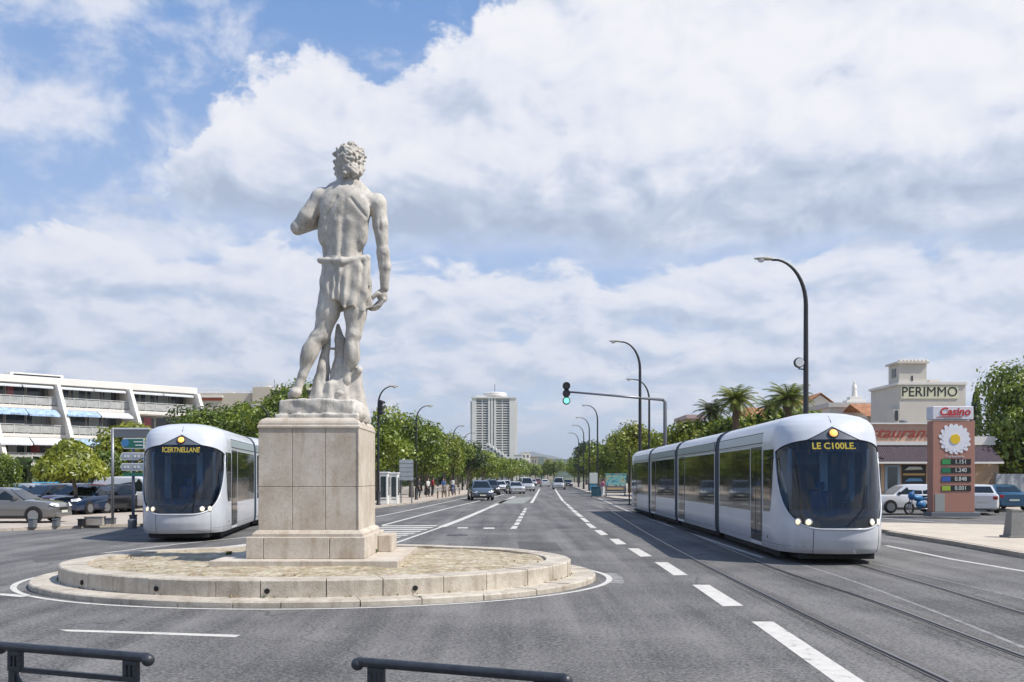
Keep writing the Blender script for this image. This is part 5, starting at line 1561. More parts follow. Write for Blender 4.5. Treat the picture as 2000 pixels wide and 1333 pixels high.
# signal mast with a long arm
M_TL = mat('signal_black', (0.012, 0.012, 0.013), 0.4)
M_GREEN = mat('green_signal_lit', (0.1, 0.8, 0.6), 0.3, emit=(0.28, 1.0, 0.72), estr=1.1)
M_OFF = mat('signal_lens_off', (0.03, 0.02, 0.02), 0.15)
Y = 54.0; q0 = P(1299, 781, Y); qe = P(1107, 768, Y)
o = empty('signal_mast', (q0.x, Y, 0.08), label='grey mast with a long horizontal arm reaching over the road, carrying the green signal', cat='signal mast')
mb = MB(); mb.tube([(0,0,0),(0,0,q0.z-0.25),(-0.04,0,q0.z-0.14),(-0.16,0,q0.z-0.09)], [0.13,0.11,0.105,0.095], 12); mb.build('post', M_POLEG, o, smooth=True)
mb = MB(); mb.tube([(-0.1,0,q0.z-0.09),(qe.x-q0.x+0.2,0,qe.z-0.02)], [0.09,0.055], 10); mb.build('arm', M_POLEG, o, smooth=True)
def signal_head(name, c, k, par_label, lit, parent=None, s=1.0, cat='traffic light'):
    o = empty(name, c, 0, par_label, cat)
    mb = MB()
    pr = [(0.30*s,-0.10),(0.30*s,0.10)]
    for i in range(3):
        z = (1-i)*0.45*s; mb.lathe([(0.21*s,-0.10),(0.235*s,-0.05),(0.235*s,0.12),(0.18*s,0.15)], (0,0,z), 20, 0, 'Y')
    mb.box(-0.12*s, 0.12*s, -0.05, 0.12, -0.45*s, 0.45*s); mb.build('housing', M_TL, o, auto=40)
    for i in range(3):
        z = (1-i)*0.45*s
        mb = MB(); mb.lathe([(0.17*s,-0.125),(0.17*s,-0.105)], (0,0,z), 20, 0, 'Y'); mb.build('lens', M_GREEN if lit == i else M_OFF, o)
        mb = MB(); rows = []
        for yy in (-0.10, -0.34): rows.append([(0.20*s*math.cos(a), yy, z+0.20*s*math.sin(a)) for a in [PI*(-0.12+1.24*k_/14) for k_ in range(15)]])
        mb.grid(rows); mb.build('visor', M_TL, o, smooth=True)
    return o
signal_head('traffic_light', (qe.x-0.02, Y, qe.z-0.02), 3, 'black three-lamp traffic light hanging from the mast arm, its bottom lamp shining green', 2, s=0.98)
q = P(744, 797, 59.8); signal_head('traffic_light', (q.x+0.03, 59.6, q.z), 3, 'dark traffic light seen side-on, fixed on the lamp post beside the pedestal', None, s=0.72).rotation_euler = (0, 0, R(160))

# direction signs left of the left tram
M_SGREEN = mat('sign_green', (0.015, 0.14, 0.10), 0.4)
M_SWHITE = mat('sign_white', (0.70, 0.72, 0.74), 0.5)
M_SBLUE = mat('sign_blue', (0.05, 0.20, 0.42), 0.4)
M_SGREY = mat('sign_grey', (0.34, 0.37, 0.40), 0.5, var=0.12, vscale=3)
M_SDARK = mat('sign_back', (0.13, 0.145, 0.16), 0.5)
Y = 35.5
def lx(u): return P(u, 932, Y).x
def lz(v): return P(240, v, Y).z
gz = G(219, 1020, 0.1)
o = empty('overhead_sign', (lx(220), Y, 0.1), label='grey steel post with a blank dark panel, seen from behind, left of the direction signs', cat='road sign')
Mo = Matrix.Translation(-Vector(o.location))
mb = MB(); mb.tube([(lx(220),Y,0.1),(lx(220),Y,lz(838))], 0.06, 8); mb.xform(Mo).build('post', M_POLEG, o, smooth=True)
mb = MB(); mb.box(lx(219), lx(292), Y-.02, Y+.02, lz(855), lz(838)); mb.xform(Mo).build('panel', M_SDARK, o, bevel=0.01)
mb = MB(); mb.box(lx(219), lx(292), Y-.03, Y+.03, lz(839), lz(836)); mb.xform(Mo).build('panel_rim', M_SWHITE, o)
Y = 34.4
o = empty('direction_sign', (lx(259), Y, 0.1), label='post with one green and two grey arrow signs pointing left beside the left tram', cat='road sign')
Mo = Matrix.Translation(-Vector(o.location))
mb = MB(); mb.tube([(lx(259),Y+.06,0.1),(lx(259),Y+.06,lz(866))], 0.06, 8); mb.xform(Mo).build('post', mat('sign_post_blue', (0.08,0.10,0.16), .4), o, smooth=True)
mb = MB(); mb.lathe([(0.16,0),(0.16,0.32),(0.12,0.36)], (lx(257),Y+.06,0.0), 12); mb.xform(Mo).build('post_base', M_SDARK, o)
def arrow(v0, v1, u0, u1, m, rim):
    zc = (lz(v0)+lz(v1))/2; h = abs(lz(v0)-lz(v1))/2; x0, x1 = lx(u0), lx(u1); tip = h*0.55
    def poly(e): return [(x0+e*1.2, zc), (x0+tip+e*.5, zc-h+e), (x1-e, zc-h+e), (x1-e, zc+h-e), (x0+tip+e*.5, zc+h-e)]
    M_ = Mo @ Matrix(((1,0,0,0),(0,0,-1,Y),(0,1,0,0),(0,0,0,1)))
    a = MB().prism(poly(0), -0.005, 0.02, 0, M_).build('arrow_panel', rim, o)
    b2 = MB().prism(poly(0.035), 0.021, 0.026, 0, M_).build('panel_face', m, a); return x0, x1, zc, h
x0, x1, zc, h = arrow(856, 877, 236, 282, M_SGREEN, M_SWHITE)
mb = MB(); mb.lathe([(0.15,-0.004),(0.15,0.0)], (lx(245),Y-.028,zc+.02), 16, 0, 'Y'); mb.xform(Mo).build('round_symbol', M_SBLUE, o)
mb = MB(); mb.bar((lx(262),Y-.03,zc+.06),(lx(279),Y-.03,zc+.06),.012,.04); mb.bar((lx(265),Y-.03,zc-.07),(lx(279),Y-.03,zc-.07),.012,.04); mb.xform(Mo).build('sign_lettering', M_SWHITE, o)
for v0, v1 in ((884, 899), (905, 920)):
    x0, x1, zc, h = arrow(v0, v1, 235, 282, M_SGREY, M_SWHITE)
    mb = MB()
    for a in (243, 249, 262, 269): mb.bar((lx(a),Y-.03,zc),(lx(a+4),Y-.03,zc),.01,.09)
    mb.xform(Mo).build('sign_lettering', M_SWHITE, o)
mb = MB(); mb.box(lx(241), lx(282), Y-.03, Y, lz(930), lz(924)); mb.xform(Mo).build('green_strip', M_SGREEN, o)

# stacked grey information panel and kiosks right of the pedestal
Y = 64.0
def bx(u): return P(u, 932, Y).x
def bz(v): return P(790, v, Y).z
o = empty('information_sign', ((bx(781)+bx(808))/2, Y, 0.1), label='grey information board of five stacked panels before the plane trees', cat='sign'); Mo = Matrix.Translation(-Vector(o.location))
for i in range(5):
    va, vb = 898.5+i*8.2, 905.8+i*8.2
    MB().box(bx(780), bx(807), Y-.05, Y+.05, bz(vb), bz(va)).xform(Mo).build('board', M_SGREY, o, bevel=0.01)
for u in (783, 804): MB().tube([(bx(u),Y+.08,0.1),(bx(u),Y+.08,bz(899))], 0.05, 6).xform(Mo).build('leg', M_POLEG, o)
M_KW = mat('kiosk_white', (0.72, 0.72, 0.70), 0.5); M_KG = mat('kiosk_glass', (0.03, 0.045, 0.05), 0.08, spec=0.8)
Y = 62.0
for n_, (u0, u1, dy, lab) in enumerate([(742,759,0.0,'white telephone kiosk with a dark glass door, beside the lamp post'),(760,775,0.9,'second white telephone kiosk, its glass side turned to the road')]):
    x0, x1 = bx(u0), bx(u1); zt = P(760, 925+n_*1, Y).z
    o = empty('kiosk', ((x0+x1)/2, Y+dy, 0.1), label=lab, cat='kiosk', group='white kiosks beside the lamp post'); w_ = x1-x0
    MB().box(-w_/2, w_/2, -.5, .5, 0, zt-.1).build('cabin', M_KW, o, bevel=0.03)
    MB().box(-w_/2-.04, w_/2+.04, -.54, .54, zt-.099, zt).build('roof', M_KW, o, bevel=0.02)
    MB().box(-w_*.30, w_*.32, -.512, -.500, .48, zt-.3).build('door_glass', M_KG, o)
    MB().box(w_/2, w_/2+.012, -.3, .3, .6, zt-.35).build('side_glass', M_KG, o)
    MB().box(-w_*.30, w_*.32, -.512, -.50, .30, .36).build('door_handle', M_SDARK, o)
# wooden posts and bollards along the left kerb
M_WOOD = mat('post_wood', (0.16, 0.09, 0.05), 0.85, var=0.2)
bo = empty('bollard', (0,0,0), label='x', cat='bollard', group='brown bollards along the left kerb of the boulevard')
MB().lathe([(0.06,0),(0.06,0.82),(0.045,0.88),(0.01,0.9)], (0,0,0), 10).build('shaft', M_WOOD, bo, smooth=False)
MB().lathe([(0.064,0.70),(0.064,0.76)], (0,0,0), 10).build('band', M_SWHITE, bo)
first = True
for i, (u, v) in enumerate([(855,974),(864,972.5),(871,971),(877,970),(884,968.5),(889,967.5),(897,966)]):
    q = G(u, v, 0.1); lab = ['brown bollard at the left kerb, nearest of the row before the grey car','second brown bollard of the kerb row before the grey car','third brown bollard of the kerb row before the grey car','fourth brown bollard of the kerb row before the grey car','fifth brown bollard of the kerb row before the grey car','sixth brown bollard of the kerb row before the grey car','last brown bollard of the kerb row, touching the grey car'][i]
    if first: bo.location = q; bo['label'] = lab; first = False
    else: copy_tree(bo, q, label=lab)
# low concrete and steel blocks at the edge of the left forecourt
M_CBLK = mat('block_concrete', (0.40, 0.36, 0.31), 0.9, var=0.2, vscale=4)
for i, (u0, u1, v0, v1, m) in enumerate([(54,65,1013,1031,M_SDARK),(101,111,1014,1029,M_SDARK),(151,161,1014,1028,M_BLACK),(164,200,1009,1027,M_CBLK),(203,221,1012,1024,M_SDARK),(252,262,1006,1027,M_BLACK)]):
    q0, q1 = G(u0, v1, 0.1), G(u1, v1, 0.1); zt = P((u0+u1)/2, v0, q0.y).z
    w_ = q1.x-q0.x
    o = empty('kerb_block', ((q0.x+q1.x)/2, q0.y+.15, 0.1), label=['dark square bollard before the grey saloon front wheel','dark square bollard before the black car wheel','black square bollard before the navy car','pale concrete block between the black bollard and the sign post','dark low block at the foot of the grey sign post','black square bollard at the foot of the direction signs'][i], cat='bollard', group='square bollards along the left forecourt edge')
    MB().box(-w_/2, w_/2, -.14, .14, 0, zt-.1-.04).build('shaft', m, o, bevel=0.015); MB().box(-w_/2-.015, w_/2+.015, -.155, .155, zt-.139, zt-.1).build('top', m, o, bevel=0.01)
# tapered bollard on the concrete refuge
q = G(1981, 1050, 0.12); M_BG = mat('cast_grey', (0.20, 0.20, 0.19), 0.6, var=0.15, bump=0.2)
o = empty('bollard', q, label='wide grey tapered bollard on the pale concrete refuge at the right edge', cat='bollard')
hz = P(1981, 996, q.y).z - 0.12
mb = MB(); rows = []
for (e, z) in [(0.225,0.06),(0.155,hz-.05),(0.165,hz-.049),(0.165,hz)]: rows.append([(-e,-e,z),(e,-e,z),(e,e,z),(-e,e,z)])
mb.grid(rows, close=True); mb.add(rows[-1], [(0,1,2,3)]); mb.build('shaft', M_BG, o, bevel=0.012)
MB().box(-.30,.30,-.30,.30,0,.059).build('foot', M_BG, o, bevel=0.01)

# ------------------------------------------------------------------ right pavement: panels, bins, shelter
Y = 96.0
o = empty('advertising_panel', (bx(1)*0+P(1159,932,Y).x, Y, 0.1), label='narrow pale advertising panel with a small blue picture below, on the right pavement', cat='advertising panel')
def rx_(u, Y): return P(u, 932, Y).x
def rz_(v, Y): return P(1160, v, Y).z
ox = o.location.x
M_AD = mat('poster_pale', (0.62, 0.66, 0.62), 0.5, var=0.1, vscale=1.4); M_ADB = mat('poster_blue', (0.10, 0.32, 0.52), 0.5, var=0.3, vscale=3)
for s_ in (-1, 1): MB().box(s_*.42-.03, s_*.42+.03, -.03, .03, 0, rz_(924,Y)-.1).build('leg', M_SDARK, o)
MB().box(-.42, .42, -.07, .07, rz_(945,Y)-.1, rz_(924,Y)-.1).build('upper_panel', M_AD, o, bevel=.02); MB().box(-.40, .30, -.06, .06, rz_(958,Y)-.1, rz_(946.5,Y)-.1).build('lower_panel', M_ADB, o, bevel=.02)
MB().box(-.44, .44, -.08, .08, rz_(946.4,Y)-.1, rz_(945.1,Y)-.1).build('green_strip', M_SGREEN, o)
# large mural panel over a dark bench-like base (bus shelter)
Y = 88.0
o = empty('bus_shelter', (rx_(1203,Y), Y, 0.1), label='dark bus shelter with a wide turquoise picture panel, beside the rear of the right tram', cat='bus shelter')
w_ = rx_(1223,Y)-rx_(1183,Y)
mm2 = bpy.data.materials.new('picture_panel'); mm2.use_nodes = True; nt = mm2.node_tree; b_ = nt.nodes['Principled BSDF']; b_.inputs['Roughness'].default_value = .4
tc_ = N(nt, 'ShaderNodeTexCoord'); n_ = N(nt, 'ShaderNodeTexNoise'); n_.inputs['Scale'].default_value = 1.7; n_.inputs['Detail'].default_value = 4; n_.inputs['Distortion'].default_value = 1.5
nt.links.new(tc_.outputs['Object'], n_.inputs['Vector']); r = N(nt, 'ShaderNodeValToRGB'); r.color_ramp.interpolation = 'CONSTANT'
e = r.color_ramp.elements; e[0].position = 0; e[0].color = (.03,.16,.26,1); e[1].position = .44; e[1].color = (.16,.42,.42,1); x = e.new(.55); x.color = (.45,.40,.26,1); x = e.new(.62); x.color = (.10,.30,.20,1)
nt.links.new(n_.outputs['Fac'], r.inputs['Fac']); nt.links.new(r.outputs['Color'], b_.inputs['Base Color'])
MB().box(-w_/2, w_/2, -.06, .06, rz_(948,Y)-.1, rz_(927,Y)-.1).build('picture_panel', mm2, o)
MB().box(-w_/2-.06, w_/2+.06, -.08, .5, rz_(926.9,Y)-.1, rz_(925,Y)-.1).build('roof', mat('shelter_rim', (.12,.30,.30), .5), o)
MB().box(-w_/2, w_/2, -.04, .55, 0.28, rz_(949,Y)-.1).build('bench_back', M_SDARK, o); MB().box(-w_/2+.1, w_/2-.3, -.16, -.045, .62, .82).build('bench', mat('bench_ochre', (.45,.32,.18), .7), o); MB().box(-w_/2-.1, w_/2, -.2, -.04, .38, .46).build('bench_slat', M_SGREY, o)
for x in (-w_/2+.08, w_/2-.08): MB().box(x-.05, x+.05, .30, .40, 0, rz_(926.9,Y)-.1).build('post', M_SDARK, o)
# wheeled bins beside the panel
M_BIN = mat('bin_teal', (0.02, 0.09, 0.12), 0.5); M_BINW = mat('bin_white', (.6,.62,.62), .5)
for i, (u, v, m, lab) in enumerate([(1161,972,M_BIN,'dark teal wheeled bin before the advertising panel'),(1171,971,M_BIN,'dark wheeled bin to the right of the teal bin')]):
    q = G(u, v, 0.1); o = empty('wheeled_bin', q, label=lab, cat='bin', group='wheeled bins by the advertising panel')
    mb = MB(); rows = []
    for e, z in ((.24,.10),(.30,.92)): rows.append([(-e,-e,z),(e,-e,z),(e,e,z),(-e,e,z)])
    mb.grid(rows, close=True); mb.add(rows[0], [(3,2,1,0)]); mb.build('bin_body', m, o, bevel=.02); MB().box(-.32,.32,-.33,.34,.921,.99).build('lid', m, o, bevel=.02)
    for s_ in (-1, 1): MB().lathe([(.01,-.03),(.10,-.03),(.10,.03),(.01,.03)], (s_*.24,.2,.10), 12, 0, 'X').build('wheel', M_BLACK, o)
# thin dark post by the rear of the right tram
q = G(1229, 986, 0.02); o = empty('track_post', (q.x, q.y, 0), label='thin black post standing at the rear end of the right tram', cat='post')
MB().tube([(0,0,0),(0,0,P(1229,880,q.y).z)], .05, 8).build('shaft', M_BLACK, o); MB().lathe([(.12,0),(.12,.05),(.07,.08)], (0,0,0), 10).build('foot', M_BLACK, o)
MB().cbox((0,-.06,P(1229,945,q.y).z), (.16,.08,.10)).build('clamp', M_BLACK, o)

# ------------------------------------------------------------------ filling station price pylon
Y = 43.0
q0 = G(1862, 1009, 0.1); Y = q0.y
def X_(u): return P(u, 905, Y).x
def Z_(v): return P(1862, v, Y).z
M_TERRA = mat('pylon_terracotta', (0.38, 0.185, 0.135), 0.55, var=0.05, vscale=1.5)
M_PYW = mat('pylon_white', (0.66, 0.64, 0.68), 0.5); M_RED = mat('sign_red', (0.50, 0.02, 0.02), 0.5); M_YEL = mat('daisy_yellow', (0.75, 0.50, 0.02), 0.6); M_PET = mat('petal_white', (0.74, 0.74, 0.78), 0.6)
M_PBLK = mat('price_black', (0.012,0.014,0.015), 0.35); M_PG = mat('price_green', (0.03,0.26,0.07), .5); M_PG2 = mat('price_dark_green', (0.01,0.16,0.08), .5); M_PB = mat('price_blue', (0.03,0.10,0.36), .5); M_PY = mat('price_lime', (0.30,0.42,0.04), .5)
M_DIGIT = mat('price_digit', (.72,.76,.70), .5)
pc = (X_(1822)+X_(1904))/2; pw_ = X_(1904)-X_(1822)
o = empty('price_sign', (pc, Y+.3, 0.1), label='tall terracotta fuel price pylon with a daisy, Casino board and four price rows', cat='sign'); Mo = Matrix.Translation(-Vector(o.location))
MB().box(pc-pw_/2, pc+pw_/2, Y, Y+.6, Z_(1001), Z_(822)).xform(Mo).build('panel', M_TERRA, o, bevel=.02)
MB().box(X_(1817), X_(1913), Y-.12, Y+.75, 0.1, Z_(1001)-.005).xform(Mo).build('base', M_SDARK, o, bevel=.02)
MB().box(X_(1821), X_(1901), Y-.03, Y+.63, Z_(820), Z_(794)).xform(Mo).build('top_board', M_PYW, o, bevel=.03)
MB().box(X_(1826), X_(1845), Y-.02, Y-.002, Z_(1000), Z_(965)).xform(Mo).build('cabinet', mat('cabinet_grey', (.30,.31,.29), .5), o, bevel=.008)
def ttx(nm, s_, u, v, size, m, y, sx=1, shear=0, bold=0, al='CENTER'):
    return text_mesh(nm, s_, size, m, o, Mo @ Matrix.Translation((X_(u), y, Z_(v))), .006, shear, sx, al, bold)
ttx('name_lettering', 'Casino', 1864, 805, .52, M_RED, Y-.045, 1.0, .2, .012)
mb = MB(); mb.bar((X_(1829),Y-.04,Z_(815)),(X_(1880),Y-.04,Z_(813.5)),.012,.03); mb.xform(Mo).build('underline', M_RED, o)
mb = MB()
for k in range(12): mb.bar((X_(1843+k*3),Y-.04,Z_(817)),(X_(1844.4+k*3),Y-.04,Z_(817)),.012,.035)
mb.xform(Mo).build('small_print', M_PBLK, o)
# daisy
cx_, cz_ = X_(1865), Z_(858); Rr = (X_(1897)-X_(1833))/2
rd = random.Random(4); mb = MB()
for ring, (n_, r1, yo) in enumerate(((17, 1.0, .010), (17, .84, .020))):
    for k in range(n_):
        a = 2*PI*(k+.5*ring)/n_; L = Rr*r1*rd.uniform(.92, 1.03); wv = Rr*.125; ca, sa = math.cos(a), math.sin(a)
        pts = []
        for (t, w2) in [(.18,.3),(.5,.8),(.78,1.0),(.93,.85),(1.0,.35)]: pts.append((t*L, w2*wv))
        poly = [(x, -y) for x, y in pts] + [(x, y) for x, y in pts[::-1]]
        mb.prism([(cx_+x*ca-y*sa, cz_+x*sa+y*ca) for x, y in poly], Y-yo-.006-.0004*k, Y-yo+.002, 0, Matrix(((1,0,0,0),(0,0,1,0),(0,1,0,0),(0,0,0,1))))
mb.xform(Mo).build('daisy_petals', M_PET, o)
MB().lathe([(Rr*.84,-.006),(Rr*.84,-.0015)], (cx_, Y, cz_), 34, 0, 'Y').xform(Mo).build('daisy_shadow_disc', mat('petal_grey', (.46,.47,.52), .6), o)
MB().lathe([(Rr*.30,-.055),(Rr*.30,-.03),(Rr*.31,-.02)], (cx_, Y, cz_), 24, 0, 'Y').xform(Mo).build('daisy_centre', M_YEL, o)
ttx('fuel_lettering', 'Carburants', 1865, 892, .15, M_PYW, Y-.012, 1.3)
for (v, m, s_) in ((902.5, M_PG, '1.151'), (919, M_PG2, '1.240'), (936, M_PB, '0.848'), (954, M_PY, '0.001')):
    z0, z1 = Z_(v+5.5), Z_(v-5.5)
    rw = MB().box(X_(1839), X_(1896), Y-.02, Y-.002, z0, z1).xform(Mo).build('price_row', M_PBLK, o)
    MB().box(X_(1839.3), X_(1856), Y-.03, Y-.0205, z0+.02, z1-.02).xform(Mo).build('fuel_tag', m, rw)
    t_ = text_mesh('price_digits', s_, .27, M_DIGIT, rw, Mo @ Matrix.Translation((X_(1876), Y-.026, (z0+z1)/2)), .003, 0, .95)
# ------------------------------------------------------------------ cars
M_TYRE = mat('tyre', (0.012,0.012,0.012), 0.8)
M_RIM = mat('rim_alloy', (0.30,0.31,0.32), 0.35, 0.7)
M_CGL = mat('car_glass', (0.012,0.018,0.022), 0.04, spec=0.5)
M_CLAMP = mat('car_lamp_clear', (0.72,0.74,0.76), 0.12, spec=0.8)
M_CTAIL = mat('car_tail_lamp', (0.35,0.01,0.01), 0.2)
M_CTRIM = mat('car_black_trim', (0.014,0.014,0.016), 0.55)
M_PLATE = mat('number_plate', (0.65,0.65,0.55), 0.5)
def paint(n, c): return mat('car_paint_'+n, c, 0.22, 0.25, coat=0.9)
CP = {k: paint(k, c) for k, c in dict(grey=(0.16,0.155,0.15), black=(0.014,0.015,0.018), navy=(0.012,0.030,0.075), white=(0.68,0.68,0.68), silver=(0.42,0.43,0.45), blue=(0.03,0.10,0.17), darkgrey=(0.05,0.052,0.058), red=(0.22,0.015,0.02), teal=(0.02,0.10,0.14), slate=(0.10,0.13,0.17)).items()}
STY = dict(
  # L, W, H, belt, (windscreen base, roof front, roof rear, rear base) as fractions of L, hood z, tail z, ground clearance
  saloon=(4.55,1.78,1.42,0.93,(.27,.43,.70,.86),0.86,0.98,.17), hatch=(4.1,1.74,1.47,0.95,(.22,.39,.84,.97),0.90,1.00,.17),
  suv=(4.4,1.84,1.66,1.04,(.24,.39,.88,.985),1.02,1.08,.22), wagon=(4.6,1.80,1.48,0.95,(.25,.41,.90,.985),0.90,1.00,.17), van=(4.5,1.86,1.88,1.08,(.18,.34,.95,.99),1.04,1.12,.2))
def car(style, col, loc, heading, label, group=None, cat='car'):
    """heading: direction the nose points, degrees from +Y turning clockwise; nose along local -Y turned"""
    L, W, H, belt, gh, hz, tz, gc = STY[style]
    o = empty('parked_car' if group and 'park' in group else 'car', (loc[0], loc[1], loc[2] if len(loc) > 2 else 0.0), -R(heading)+PI, label, cat, group)
    pm = CP[col]; hw = W/2; y0 = -L/2
    ys = [0,.012,.04,.09,.16,gh[0]-.01,gh[0]+.03,.34,.5,.66,gh[3]-.06,.88 if gh[3] < .87 else .93,.97,.992,1.0]
    ys = sorted(set(ys))
    def top(t):
        if t < gh[0]: 
            k = t/gh[0]; return 0.62+(hz-0.62)*min(1,(k*3.2))**.55 + (belt-hz)*max(0,k-.3)/.7 if k < 1 else belt
        if t > gh[3]:
            k = (t-gh[3])/(1-gh[3]); return tz - 0.03 - (0.10 if k > .8 else 0)
        return belt + (tz-belt)*max(0,(t-gh[0])/(gh[3]-gh[0]))
    def wd(t):
        e = min(t, 1-t); return hw*(0.80+0.20*min(1, e/.10)**.5)
    rows = []
    for t in ys:
        w_, z1 = wd(t), top(t); e = min(t, 1-t); zb = gc + max(0, .06-e)*1.5; m_ = zb+(z1-zb)*.45
        r = [(0.80*w_,zb),(0.97*w_,zb+.06),(w_,m_),(0.985*w_,z1-.10),(0.93*w_,z1-.02),(0.75*w_,z1+.005),(0.35*w_,z1+.02)]
        pts = [(x, y0+t*L, z) for x, z in r] + [(-x, y0+t*L, z) for x, z in r[::-1]]
        rows.append(pts[::-1])
    mb = MB(); mb.grid(rows); mb.add(rows[0], [tuple(range(14))[::-1]]); mb.add(rows[-1], [tuple(range(14))])
    mb.add([p for r in rows for p in (r[0], r[-1])], [(2*i, 2*i+1, 2*i+3, 2*i+2) for i in range(len(rows)-1)])
    # greenhouse
    yb = [y0+g*L for g in gh]; rw = hw*.70; bw = hw*.915; zt = H
    gz0 = belt-.03
    secs = [(yb[0],bw*.97,bw*.97,gz0,gz0+.01),(yb[1],bw,rw,gz0,zt-.05),(yb[1]+.25,bw,rw*1.02,gz0,zt-.005),((yb[1]+yb[2])/2,bw,rw*1.03,gz0,zt),(yb[2]-.2,bw,rw*1.0,gz0,zt-.02),(yb[2],bw*.98,rw*.97,gz0,zt-.07),(yb[3],bw*.93,bw*.90,gz0,tz-.02)]
    rows = []
    for y, b_, r, z0, z1 in secs:
        rows.append([(b_,y,z0),(b_*.99 if z1-z0<.1 else b_+(r-b_)*.92,y,z0+(z1-z0)*.90),(r*.86,y,z1-.0),(r*.4,y,z1+.012),(-r*.4,y,z1+.012),(-r*.86,y,z1),(-(b_*.99 if z1-z0<.1 else b_+(r-b_)*.92),y,z0+(z1-z0)*.90),(-b_,y,z0)])
    mb.grid(rows)
    mb.build('body', pm, o, auto=38)
    # glass
    def glass(nm, q, off):
        q = [Vector(p) for p in q]; n = (q[1]-q[0]).cross(q[3]-q[0]).normalized()
        if n.dot(Vector(off)) < 0: n = -n
        return MB().add([p+n*.008 for p in q], [(0,1,2,3)]).build(nm, M_CGL, o)
    def lerp(a, b, t): return Vector(a)+(Vector(b)-Vector(a))*t
    bl, br = Vector((-bw*.97,yb[0],gz0+.02)), Vector((bw*.97,yb[0],gz0+.02)); tl, tr = Vector((-rw*.84,yb[1],zt-.05)), Vector((rw*.84,yb[1],zt-.05))
    glass('windscreen', [lerp(bl,br,.05)+Vector((0,.02,.03)), lerp(bl,br,.95)+Vector((0,.02,.03)), lerp(lerp(tl,tr,.98),br,.06), lerp(lerp(tl,tr,.02),bl,.06)], (0,-1,.5))
    bl, br = Vector((-bw*.92,yb[3],tz)), Vector((bw*.92,yb[3],tz)); tl, tr = Vector((-rw*.82,yb[2],zt-.07)), Vector((rw*.82,yb[2],zt-.07))
    glass('rear_window', [lerp(lerp(bl,br,.08),tl,.12), lerp(lerp(bl,br,.92),tr,.12), lerp(lerp(tl,tr,.96),br,.10), lerp(lerp(tl,tr,.04),bl,.10)], (0,1,.3))
    mid = yb[1] + (yb[2]-yb[1])*.45
    for s in (-1, 1):
        def sp(y, k):   # k 0 at belt, 1 at roof
            zt_ = zt-.05 - (0 if y < yb[2]-.25 else .02); b_ = bw; r = b_+(rw-b_)*.92
            return Vector((s*(b_+(r-b_)*k), y, gz0+.045+(zt_-.10-gz0)*k))
        glass('side_window', [sp(yb[0]+.22,0), sp(mid-.03,0), sp(mid-.03,.95), sp(yb[1]+.10,.95)], (s,0,.2))
        if style != 'van' or col != 'white':
            glass('side_window', [sp(mid+.03,0), sp(yb[3]-(.42 if gh[3]<.9 else .28),0), sp(yb[2]-.12,.95), sp(mid+.03,.95)], (s,0,.2))
        MB().box(s*(bw+.02)-.07, s*(bw+.02)+.07, yb[0]+.26, yb[0]+.38, belt+.01, belt+.14).build('wing_mirror', pm if style != 'hatch' else M_CTRIM, o, bevel=.02)
        mb = MB(); mb.bar((s*hw*.99, y0+.20*L, gc+.09), (s*hw*.99, y0+.80*L, gc+.09), .02, .07); mb.build('sill', M_CTRIM, o)
        # wheels
        wr = .315 if style not in ('suv','van') else .35
        for t in (.175, .815):
            yc = y0+t*L; xo = s*(hw-.09)
            MB().lathe([(.01,-.02),(wr+.035,-.02),(wr+.035,.02),(.01,.02)], (s*(hw-.012), yc, wr+.02), 22, 0, 'X').build('wheel_arch', M_CTRIM, o)
            wl = MB().lathe([(wr*.62,-.10),(wr*.96,-.10),(wr,-.07),(wr,.07),(wr*.96,.10),(wr*.62,.10)], (s*(hw-.075), yc, wr), 24, 0, 'X').build('wheel', M_TYRE, o, auto=40)
            mb = MB(); c = s*(hw-.075+ .104)
            mb.lathe([(wr*.05,-.012),(wr*.20,-.012),(wr*.20,.012),(wr*.05,.012)], (c, yc, wr), 10, 0, 'X')
            for k in range(5):
                a = k*2*PI/5; mb.bar((c, yc+wr*.1*math.cos(a), wr+wr*.1*math.sin(a)), (c, yc+wr*.60*math.cos(a), wr+wr*.60*math.sin(a)), .024, .065)
            mb.lathe([(wr*.56,-.015),(wr*.66,-.015),(wr*.66,.022),(wr*.56,.022)], (c, yc, wr), 22, 0, 'X')
            mb.build('rim', M_RIM, wl)
        # lamps
        MB().add([(s*hw*.83,y0-.004,.64),(s*hw*.50,y0-.012,.63),(s*hw*.48,y0+.012,.75),(s*hw*.86,y0+.16,.80),(s*hw*.955,y0+.20,.72)], [(0,1,2,3,4)] if s < 0 else [(4,3,2,1,0)]).xform(Matrix.Translation((s*.012,-.012,.02))).build('headlight', M_CLAMP, o)
        MB().box(s*hw*.60, s*hw*.86, L/2-.03, L/2+.012, .70, tz-.12).build('tail_light', M_CTAIL, o, bevel=.02)
    MB().box(-.36, .36, y0-.018, y0+.02, .52, .62).build('grille', M_CTRIM, o, bevel=.01)
    MB().box(-hw*.80, hw*.80, y0-.03, y0+.05, gc+.08, gc+.24).build('bumper', M_CTRIM if style in ('suv','hatch') else pm, o, bevel=.03)
    MB().box(-.26, .26, y0-.042, y0-.031, .40, .50).build('number_plate', M_PLATE, o); MB().box(-.26, .26, L/2+.004, L/2+.014, .52, .62).build('number_plate', M_PLATE, o)
    return o
def cp_(u, v, z=0.10): return G(u, v, z)
PK = 'cars parked in the left car park'
def cy(u, Y, z=0.10): return (P(u, 932, Y).x, Y, z)
car('saloon','grey', cy(14, 37.2), 88, 'warm grey saloon seen side-on at the very edge of the car park', PK)
car('hatch','black', cy(100, 48), 202, 'black compact car with its nose turned towards the road, behind the grey saloon', PK)
car('saloon','navy', cy(180, 46.5), 190, 'navy blue saloon facing the road, left of the black estate car', PK)
car('wagon','black', cy(232, 48), 207, 'black estate car behind the post of the direction signs', PK)
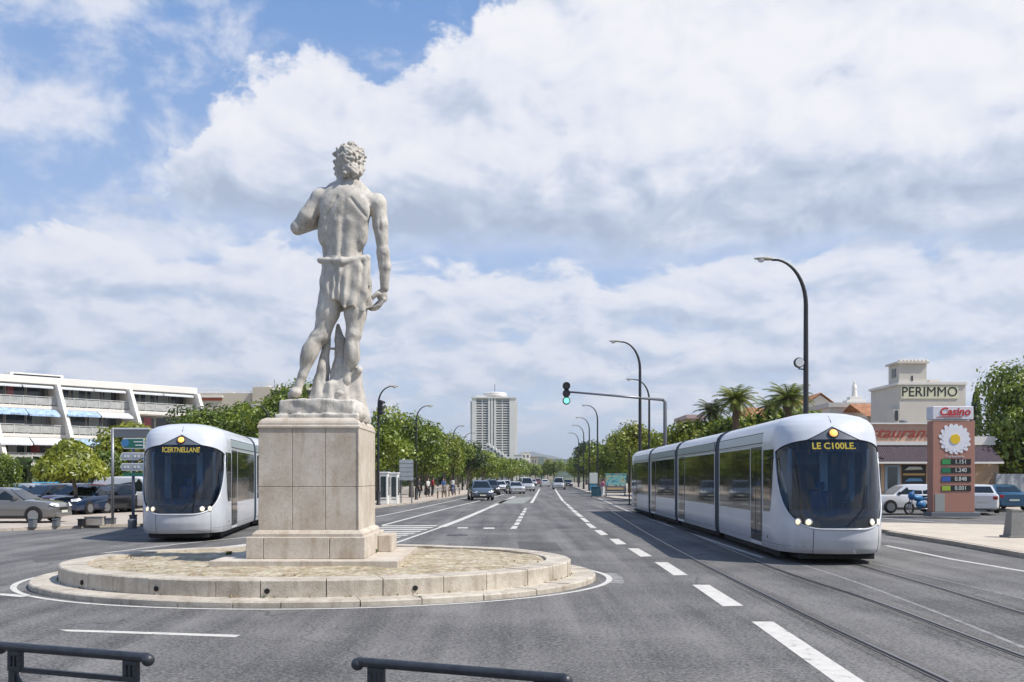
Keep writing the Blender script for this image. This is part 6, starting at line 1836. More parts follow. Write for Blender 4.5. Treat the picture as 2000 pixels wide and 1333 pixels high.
car('van','white', cy(266, 49), 100, 'white van partly hidden behind the front of the left tram', PK)
car('hatch','silver', cy(62, 54), 95, 'silver hatchback in the second parking row behind the black compact car', PK)
car('saloon','teal', cy(24, 51), 100, 'teal saloon in the second parking row behind the grey saloon', PK)
car('hatch','white', cy(150, 52), 80, 'white hatchback in the second parking row between the two dark cars', PK)
car('hatch','red', cy(160, 47), 200, 'dark red hatchback showing only its roof between the black and navy cars', PK)
car('wagon','slate', cy(205, 55), 92, 'slate estate car in the back row below the small trees', PK)
car('van','blue', cy(246, 58), 90, 'blue van in the back row under the direction signs', PK)
car('hatch','darkgrey', cy(95, 58), 92, 'dark grey hatchback beneath the turquoise awning', PK)
TR = 'cars driving on the boulevard'
def rd_(u, v): return G(u, v, 0)
def rc(style, col, u, v, h, lab, g=TR): return car(style, col, rd_(u, v), h, lab, g)
rc('suv','slate', 938, 977, 172, 'dark slate compact car driving towards the statue, first on the left carriageway')
rc('suv','darkgrey', 958, 967, 175, 'dark car hidden just behind the leading slate car')
rc('saloon','silver', 1006, 964.5, 172, 'silver saloon second on the left carriageway, its bonnet low and wide')
rc('van','silver', 1027, 959.5, 172, 'light silver van third on the left carriageway, behind the silver saloon')
rc('hatch','white', 1064, 951, 0, 'white car seen from behind in the middle lane, far down the road')
rc('van','silver', 1092, 956, 186, 'pale people carrier in the right lane beside the row of poles')
rc('hatch','white', 976, 961, 174, 'white hatchback queued left of the silver saloon'); rc('hatch','white', 988, 957, 174, 'small white car queued behind the white hatchback on the left')
rc('wagon','red', 1050, 946.5, 178, 'small dark red car left of the white one in the distance')
rc('hatch','silver', 1040, 949, 176, 'tiny silver car far away between the van and the red car')
rc('saloon','darkgrey', 1109, 951, 182, 'dark saloon waiting beyond the people carrier at the right kerb')
FS = 'cars at the filling station'
car('hatch','white', cy(1774, 47.5), 268, 'small white car with its nose pointing left behind the blue motorcycle', FS)
car('saloon','blue', cy(1950, 52.5), 8, 'dark blue saloon seen from behind, left of the grey fence', FS)
car('hatch','white', cy(1906, 48.0), 20, 'white car mostly hidden behind the price pylon', FS)

# ------------------------------------------------------------------ motorcycle under a blue cover cloth
q = cy(1797, 44.6)
o = empty('motorcycle', q, R(20), 'bright blue motorcycle standing before the small white car', 'motorcycle')
M_MBL = mat('motorcycle_blue', (0.03,0.16,0.38), 0.45, var=0.5, vscale=5)
for x in (-.68, .66):
    w_ = MB(); rows = []
    for i in range(24):
        a = 2*PI*i/24; rows.append([(x+(.27+.05*math.cos(b))*math.cos(a), .05*math.sin(b), .32+(.27+.05*math.cos(b))*math.sin(a)) for b in [2*PI*k/8 for k in range(8)]])
    rows.append(rows[0]); w_.grid(rows, close=True); wl = w_.build('wheel', M_TYRE, o, smooth=True)
    mb = MB()
    for k in range(5):
        a = k*2*PI/5; mb.bar((x,0,.32),(x+.24*math.cos(a),0,.32+.24*math.sin(a)),.03,.03)
    mb.build('rim', M_RIM, wl)
f1 = Field((-1.1,-.4,.15),(1.1,.4,1.35),.03)
f1.ell((-.15,0,.82),(.30,.15,.16),.08); f1.ell((.35,0,.80),(.32,.13,.09),.08); f1.ell((.05,0,.50),(.28,.17,.20),.08); f1.ell((-.52,0,.92),(.17,.17,.20),.06); f1.cap((-.48,0,.95),(-.42,0,1.15),.10,.05,.05); f1.ell((.62,0,.72),(.22,.11,.10),.05)
f1.build('fairing', M_MBL, o)
MB().tube([(-.42,-.34,1.06),(-.5,-.15,1.08),(-.5,.15,1.08),(-.42,.34,1.06)], .022, 8).build('handlebar', M_CTRIM, o, smooth=True)
mb = MB(); mb.tube([(-.68,-.09,.32),(-.50,-.07,.95)], .03, 8); mb.build('front_fork', M_RIM, o); MB().tube([(-.68,.09,.32),(-.50,.07,.95)], .03, 8).build('front_fork', M_RIM, o)
MB().tube([(.66,0.07,.32),(.1,.08,.40)], .035, 8).build('swing_arm', M_CTRIM, o); MB().tube([(-.1,-.15,.30),(.3,-.17,.28),(.85,-.17,.36)], [.03,.04,.055], 10).build('exhaust', M_RIM, o, smooth=True)
MB().box(.12,.62,-.13,.13,.87,.94).build('saddle', M_CTRIM, o, bevel=.03)

# ------------------------------------------------------------------ people far down the pavements
M_SKIN = mat('skin', (0.42,0.26,0.19), 0.6)
def person(loc, h, top, legs, hair, rz, label, group, stride=0.12):
    s = h/1.72; o = empty('person', loc, rz, label, 'person', group)
    f2 = Field((-.45,-.45,-.02),(.45,.45,1.80),.024); C = f2.cap
    C((0,0,.98),(0,0,1.34),.135,.16,.05,flat=.75); C((-.14,0,1.38),(.14,0,1.38),.065,.065,.05)
    C((0,0,1.44),(0,-.01,1.56),.05,.05,.02); f2.ell((0,-.01,1.625),(.078,.10,.115),.015); C((0,-.10,1.62),(0,-.125,1.60),.014,.018,.01)
    for sx in (-1,1):
        sw = stride*sx
        C((sx*.09,0,.94),(sx*.10,-sw*.7,.50),.095,.062,.04); C((sx*.10,-sw*.7,.50),(sx*.10,-sw*.7+.03+abs(sw)*.3,.09),.06,.04,.03); C((sx*.10,-sw*.7+.05,.045),(sx*.11,-sw*.7-.14,.035),.045,.035,.02)
        C((sx*.185,0,1.36),(sx*.215,sw*.5,1.08),.052,.042,.02); C((sx*.215,sw*.5,1.08),(sx*.205,sw*.8-.05,.84),.04,.03,.02)
        f2.ell((sx*.20,sw*.8-.06,.78),(.025,.04,.055),.02)
        for k in range(4): C((sx*.20,sw*.8-.085+k*.018,.75),(sx*.195,sw*.8-.095+k*.018,.69),.009,.007,.003)
        C((sx*.20,sw*.8-.09,.79),(sx*.19,sw*.8-.12,.745),.010,.008,.004)
    f2.build('body', M_SKIN, o)
    f3 = Field((-.35,-.35,.8),(.35,.35,1.5),.024)
    f3.cap((0,0,.98),(0,0,1.34),.150,.172,.05,flat=.78); f3.cap((-.15,0,1.38),(.15,0,1.38),.075,.075,.05)
    for sx in (-1,1): f3.cap((sx*.185,0,1.36),(sx*.205,stride*sx*.3,1.18),.064,.058,.02)
    f3.build('shirt', top, o)
    f4 = Field((-.3,-.4,.08),(.3,.4,1.05),.024); f4.cap((0,0,.96),(0,0,1.0),.155,.15,.04,flat=.8)
    for sx in (-1,1):
        sw = stride*sx; f4.cap((sx*.09,0,.94),(sx*.10,-sw*.7,.50),.108,.075,.03); f4.cap((sx*.10,-sw*.7,.50),(sx*.10,-sw*.7+.03+abs(sw)*.3,.13),.072,.06,.02)
    f4.build('trousers', legs, o)
    f5 = Field((-.15,-.2,1.5),(.15,.2,1.8),.016); f5.ell((0,.015,1.65),(.088,.105,.105),.01); f5.ell((0,.05,1.60),(.08,.075,.10),.02); f5.build('hair', hair, o)
    o.scale = (s,s,s); return o
cl = dict(w=mat('cloth_white',(.6,.6,.58),.9), d=mat('cloth_dark',(.02,.022,.03),.9), r=mat('cloth_red',(.35,.03,.05),.9), b=mat('cloth_blue',(.05,.10,.25),.9), p=mat('cloth_pink',(.50,.18,.25),.9), h=mat('hair_dark',(.03,.02,.015),.9), g=mat('cloth_grey',(.2,.2,.2),.9))
gp = 'people on the pavements'
for (u, v, h, a, b_, rz, lab) in [(1177,973,1.66,'p','w',2.4,'person in a pink top and pale trousers walking by the bins'),
    (836,971,1.70,'w','d',1.0,'person in white top and dark trousers before the plane trunks, left of the blue panel'),
    (845,970,1.75,'r','d',2.0,'person in a red top walking on the left pavement under the plane trees'),
    (866,968,1.68,'b','g',0.3,'person in blue standing behind the brown bollards'),
    (884,966,1.72,'w','b',3.0,'person in white top and blue trousers near the grey car'),
    (818,973,1.70,'d','d',1.4,'person dressed in black right of the information board'),
    (2,1000,1.75,'w','b',2.0,'person in white at the edge of the car park')]:
    person(G(u, v, .1), h, cl[a], cl[b_], cl['h'], rz, lab, gp)
# ------------------------------------------------------------------ buildings
M_BWH = mat('render_white', (0.74, 0.71, 0.655), 0.85, var=0.06, vscale=0.5, bump=0.1)
M_BGL = mat('window_dark', (0.018, 0.024, 0.030), 0.10, spec=0.7)
M_CURT = mat('curtain', (0.30, 0.33, 0.34), 0.9, var=0.25, vscale=2.0, stretch=(3,3,.1))
M_FRAME = mat('window_frame', (0.55, 0.55, 0.53), 0.5)
M_AWN = mat('awning_blue', (0.34, 0.46, 0.64), 0.8, var=0.5, vscale=1.2, stretch=(2,2,.2)); M_AWNW = mat('awning_white', (0.62,0.64,0.66), 0.8)
M_RLG = mat('railing_glass', (0.40,0.40,0.38), 0.3, var=0.25, vscale=2.0)
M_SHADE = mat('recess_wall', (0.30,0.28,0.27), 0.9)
M_FURN = mat('balcony_furniture', (0.55,0.54,0.50), 0.7)
# --- white terraced building, facade turned towards the road
A = Vector((-50.6, 90.0, 0)); Bv = Vector((-36.2, 104.0, 0)); dx_ = (Bv-A).normalized(); nrm = Vector((dx_.y, -dx_.x, 0))
ter = empty('terraced_building', A, math.atan2(dx_.y, dx_.x), 'white terraced building with stepped balconies, slanting fins and blue awnings behind the car park', 'building')
# local frame: x along the facade (x=0 at photo left edge of the visible part, 20 at its right end), y into the building, z up
FL = [(3.35, 5.87), (6.22, 8.8), (9.15, 11.4)]; TOP = 12.1
def step(z): return -(10.6 - z)*0.50     # lower floors stand further out
fins = [-15.6, -7.6, 0.1-1.5, 5.1, 12.4, 20.0]; x0_, x1_ = -24.0, 20.2
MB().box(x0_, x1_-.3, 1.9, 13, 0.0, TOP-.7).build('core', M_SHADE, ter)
mb = MB(); mb.box(x0_, x1_, -0.35, 13.2, TOP-.7, TOP); mb.build('roof', M_BWH, ter, bevel=.05)
mb = MB(); mb.box(2.0, 7.2, 4.0, 8.0, TOP+.001, TOP+.75); mb.build('roof_hut', M_BWH, ter)
mb = MB(); mb.box(2.3, 6.9, 3.96, 3.99, TOP+.35, TOP+.6); mb.build('roof_hut_vent', M_BGL, ter)
rb = random.Random(3)
for k, (z0, z1) in enumerate(FL):
    yo = step(z0+.8)
    MB().box(x0_, x1_-.2, yo-.30, 1.9, z0-.36, z0).build('balcony_slab', M_BWH, ter, bevel=.03)
    # railing: rail, posts, glass
    yr = yo-.24
    rl = MB().bar((x0_, yr, z0+.92), (x1_-.4, yr, z0+.92), .06, .06).build('railing', M_FRAME, ter)
    x = x0_+.3
    while x < x1_-.5: MB().bar((x, yr, z0), (x, yr, z0+.89), .05, .05).build('baluster', M_FRAME, rl); x += 1.22
    MB().box(x0_, x1_-.4, yr+.02, yr+.03, z0+.10, z0+.80).build('railing_panel', M_RLG, rl)
    # glazing in each bay
    for i in range(len(fins)-1):
        a, b = fins[i]+.35 + (z0-8)*0.0, fins[i+1]-.35
        n = 4 if b-a > 6 else 3
        for j in range(n):
            xa, xb = a+(b-a)*j/n+.05, a+(b-a)*(j+1)/n-.05
            fr = MB().box(xa, xb, 1.80, 1.88, z0+.01, z1-.10).build('window', M_FRAME, ter)
            MB().box(xa+.06, xb-.06, 1.76, 1.795, z0+.08, z1-.18).build('pane', M_BGL, fr)
            if rb.random() < .65:
                c0 = xa+.08+rb.random()*.6; MB().box(c0, min(xb-.08, c0+rb.uniform(.4,1.2)), 1.735, 1.755, z0+.08, z1-.18).build('curtain', M_CURT if rb.random()<.8 else CP['red'], fr)
        # awning
        if rb.random() < .95:
            hw_ = [(a, (a+b)/2-.05), ((a+b)/2+.05, b)]
            for (xa, xb) in hw_:
                r_a = rb.random(); L_ = .8 if k == 2 else 1.3
                mt = M_AWN if r_a < (0 if k == 2 else .55) else M_AWNW
                yt, zt_ = yo+.55 if k == 2 else yo+.45, z1-.06
                drop = .22 if k == 2 else rb.uniform(.4,.65)
                aw = MB(); rows = [[(xa+(xb-xa)*q/24, yt, zt_) for q in range(25)], [(xa+(xb-xa)*q/24, yt-L_, zt_-drop) for q in range(25)], [(xa+(xb-xa)*q/24, yt-L_-.01, zt_-drop-.14-.06*abs(math.sin(q*1.7))) for q in range(25)]]
                aw.grid(rows); aw.build('awning', mt, ter)
        # balcony furniture
        for _ in range(rb.randint(1, 3)):
            xf = rb.uniform(a+.5, b-.8); yf = yo+.5
            mb = MB()
            if rb.random() < .6:
                mb.box(xf,xf+.5,yf,yf+.5,z0+.45,z0+.50); mb.box(xf,xf+.5,yf+.46,yf+.5,z0+.50,z0+.95)
                for px_ in (0,.45):
                    for py_ in (0,.45): mb.box(xf+px_,xf+px_+.05,yf+py_,yf+py_+.05,z0+.01,z0+.45)
                mb.build('chair', M_FURN, ter)
            else:
                mb.lathe([(.38,z0+.72),(.38,z0+.76)], (xf,yf+.3,0), 12); mb.lathe([(.04,z0+.01),(.04,z0+.72)], (xf,yf+.3,0), 6); mb.build('table', M_FURN, ter)
# slanting fins running down all floors
for fx in fins:
    zt_, zb_ = TOP-.7, 2.0
    pts = []
    yt, yb_ = -.75, step(3.05)-1.0
    M_ = Matrix(((0,0,1,0),(1,0,0,0),(0,1,0,0),(0,0,0,1)))
    Sh = Matrix(((1,0,-.10,.10*zt_),(0,1,0,0),(0,0,1,0),(0,0,0,1)))
    MB().prism([(yb_-.35, zb_), (1.95, zb_), (1.95, zt_-.001), (yt-.28, zt_-.001)], fx-.17, fx+.17, 0, Sh @ M_).build('fin', M_BWH, ter)
# end wall on the right
# ground floor: dark recess with inclined pillars
for x in (-14,-9.5,-5,-.5,4,8.5,13,17.5):
    MB().bar((x, -1.6, 0), (x+.5, -2.0, 2.58), .7, .5).build('pillar', M_BWH, ter)
MB().box(x0_, x1_-.2, step(3.05)-.1, 1.9, 2.25, 2.595).build('soffit_beam', M_BWH, ter)
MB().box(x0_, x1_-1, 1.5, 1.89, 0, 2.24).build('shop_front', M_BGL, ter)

# --- turquoise stall awning in the car park
Y = 60.0
o = empty('market_stall', (P(78,932,Y).x, Y, .1), label='turquoise awning on thin white poles behind the parked cars', cat='stall')
w_ = P(96,932,Y).x-P(50,932,Y).x; zt_ = P(75,945,Y).z
for x in (-w_/2, w_/2):
    for y in (-.6, .9): MB().tube([(x,y,0),(x,y,zt_-.1)], .04, 6).build('pole', M_SWHITE, o)
mb = MB(); mb.grid([[(-w_/2-.1,-.9,zt_-.55),(w_/2+.1,-.9,zt_-.55)],[(-w_/2-.1,-.85,zt_-.35),(w_/2+.1,-.85,zt_-.35)],[(-w_/2-.05,.9,zt_),(w_/2+.05,.9,zt_)]]); mb.build('canopy', mat('canopy_turquoise',(.03,.30,.50),.7), o)
MB().box(-w_/2, w_/2, .2, .7, .5, .9).build('table', M_SHADE, o)

def windows(root, x0, x1, z0, z1, nx, nz, ww, wh, y=-.01, m=M_BGL, name='window', frame=True):
    for i in range(nx):
        for j in range(nz):
            xc = x0+(x1-x0)*(i+.5)/nx; zc = z0+(z1-z0)*(j+.5)/nz
            f_ = MB().box(xc-ww/2-.06, xc+ww/2+.06, y-.04, y, zc-wh/2-.06, zc+wh/2+.06).build(name, M_FRAME, root)
            MB().box(xc-ww/2, xc+ww/2, y-.055, y-.041, zc-wh/2, zc+wh/2).build('pane', m, f_)
# --- beige block behind the trees left of the statue
Y = 150.0; M_BEI = mat('render_beige', (0.50,0.45,0.36), .85, var=.08, vscale=.3)
def pxx(u): return P(u, 760, Y).x
def pzz(v): return P(500, v, Y).z
o = empty('apartment_block', (pxx(372), Y, 0), label='long beige apartment block with a roof railing behind the trees left of the statue', cat='building'); ox = o.location.x
xe = pxx(660)-ox
MB().box(0, pxx(495)-ox, 0, 14, 0, pzz(768)).build('wing', M_BEI, o); MB().box(pxx(495)-ox+.01, xe, -.6, 14, 0, pzz(757)).build('main_block', M_BEI, o)
MB().box(-.3, pxx(436)-ox, -.4, .0, pzz(777), pzz(773.5)).build('balcony', M_BWH, o); MB().box(0, pxx(434)-ox, -.1, -.001, pzz(783), pzz(777.5)).build('balcony_recess', mat('terracotta_blind',(.30,.09,.05),.9), o)
MB().box(pxx(535)-ox, xe, -1.6, -.61, pzz(764), pzz(760.5)).build('balcony', M_BWH, o); MB().box(pxx(537)-ox, xe, -.7, -.601, pzz(775), pzz(764.5)).build('balcony_recess', M_BGL, o)
for (ua, ub, v0, v1) in ((374,436,762,767.5),(436,494,764,767.5),(496,655,750,756.5)):
    mb = MB(); x = pxx(ua)-ox
    while x < pxx(ub)-ox: mb.bar((x,.2,pzz(v1)-.1),(x,.2,pzz(v0)),.08,.08); x += .75
    mb.bar((pxx(ua)-ox,.2,pzz(v0)),(pxx(ub)-ox,.2,pzz(v0)),.08,.10); mb.build('roof_railing', M_BWH, o)
for (ua, ub, v0, v1) in ((440,447,764,768),(510,520,751,757),(534,538,751,757)): MB().box(pxx(ua)-ox, pxx(ub)-ox, 2, 5, pzz(v1)-.2, pzz(v0)).build('chimney', M_BWH, o)
MB().tube([(pxx(527)-ox,3,pzz(757)),(pxx(527)-ox,3,pzz(738))], .06, 5).build('aerial', M_POLEG, o)

# --- the white tower at the end of the boulevard
Y = 620.0
def tx(u): return P(u, 850, Y).x
def tz(v): return P(964, v, Y).z
M_TW = mat('tower_concrete', (0.76,0.73,0.68), .85, var=.05, vscale=.05); M_TWD = mat('tower_window', (0.10,0.12,0.14), .3)
o = empty('tower_block', (tx(964), Y, 0), label='tall white residential tower with rows of dark balconies above the plane trees', cat='tower'); ox = o.location.x
zt_ = tz(779)
xl, xr = tx(922)-ox, tx(1007)-ox
MB().box(xl+1.2, xr-1.2, 0, 22, 0, zt_).build('core', M_TW, o)
for (ua, ub) in ((922,930.5),(953.5,957.5),(959,963),(965,969),(995,1007)):
    MB().box(tx(ua)-ox, tx(ub)-ox, -2.4, .0-.001, 0, zt_).build('pier', M_TW, o)
nf = 25; H0 = 12.0
for k in range(nf):
    z = H0+(zt_-H0-1.5)*k/nf; dz = (zt_-H0-1.5)/nf
    for (ua, ub) in ((930.5,941),(943,953.3),(969,980),(982,995)):
        MB().box(tx(ua)-ox, tx(ub)-ox, -1.9, -.05, z, z+dz*.42).build('balcony', M_TW, o)
for (ua, ub) in ((930.5,941),(943,953.3),(969,980),(982,995)):
    MB().box(tx(ua)-ox+.05, tx(ub)-ox-.05, -.5, -.002, H0, zt_-1.5).build('window_strip', M_TWD, o)
for ua, ub in ((941,943),(980,982)): MB().box(tx(ua)-ox, tx(ub)-ox, -2.0, -.003, H0, zt_).build('rib', M_TW, o)
for k in range(nf):   # small balconies standing out at both sides
    z = H0+(zt_-H0-1.5)*k/nf
    for xs_, s_ in ((xl, -1), (xr, 1)): MB().box(xs_-.0 if s_ > 0 else xs_-1.1, xs_+1.1 if s_ > 0 else xs_, -1.5, 8, z+.3, z+1.3).build('side_balcony', M_TW, o)
MB().box(xl-.4, xr+.4, -2.8, 22, zt_, tz(776)).build('parapet', M_TW, o)
MB().box(tx(931)-ox, tx(992)-ox, 2, 18, tz(776)+.01, tz(772.5)).build('roof_storey', M_TW, o); MB().lathe([(8,0),(8,2.0),(7,2.4)], ((tx(966)-ox), 8, tz(772.5)), 24).build('roof_drum', M_TW, o)
MB().tube([(tx(966)-ox,8,tz(769)),(tx(966)-ox,8,tz(748))], .25, 5).build('aerial', M_POLEG, o)
# --- stepped white blocks at the foot of the tower and far houses
def block(name, u0, u1, v, Y, m, lab, group=None, floors=3, depth=14, roof=None, cat='building', wm=None):
    X0, X1 = P(u0, 932, Y).x, P(u1, 932, Y).x; Z = P(u0, v, Y).z
    o = empty(name, (X0, Y, 0), label=lab, cat=cat, group=group)
    MB().box(0, X1-X0, 0, depth, 0, Z).build('walls', m, o); MB().box(-.2, X1-X0+.2, -.25, depth+.2, Z, Z+.35).build('parapet', m if roof is None else roof, o)
    nx = max(2, int((X1-X0)/4.5))
    windows(o, .5, X1-X0-.5, Z*.12, Z*.96, nx, floors, (X1-X0)/nx*.45, Z/floors*.38, y=-.001, m=wm or M_TWD)
    return o
st_ = empty('stepped_building', (P(952,932,480).x, 480, 0), label='white building descending in steps in front of the tower foot', cat='building'); ox = st_.location.x
for i in range(9):
    u0 = 950+i*6.6; v = 866 + i*4.6 + (4 if i > 6 else 0)
    X0, X1 = P(u0,932,480).x-ox, P(u0+6.6,932,480).x-ox; Z = P(u0,v,480).z
    MB().box(X0+.01, X1-.01, -i*.8, 16, 0, Z).build('step_block', M_BWH, st_)
    MB().box(X0+.3, X1-.3, -i*.8-.06, -i*.8-.001, Z-2.6, Z-1.2).build('window', M_TWD, st_)
block('far_house', 1004, 1022, 889, 560, M_BWH, 'white far building right of the tower foot with three floors', 'far buildings closing the boulevard')
block('far_house', 1018, 1036, 884, 640, M_BWH, 'pale far building second right of the tower foot, slightly taller', 'far buildings closing the boulevard', 4)
block('far_house', 1037, 1050, 893, 600, mat('far_cream',(.50,.42,.33),.9), 'cream far building just left of the darkest far trees', 'far buildings closing the boulevard')
block('far_house', 1064, 1082, 897, 640, mat('far_cream2',(.55,.48,.40),.9), 'small cream building seen over the middle of the road', 'far buildings closing the boulevard', 2)

# --- right side: restaurant building
Y = 58.0
def R_(u): return P(u, 905, Y).x
def Q_(v): return P(1850, v, Y).z
M_REST = mat('restaurant_render', (0.56,0.40,0.27), .85, var=.08, vscale=.6, bump=.1); M_SIGNB = mat('sign_band', (0.56,0.36,0.26), .7, var=.05)
M_CANO = mat('dark_canopy', (0.060,0.040,0.052), .8, var=.65, vscale=1.0, stretch=(9,9,9)); M_TILE = mat('roof_tile', (0.42,0.20,0.10), .85, var=.45, vscale=2.2)
o = empty('restaurant_building', (R_(1640), Y, .1), label='low peach building with red script sign and dark sloping canopy behind the price pylon', cat='building'); ox = o.location.x
x1b = R_(1951)-ox; xs_ = R_(1840)-ox
MB().box(0, x1b, 0, 9, 0, Q_(903)-.1).build('walls', M_REST, o); MB().box(0, xs_, .05, 8, Q_(903)-.099, Q_(829)-.1).build('upper_wall', M_SIGNB, o)
MB().box(-.1, xs_+.1, -.08, 8.1, Q_(829)-.099, Q_(826)-.1).build('coping', M_BWH, o); MB().box(0, xs_, -.10, .049, Q_(870)-.1, Q_(863)-.1).build('white_band', M_BWH, o)
zA, zB = Q_(869)-.1, Q_(903)-.1
mb = MB()
n = 150
rows = [[(x1b*.0+(x1b-.4)*i/n, .12, (zA if i/n < (xs_/x1b) else zA-.10)+(.03 if i % 2 else 0)) for i in range(n+1)], [(x1b*.0+(x1b-.5)*i/n, -1.5, zB+(.03 if i % 2 else 0)) for i in range(n+1)]]
mb.grid(rows); mb.build('canopy', M_CANO, o)
MB().bar((0,-1.5,zB-.06),(x1b-.5,-1.5,zB-.06),.05,.12).build('canopy_edge', M_BWH, o)
text_mesh('name_lettering', 'Restaurant', .95, mat('script_red', (.33,.05,.03), .5), o, Matrix.Translation((R_(1738)-ox, .0, Q_(846)-.1)), .012, .35, 1.25, 'CENTER', .008)
fr = MB().box(R_(1728)-ox, R_(1757)-ox, -.06, -.001, 0, Q_(909)-.1).build('door', mat('door_blue', (.30,.42,.56), .5), o); MB().box(R_(1733)-ox, R_(1752)-ox, -.085, -.061, .15, Q_(913)-.1).build('pane', M_KG, fr)
fr = MB().box(R_(1761)-ox, R_(1808)-ox, -.05, -.001, Q_(946)-.1, Q_(909)-.1).build('poster_board', M_PBLK, o)
MB().box(R_(1763)-ox, R_(1806)-ox, -.06, -.051, Q_(929)-.1, Q_(925)-.1).build('poster_strip', mat('poster_ochre', (.50,.34,.12), .6), fr)
for v in (915.5, 938): MB().prism([(R_(1766)-ox, Q_(v+3)-.1), (R_(1802)-ox, Q_(v+2)-.1), (R_(1798)-ox, Q_(v-3)-.1), (R_(1775)-ox, Q_(v-3.5)-.1)], .051, .058, 0, Matrix(((1,0,0,0),(0,0,-1,0),(0,1,0,0),(0,0,0,1)))).build('poster_picture', mat('poster_light_blue', (.12,.30,.55), .5) if v > 930 else M_AD, fr)
MB().box(R_(1650)-ox, R_(1720)-ox, -.05, -.001, .6, Q_(912)-.1).build('window', M_KG, o)
MB().sphere((R_(1777)-ox, 1.0, Q_(822)-.1), .28, 10, sz=.4).build('roof_vent', M_SDARK, o, smooth=True)
# curled awning over the right part of the same building
MB().box(R_(1903)-ox, x1b, .4, 6, zA, zA+.55).build('roof_ridge', M_BWH, o)

# --- white building lettered PERIMMO with its square tower
Y = 75.0
def A_(u): return P(u, 790, Y).x
def Z2(v): return P(1810, v, Y).z
M_PER = mat('perimmo_render', (0.60,0.56,0.49), .85, var=.07, vscale=.4)
o = empty('office_building', (A_(1740), Y, 0), label='white building lettered PERIMMO with a square crenellated tower on its left', cat='building'); ox = o.location.x
MB().box(A_(1757)-ox, A_(1886)-ox, 0, 6, 0, Z2(752)).build('main_block', M_PER, o); MB().box(A_(1753)-ox, A_(1888)-ox, -.12, 6.1, Z2(752)+.001, Z2(747)).build('coping', M_BWH, o)
tw = MB().box(A_(1758)-ox, A_(1812)-ox, .2, 2.3, 0, Z2(710)).build('tower', M_PER, o)
MB().box(A_(1758)-ox-.2, A_(1815)-ox, .0, 2.5, Z2(710)+.001, Z2(706)).build('tower_cornice', M_PER, tw)
mb = MB(); n = 8
for i in range(n):
    xa = A_(1758)-ox-.15+(A_(1812)-A_(1758)+.2)*i/n; mb.sphere((xa+.22, .2, Z2(706)), .20, 8)
mb.build('crenellation', M_PER, tw)
MB().box(A_(1758)-ox-.04, A_(1758)-ox-.001, .8, 1.6, Z2(735), Z2(718)).build('tower_window', M_BGL, tw)
MB().box(A_(1782)-ox, A_(1785)-ox, .16, .199, Z2(744), Z2(734)).build('tower_slit', M_BGL, tw)
MB().box(A_(1838)-ox, A_(1858)-ox, 2, 4, Z2(747)+.001, Z2(737)).build('chimney', M_PER, o)
MB().box(A_(1759)-ox, A_(1871)-ox, -.06, -.001, Z2(779), Z2(754)).build('sign_board', mat('sign_cream', (.66,.65,.46), .7), o)
text_mesh('name_lettering', 'PERIMMO', 1.12, M_PBLK, o, Matrix.Translation(((A_(1762)+A_(1868))/2-ox, -.07, Z2(766.5))), .01, 0, .98)
MB().box(A_(1745)-ox, A_(1756.8)-ox, -.0, 1.5, 0, Z2(800)).build('side_block', M_PER, o)
MB().box(A_(1748)-ox, A_(1754)-ox, -.05, -.001, Z2(822), Z2(802)).build('window', M_BGL, o)
# mast-like dark cypress-shaped flag poles right of it
q = P(1906, 790, 70); o = empty('cypress_tree', (q.x, 70, 0), label='slim dark cypress to the right of the white lettered building', cat='tree')
zt_ = P(1906, 766, 70).z
rng = np.random.default_rng(8); t = rng.uniform(0, 1, 2600); a = rng.uniform(0, 2*PI, 2600); rr = .55*np.sin(PI*np.clip(t*.8+.12, 0, 1))*np.sqrt(rng.uniform(.3,1,2600))
pts = np.stack([rr*np.cos(a), rr*np.sin(a), .5+t*(zt_-.5)], 1); link_mesh('crown', leaf_mesh('crown', pts, np.stack([np.cos(a), np.sin(a), a*0+.5], 1), .16, 3, M_LEAFD), o)
MB().tube([(0,0,0),(0,0,zt_*.8)], [.12,.03], 6).build('trunk', M_BARK, o)

# --- tiled houses behind
def gable(u0, u1, vr, ve, Y, lab, ridge_dir='x', m=M_PER, name='tiled_house'):
    X0, X1 = P(u0, 800, Y).x, P(u1, 800, Y).x; Zr, Ze = P(u0, vr, Y).z, P(u0, ve, Y).z
    o = empty(name, (X0, Y, 0), label=lab, cat='house'); w_ = X1-X0
    MB().box(.2, w_-.2, .3, 8, 0, Ze).build('walls', m, o)
    if ridge_dir == 'x':
        mb = MB(); n = int(w_/.3)
        rows = []
        for (y, z) in ((-.1, Ze-.1), (4, Zr), (8.3, Ze-.1)): rows.append([(w_*i/(2*n), y, z+(.07 if i % 2 else 0)) for i in range(2*n+1)])
        mb.grid(rows); mb.build('roof', M_TILE, o)
    else:
        mb = MB(); n = 26; rows = []
        for (x, z) in ((0, Ze-.1), (w_/2, Zr), (w_, Ze-.1)): rows.append([(x, 8.3*i/(2*n)-.1, z+(.07 if i % 2 else 0)) for i in range(2*n+1)])
        mb.grid(rows); mb.build('roof', M_TILE, o)
        MB().add([(.2,.29,Ze-.1),(w_-.2,.29,Ze-.1),(w_/2,.29,Zr-.15)], [(0,1,2)]).build('gable_wall', m, o)
    windows(o, .5, w_-.5, Ze*.3, Ze*.95, max(1, int(w_/3)), 2, .9, 1.1, y=.299)
    return o
gable(1692, 1742, 783, 812, 82, 'low house with an orange tiled roof left of the lettered building')
gable(1575, 1632, 768, 787, 96, 'house with a shallow tiled gable right of the tall lamp post', 'y')
gable(1462, 1512, 791, 822, 90, 'pink house with a tiled roof between the palms', 'x', mat('render_pink', (.50,.30,.25), .85))
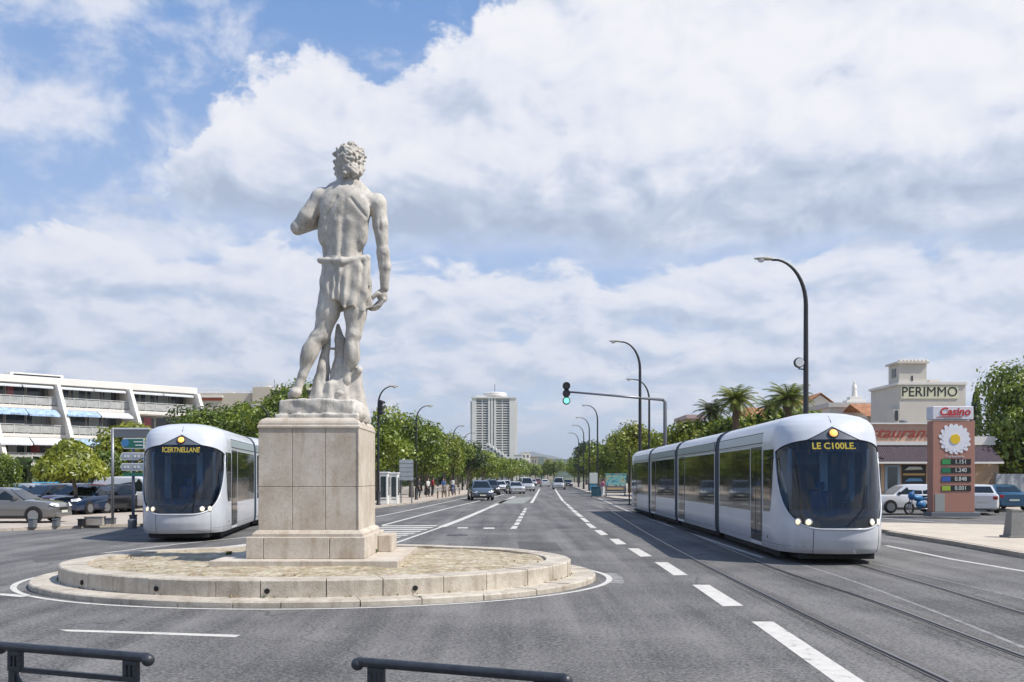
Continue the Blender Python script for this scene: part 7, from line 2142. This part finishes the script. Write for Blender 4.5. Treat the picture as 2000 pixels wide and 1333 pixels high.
# hilltop chapel-like building with a small white statue on a plinth
Y = 88.0
o = empty('white_building', (P(1620,800,Y).x, Y, 0), label='plain grey-white flat building between the lamp post and the tiled house', cat='building'); ox = o.location.x
ww_ = P(1735,800,Y).x-ox
MB().box(0, ww_, 0, 8, 0, P(1650,796,Y).z).build('walls', M_PER, o); MB().box(-.15, ww_+.15, -.2, 8, P(1650,796,Y).z, P(1650,787,Y).z).build('parapet', mat('pale_grey', (.52,.51,.47), .8), o)
windows(o, .5, ww_-.5, 5, 8.5, 4, 1, 1.0, .8, y=-.001)
zr = P(1680, 787, Y).z
o = empty('rooftop_statue', (P(1680,780,Y).x, Y+1.5, zr), label='small white standing figure on a stepped plinth on the flat roof', cat='statue')
MB().box(-.95,.95,-.6,.6,0,.35).build('plinth', M_BWH, o, bevel=.03); MB().box(-.6,.6,-.45,.45,.351,.70).build('upper_plinth', M_BWH, o, bevel=.03)
f6 = Field((-.6,-.5,.6),(.6,.5,2.6),.05); f6.cap((0,0,.75),(0,0,1.6),.28,.17,.05); f6.cap((0,0,1.55),(0,0,1.85),.20,.13,.05); f6.ell((0,0,2.08),(.10,.11,.14),.05); f6.cap((-.16,0,1.8),(-.22,-.1,1.4),.07,.06,.04); f6.cap((.16,0,1.8),(.18,-.12,1.45),.07,.06,.04); f6.cap((0,0,2.1),(0,0,2.35),.05,.02,.05)
f6.build('figure', M_BWH, o)
block('pink_house', 1344, 1372, 818, 84, mat('render_pink2', (.48,.36,.33), .85), 'small pinkish flat-roofed house behind the bushes right of the signal mast', None, 2, 6)

# --- grey sheet fence beyond the blue car
Y = 57.0; o = empty('sheet_fence', (P(1944,932,Y).x, Y, .1), label='pale grey sheet metal fence beyond the blue saloon', cat='fence')
zt_ = P(1960,926,Y).z-.1; mb = MB(); n = 60; L_ = 12.0
mb.grid([[(L_*i/n, .05*(1 if (i//2) % 2 else 0), z) for i in range(n+1)] for z in (0, zt_)]); mb.build('sheet', mat('fence_grey', (.30,.32,.34), .6, .1), o)
for k in range(6): MB().box(k*2.3-.04, k*2.3+.04, -.08, -.001, 0, zt_+.1).build('post', M_SDARK, o)
Y = 63.0; o = empty('stone_wall', (P(1930,932,Y).x, Y, .1), label='low brown wall and hedge line under the large tree', cat='wall')
zt_ = P(1960,912,Y).z-.1; MB().box(0, 16, 0, .4, 0, zt_).build('wall', mat('wall_brown', (.16,.12,.09), .9, var=.3, vscale=1.5), o); MB().box(-.05, 16.05, -.06, .46, zt_, zt_+.12).build('coping', M_KERB, o)

# ------------------------------------------------------------------ hills far away
def hills(name, Yc, prof, depth, m, seed):
    mb = MB(); rows = []
    us = np.linspace(-400, 2400, 141)
    for j in range(9):
        t = j/8; row = []
        for u in us:
            v = np.interp(u, [p[0] for p in prof], [p[1] for p in prof])
            Yj = Yc + depth*t
            zt = max(0, (932-v)/F*Yc + 2); k = math.sin(PI*min(1, t*1.25)/2)
            x = (u-1000)/F*Yj
            z = zt*k*(1+.12*mnoise.noise(Vector((x*.004, Yj*.004, seed)))) + 10*k*mnoise.noise(Vector((x*.02, Yj*.02, seed)))
            row.append((x, Yj, z-4 if j == 0 else z))
        rows.append(row)
    mb.grid(rows); return struct(name, mb, m, smooth=True)
M_HILL = mat('hill_forest', (0.030,0.050,0.020), .95, var=.5, vscale=.02, coords='World', bump=0.0)
M_HILL2 = mat('hill_scrub', (0.09,0.09,0.06), .95, var=.4, vscale=.008, coords='World')
hills('hills', 1500, [(-400,905),(300,900),(900,895),(1000,884),(1020,879),(1040,877),(1060,879),(1085,886),(1200,895),(2400,905)], 900, M_HILL, 3)
hills('mountains', 5200, [(-400,905),(500,900),(950,893),(1000,877),(1010,873),(1030,868),(1050,871),(1080,878),(1100,884),(1300,895),(2400,905)], 2200, M_HILL2, 5)

# dark hedges added behind both avenues, standing in for the shade under the crowns
for (nm, a, b_, lab) in (('hedge', Vector((-34, 62, 0)), Vector((-14, 240, 0)), 'long dark hedge added behind the trunks of the left avenue for the dark band under the crowns'), ('hedge', Vector((33, 92, 0)), Vector((36, 320, 0)), 'long dark hedge added behind the trunks of the right avenue for the dark band under the crowns')):
    o = empty(nm, a, 0, lab, 'hedge'); L_ = (b_-a).length; d = (b_-a)/L_; n_ = Vector((d.y, -d.x, 0))
    rng = np.random.default_rng(int(abs(a.x))); k = 9000
    s_ = rng.uniform(0, L_, k); hh = rng.uniform(.1, 2.9, k)*(1+.12*np.sin(s_*.6)); w2 = rng.normal(0, .45, k)
    pts = np.stack([d.x*s_+n_.x*w2, d.y*s_+n_.y*w2, hh], 1)
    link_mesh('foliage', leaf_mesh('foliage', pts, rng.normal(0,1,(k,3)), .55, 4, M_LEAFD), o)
    MB().bar((0,0,1.2), d*L_+Vector((0,0,1.2)), .5, 2.4).build('dark_core', mat('hedge_inside', (.012,.018,.008), 1.0), o)  # near-black solid in place of the shade inside the foliage
# the air between: even pale haze round everything on the ground
hz_ = bpy.data.materials.new('haze_air'); hz_.use_nodes = True; nt = hz_.node_tree; nt.nodes.clear()
ou = N(nt, 'ShaderNodeOutputMaterial'); pv = N(nt, 'ShaderNodeVolumePrincipled'); pv.inputs['Color'].default_value = (.78,.86,.97,1); pv.inputs['Density'].default_value = 0.00013; pv.inputs['Anisotropy'].default_value = 0.2
nt.links.new(pv.outputs[0], ou.inputs['Volume'])
tag(MB().box(-9200, 9200, -400, 14200, -6, 420).build('haze', hz_), kind='stuff')
# ------------------------------------------------------------------ end
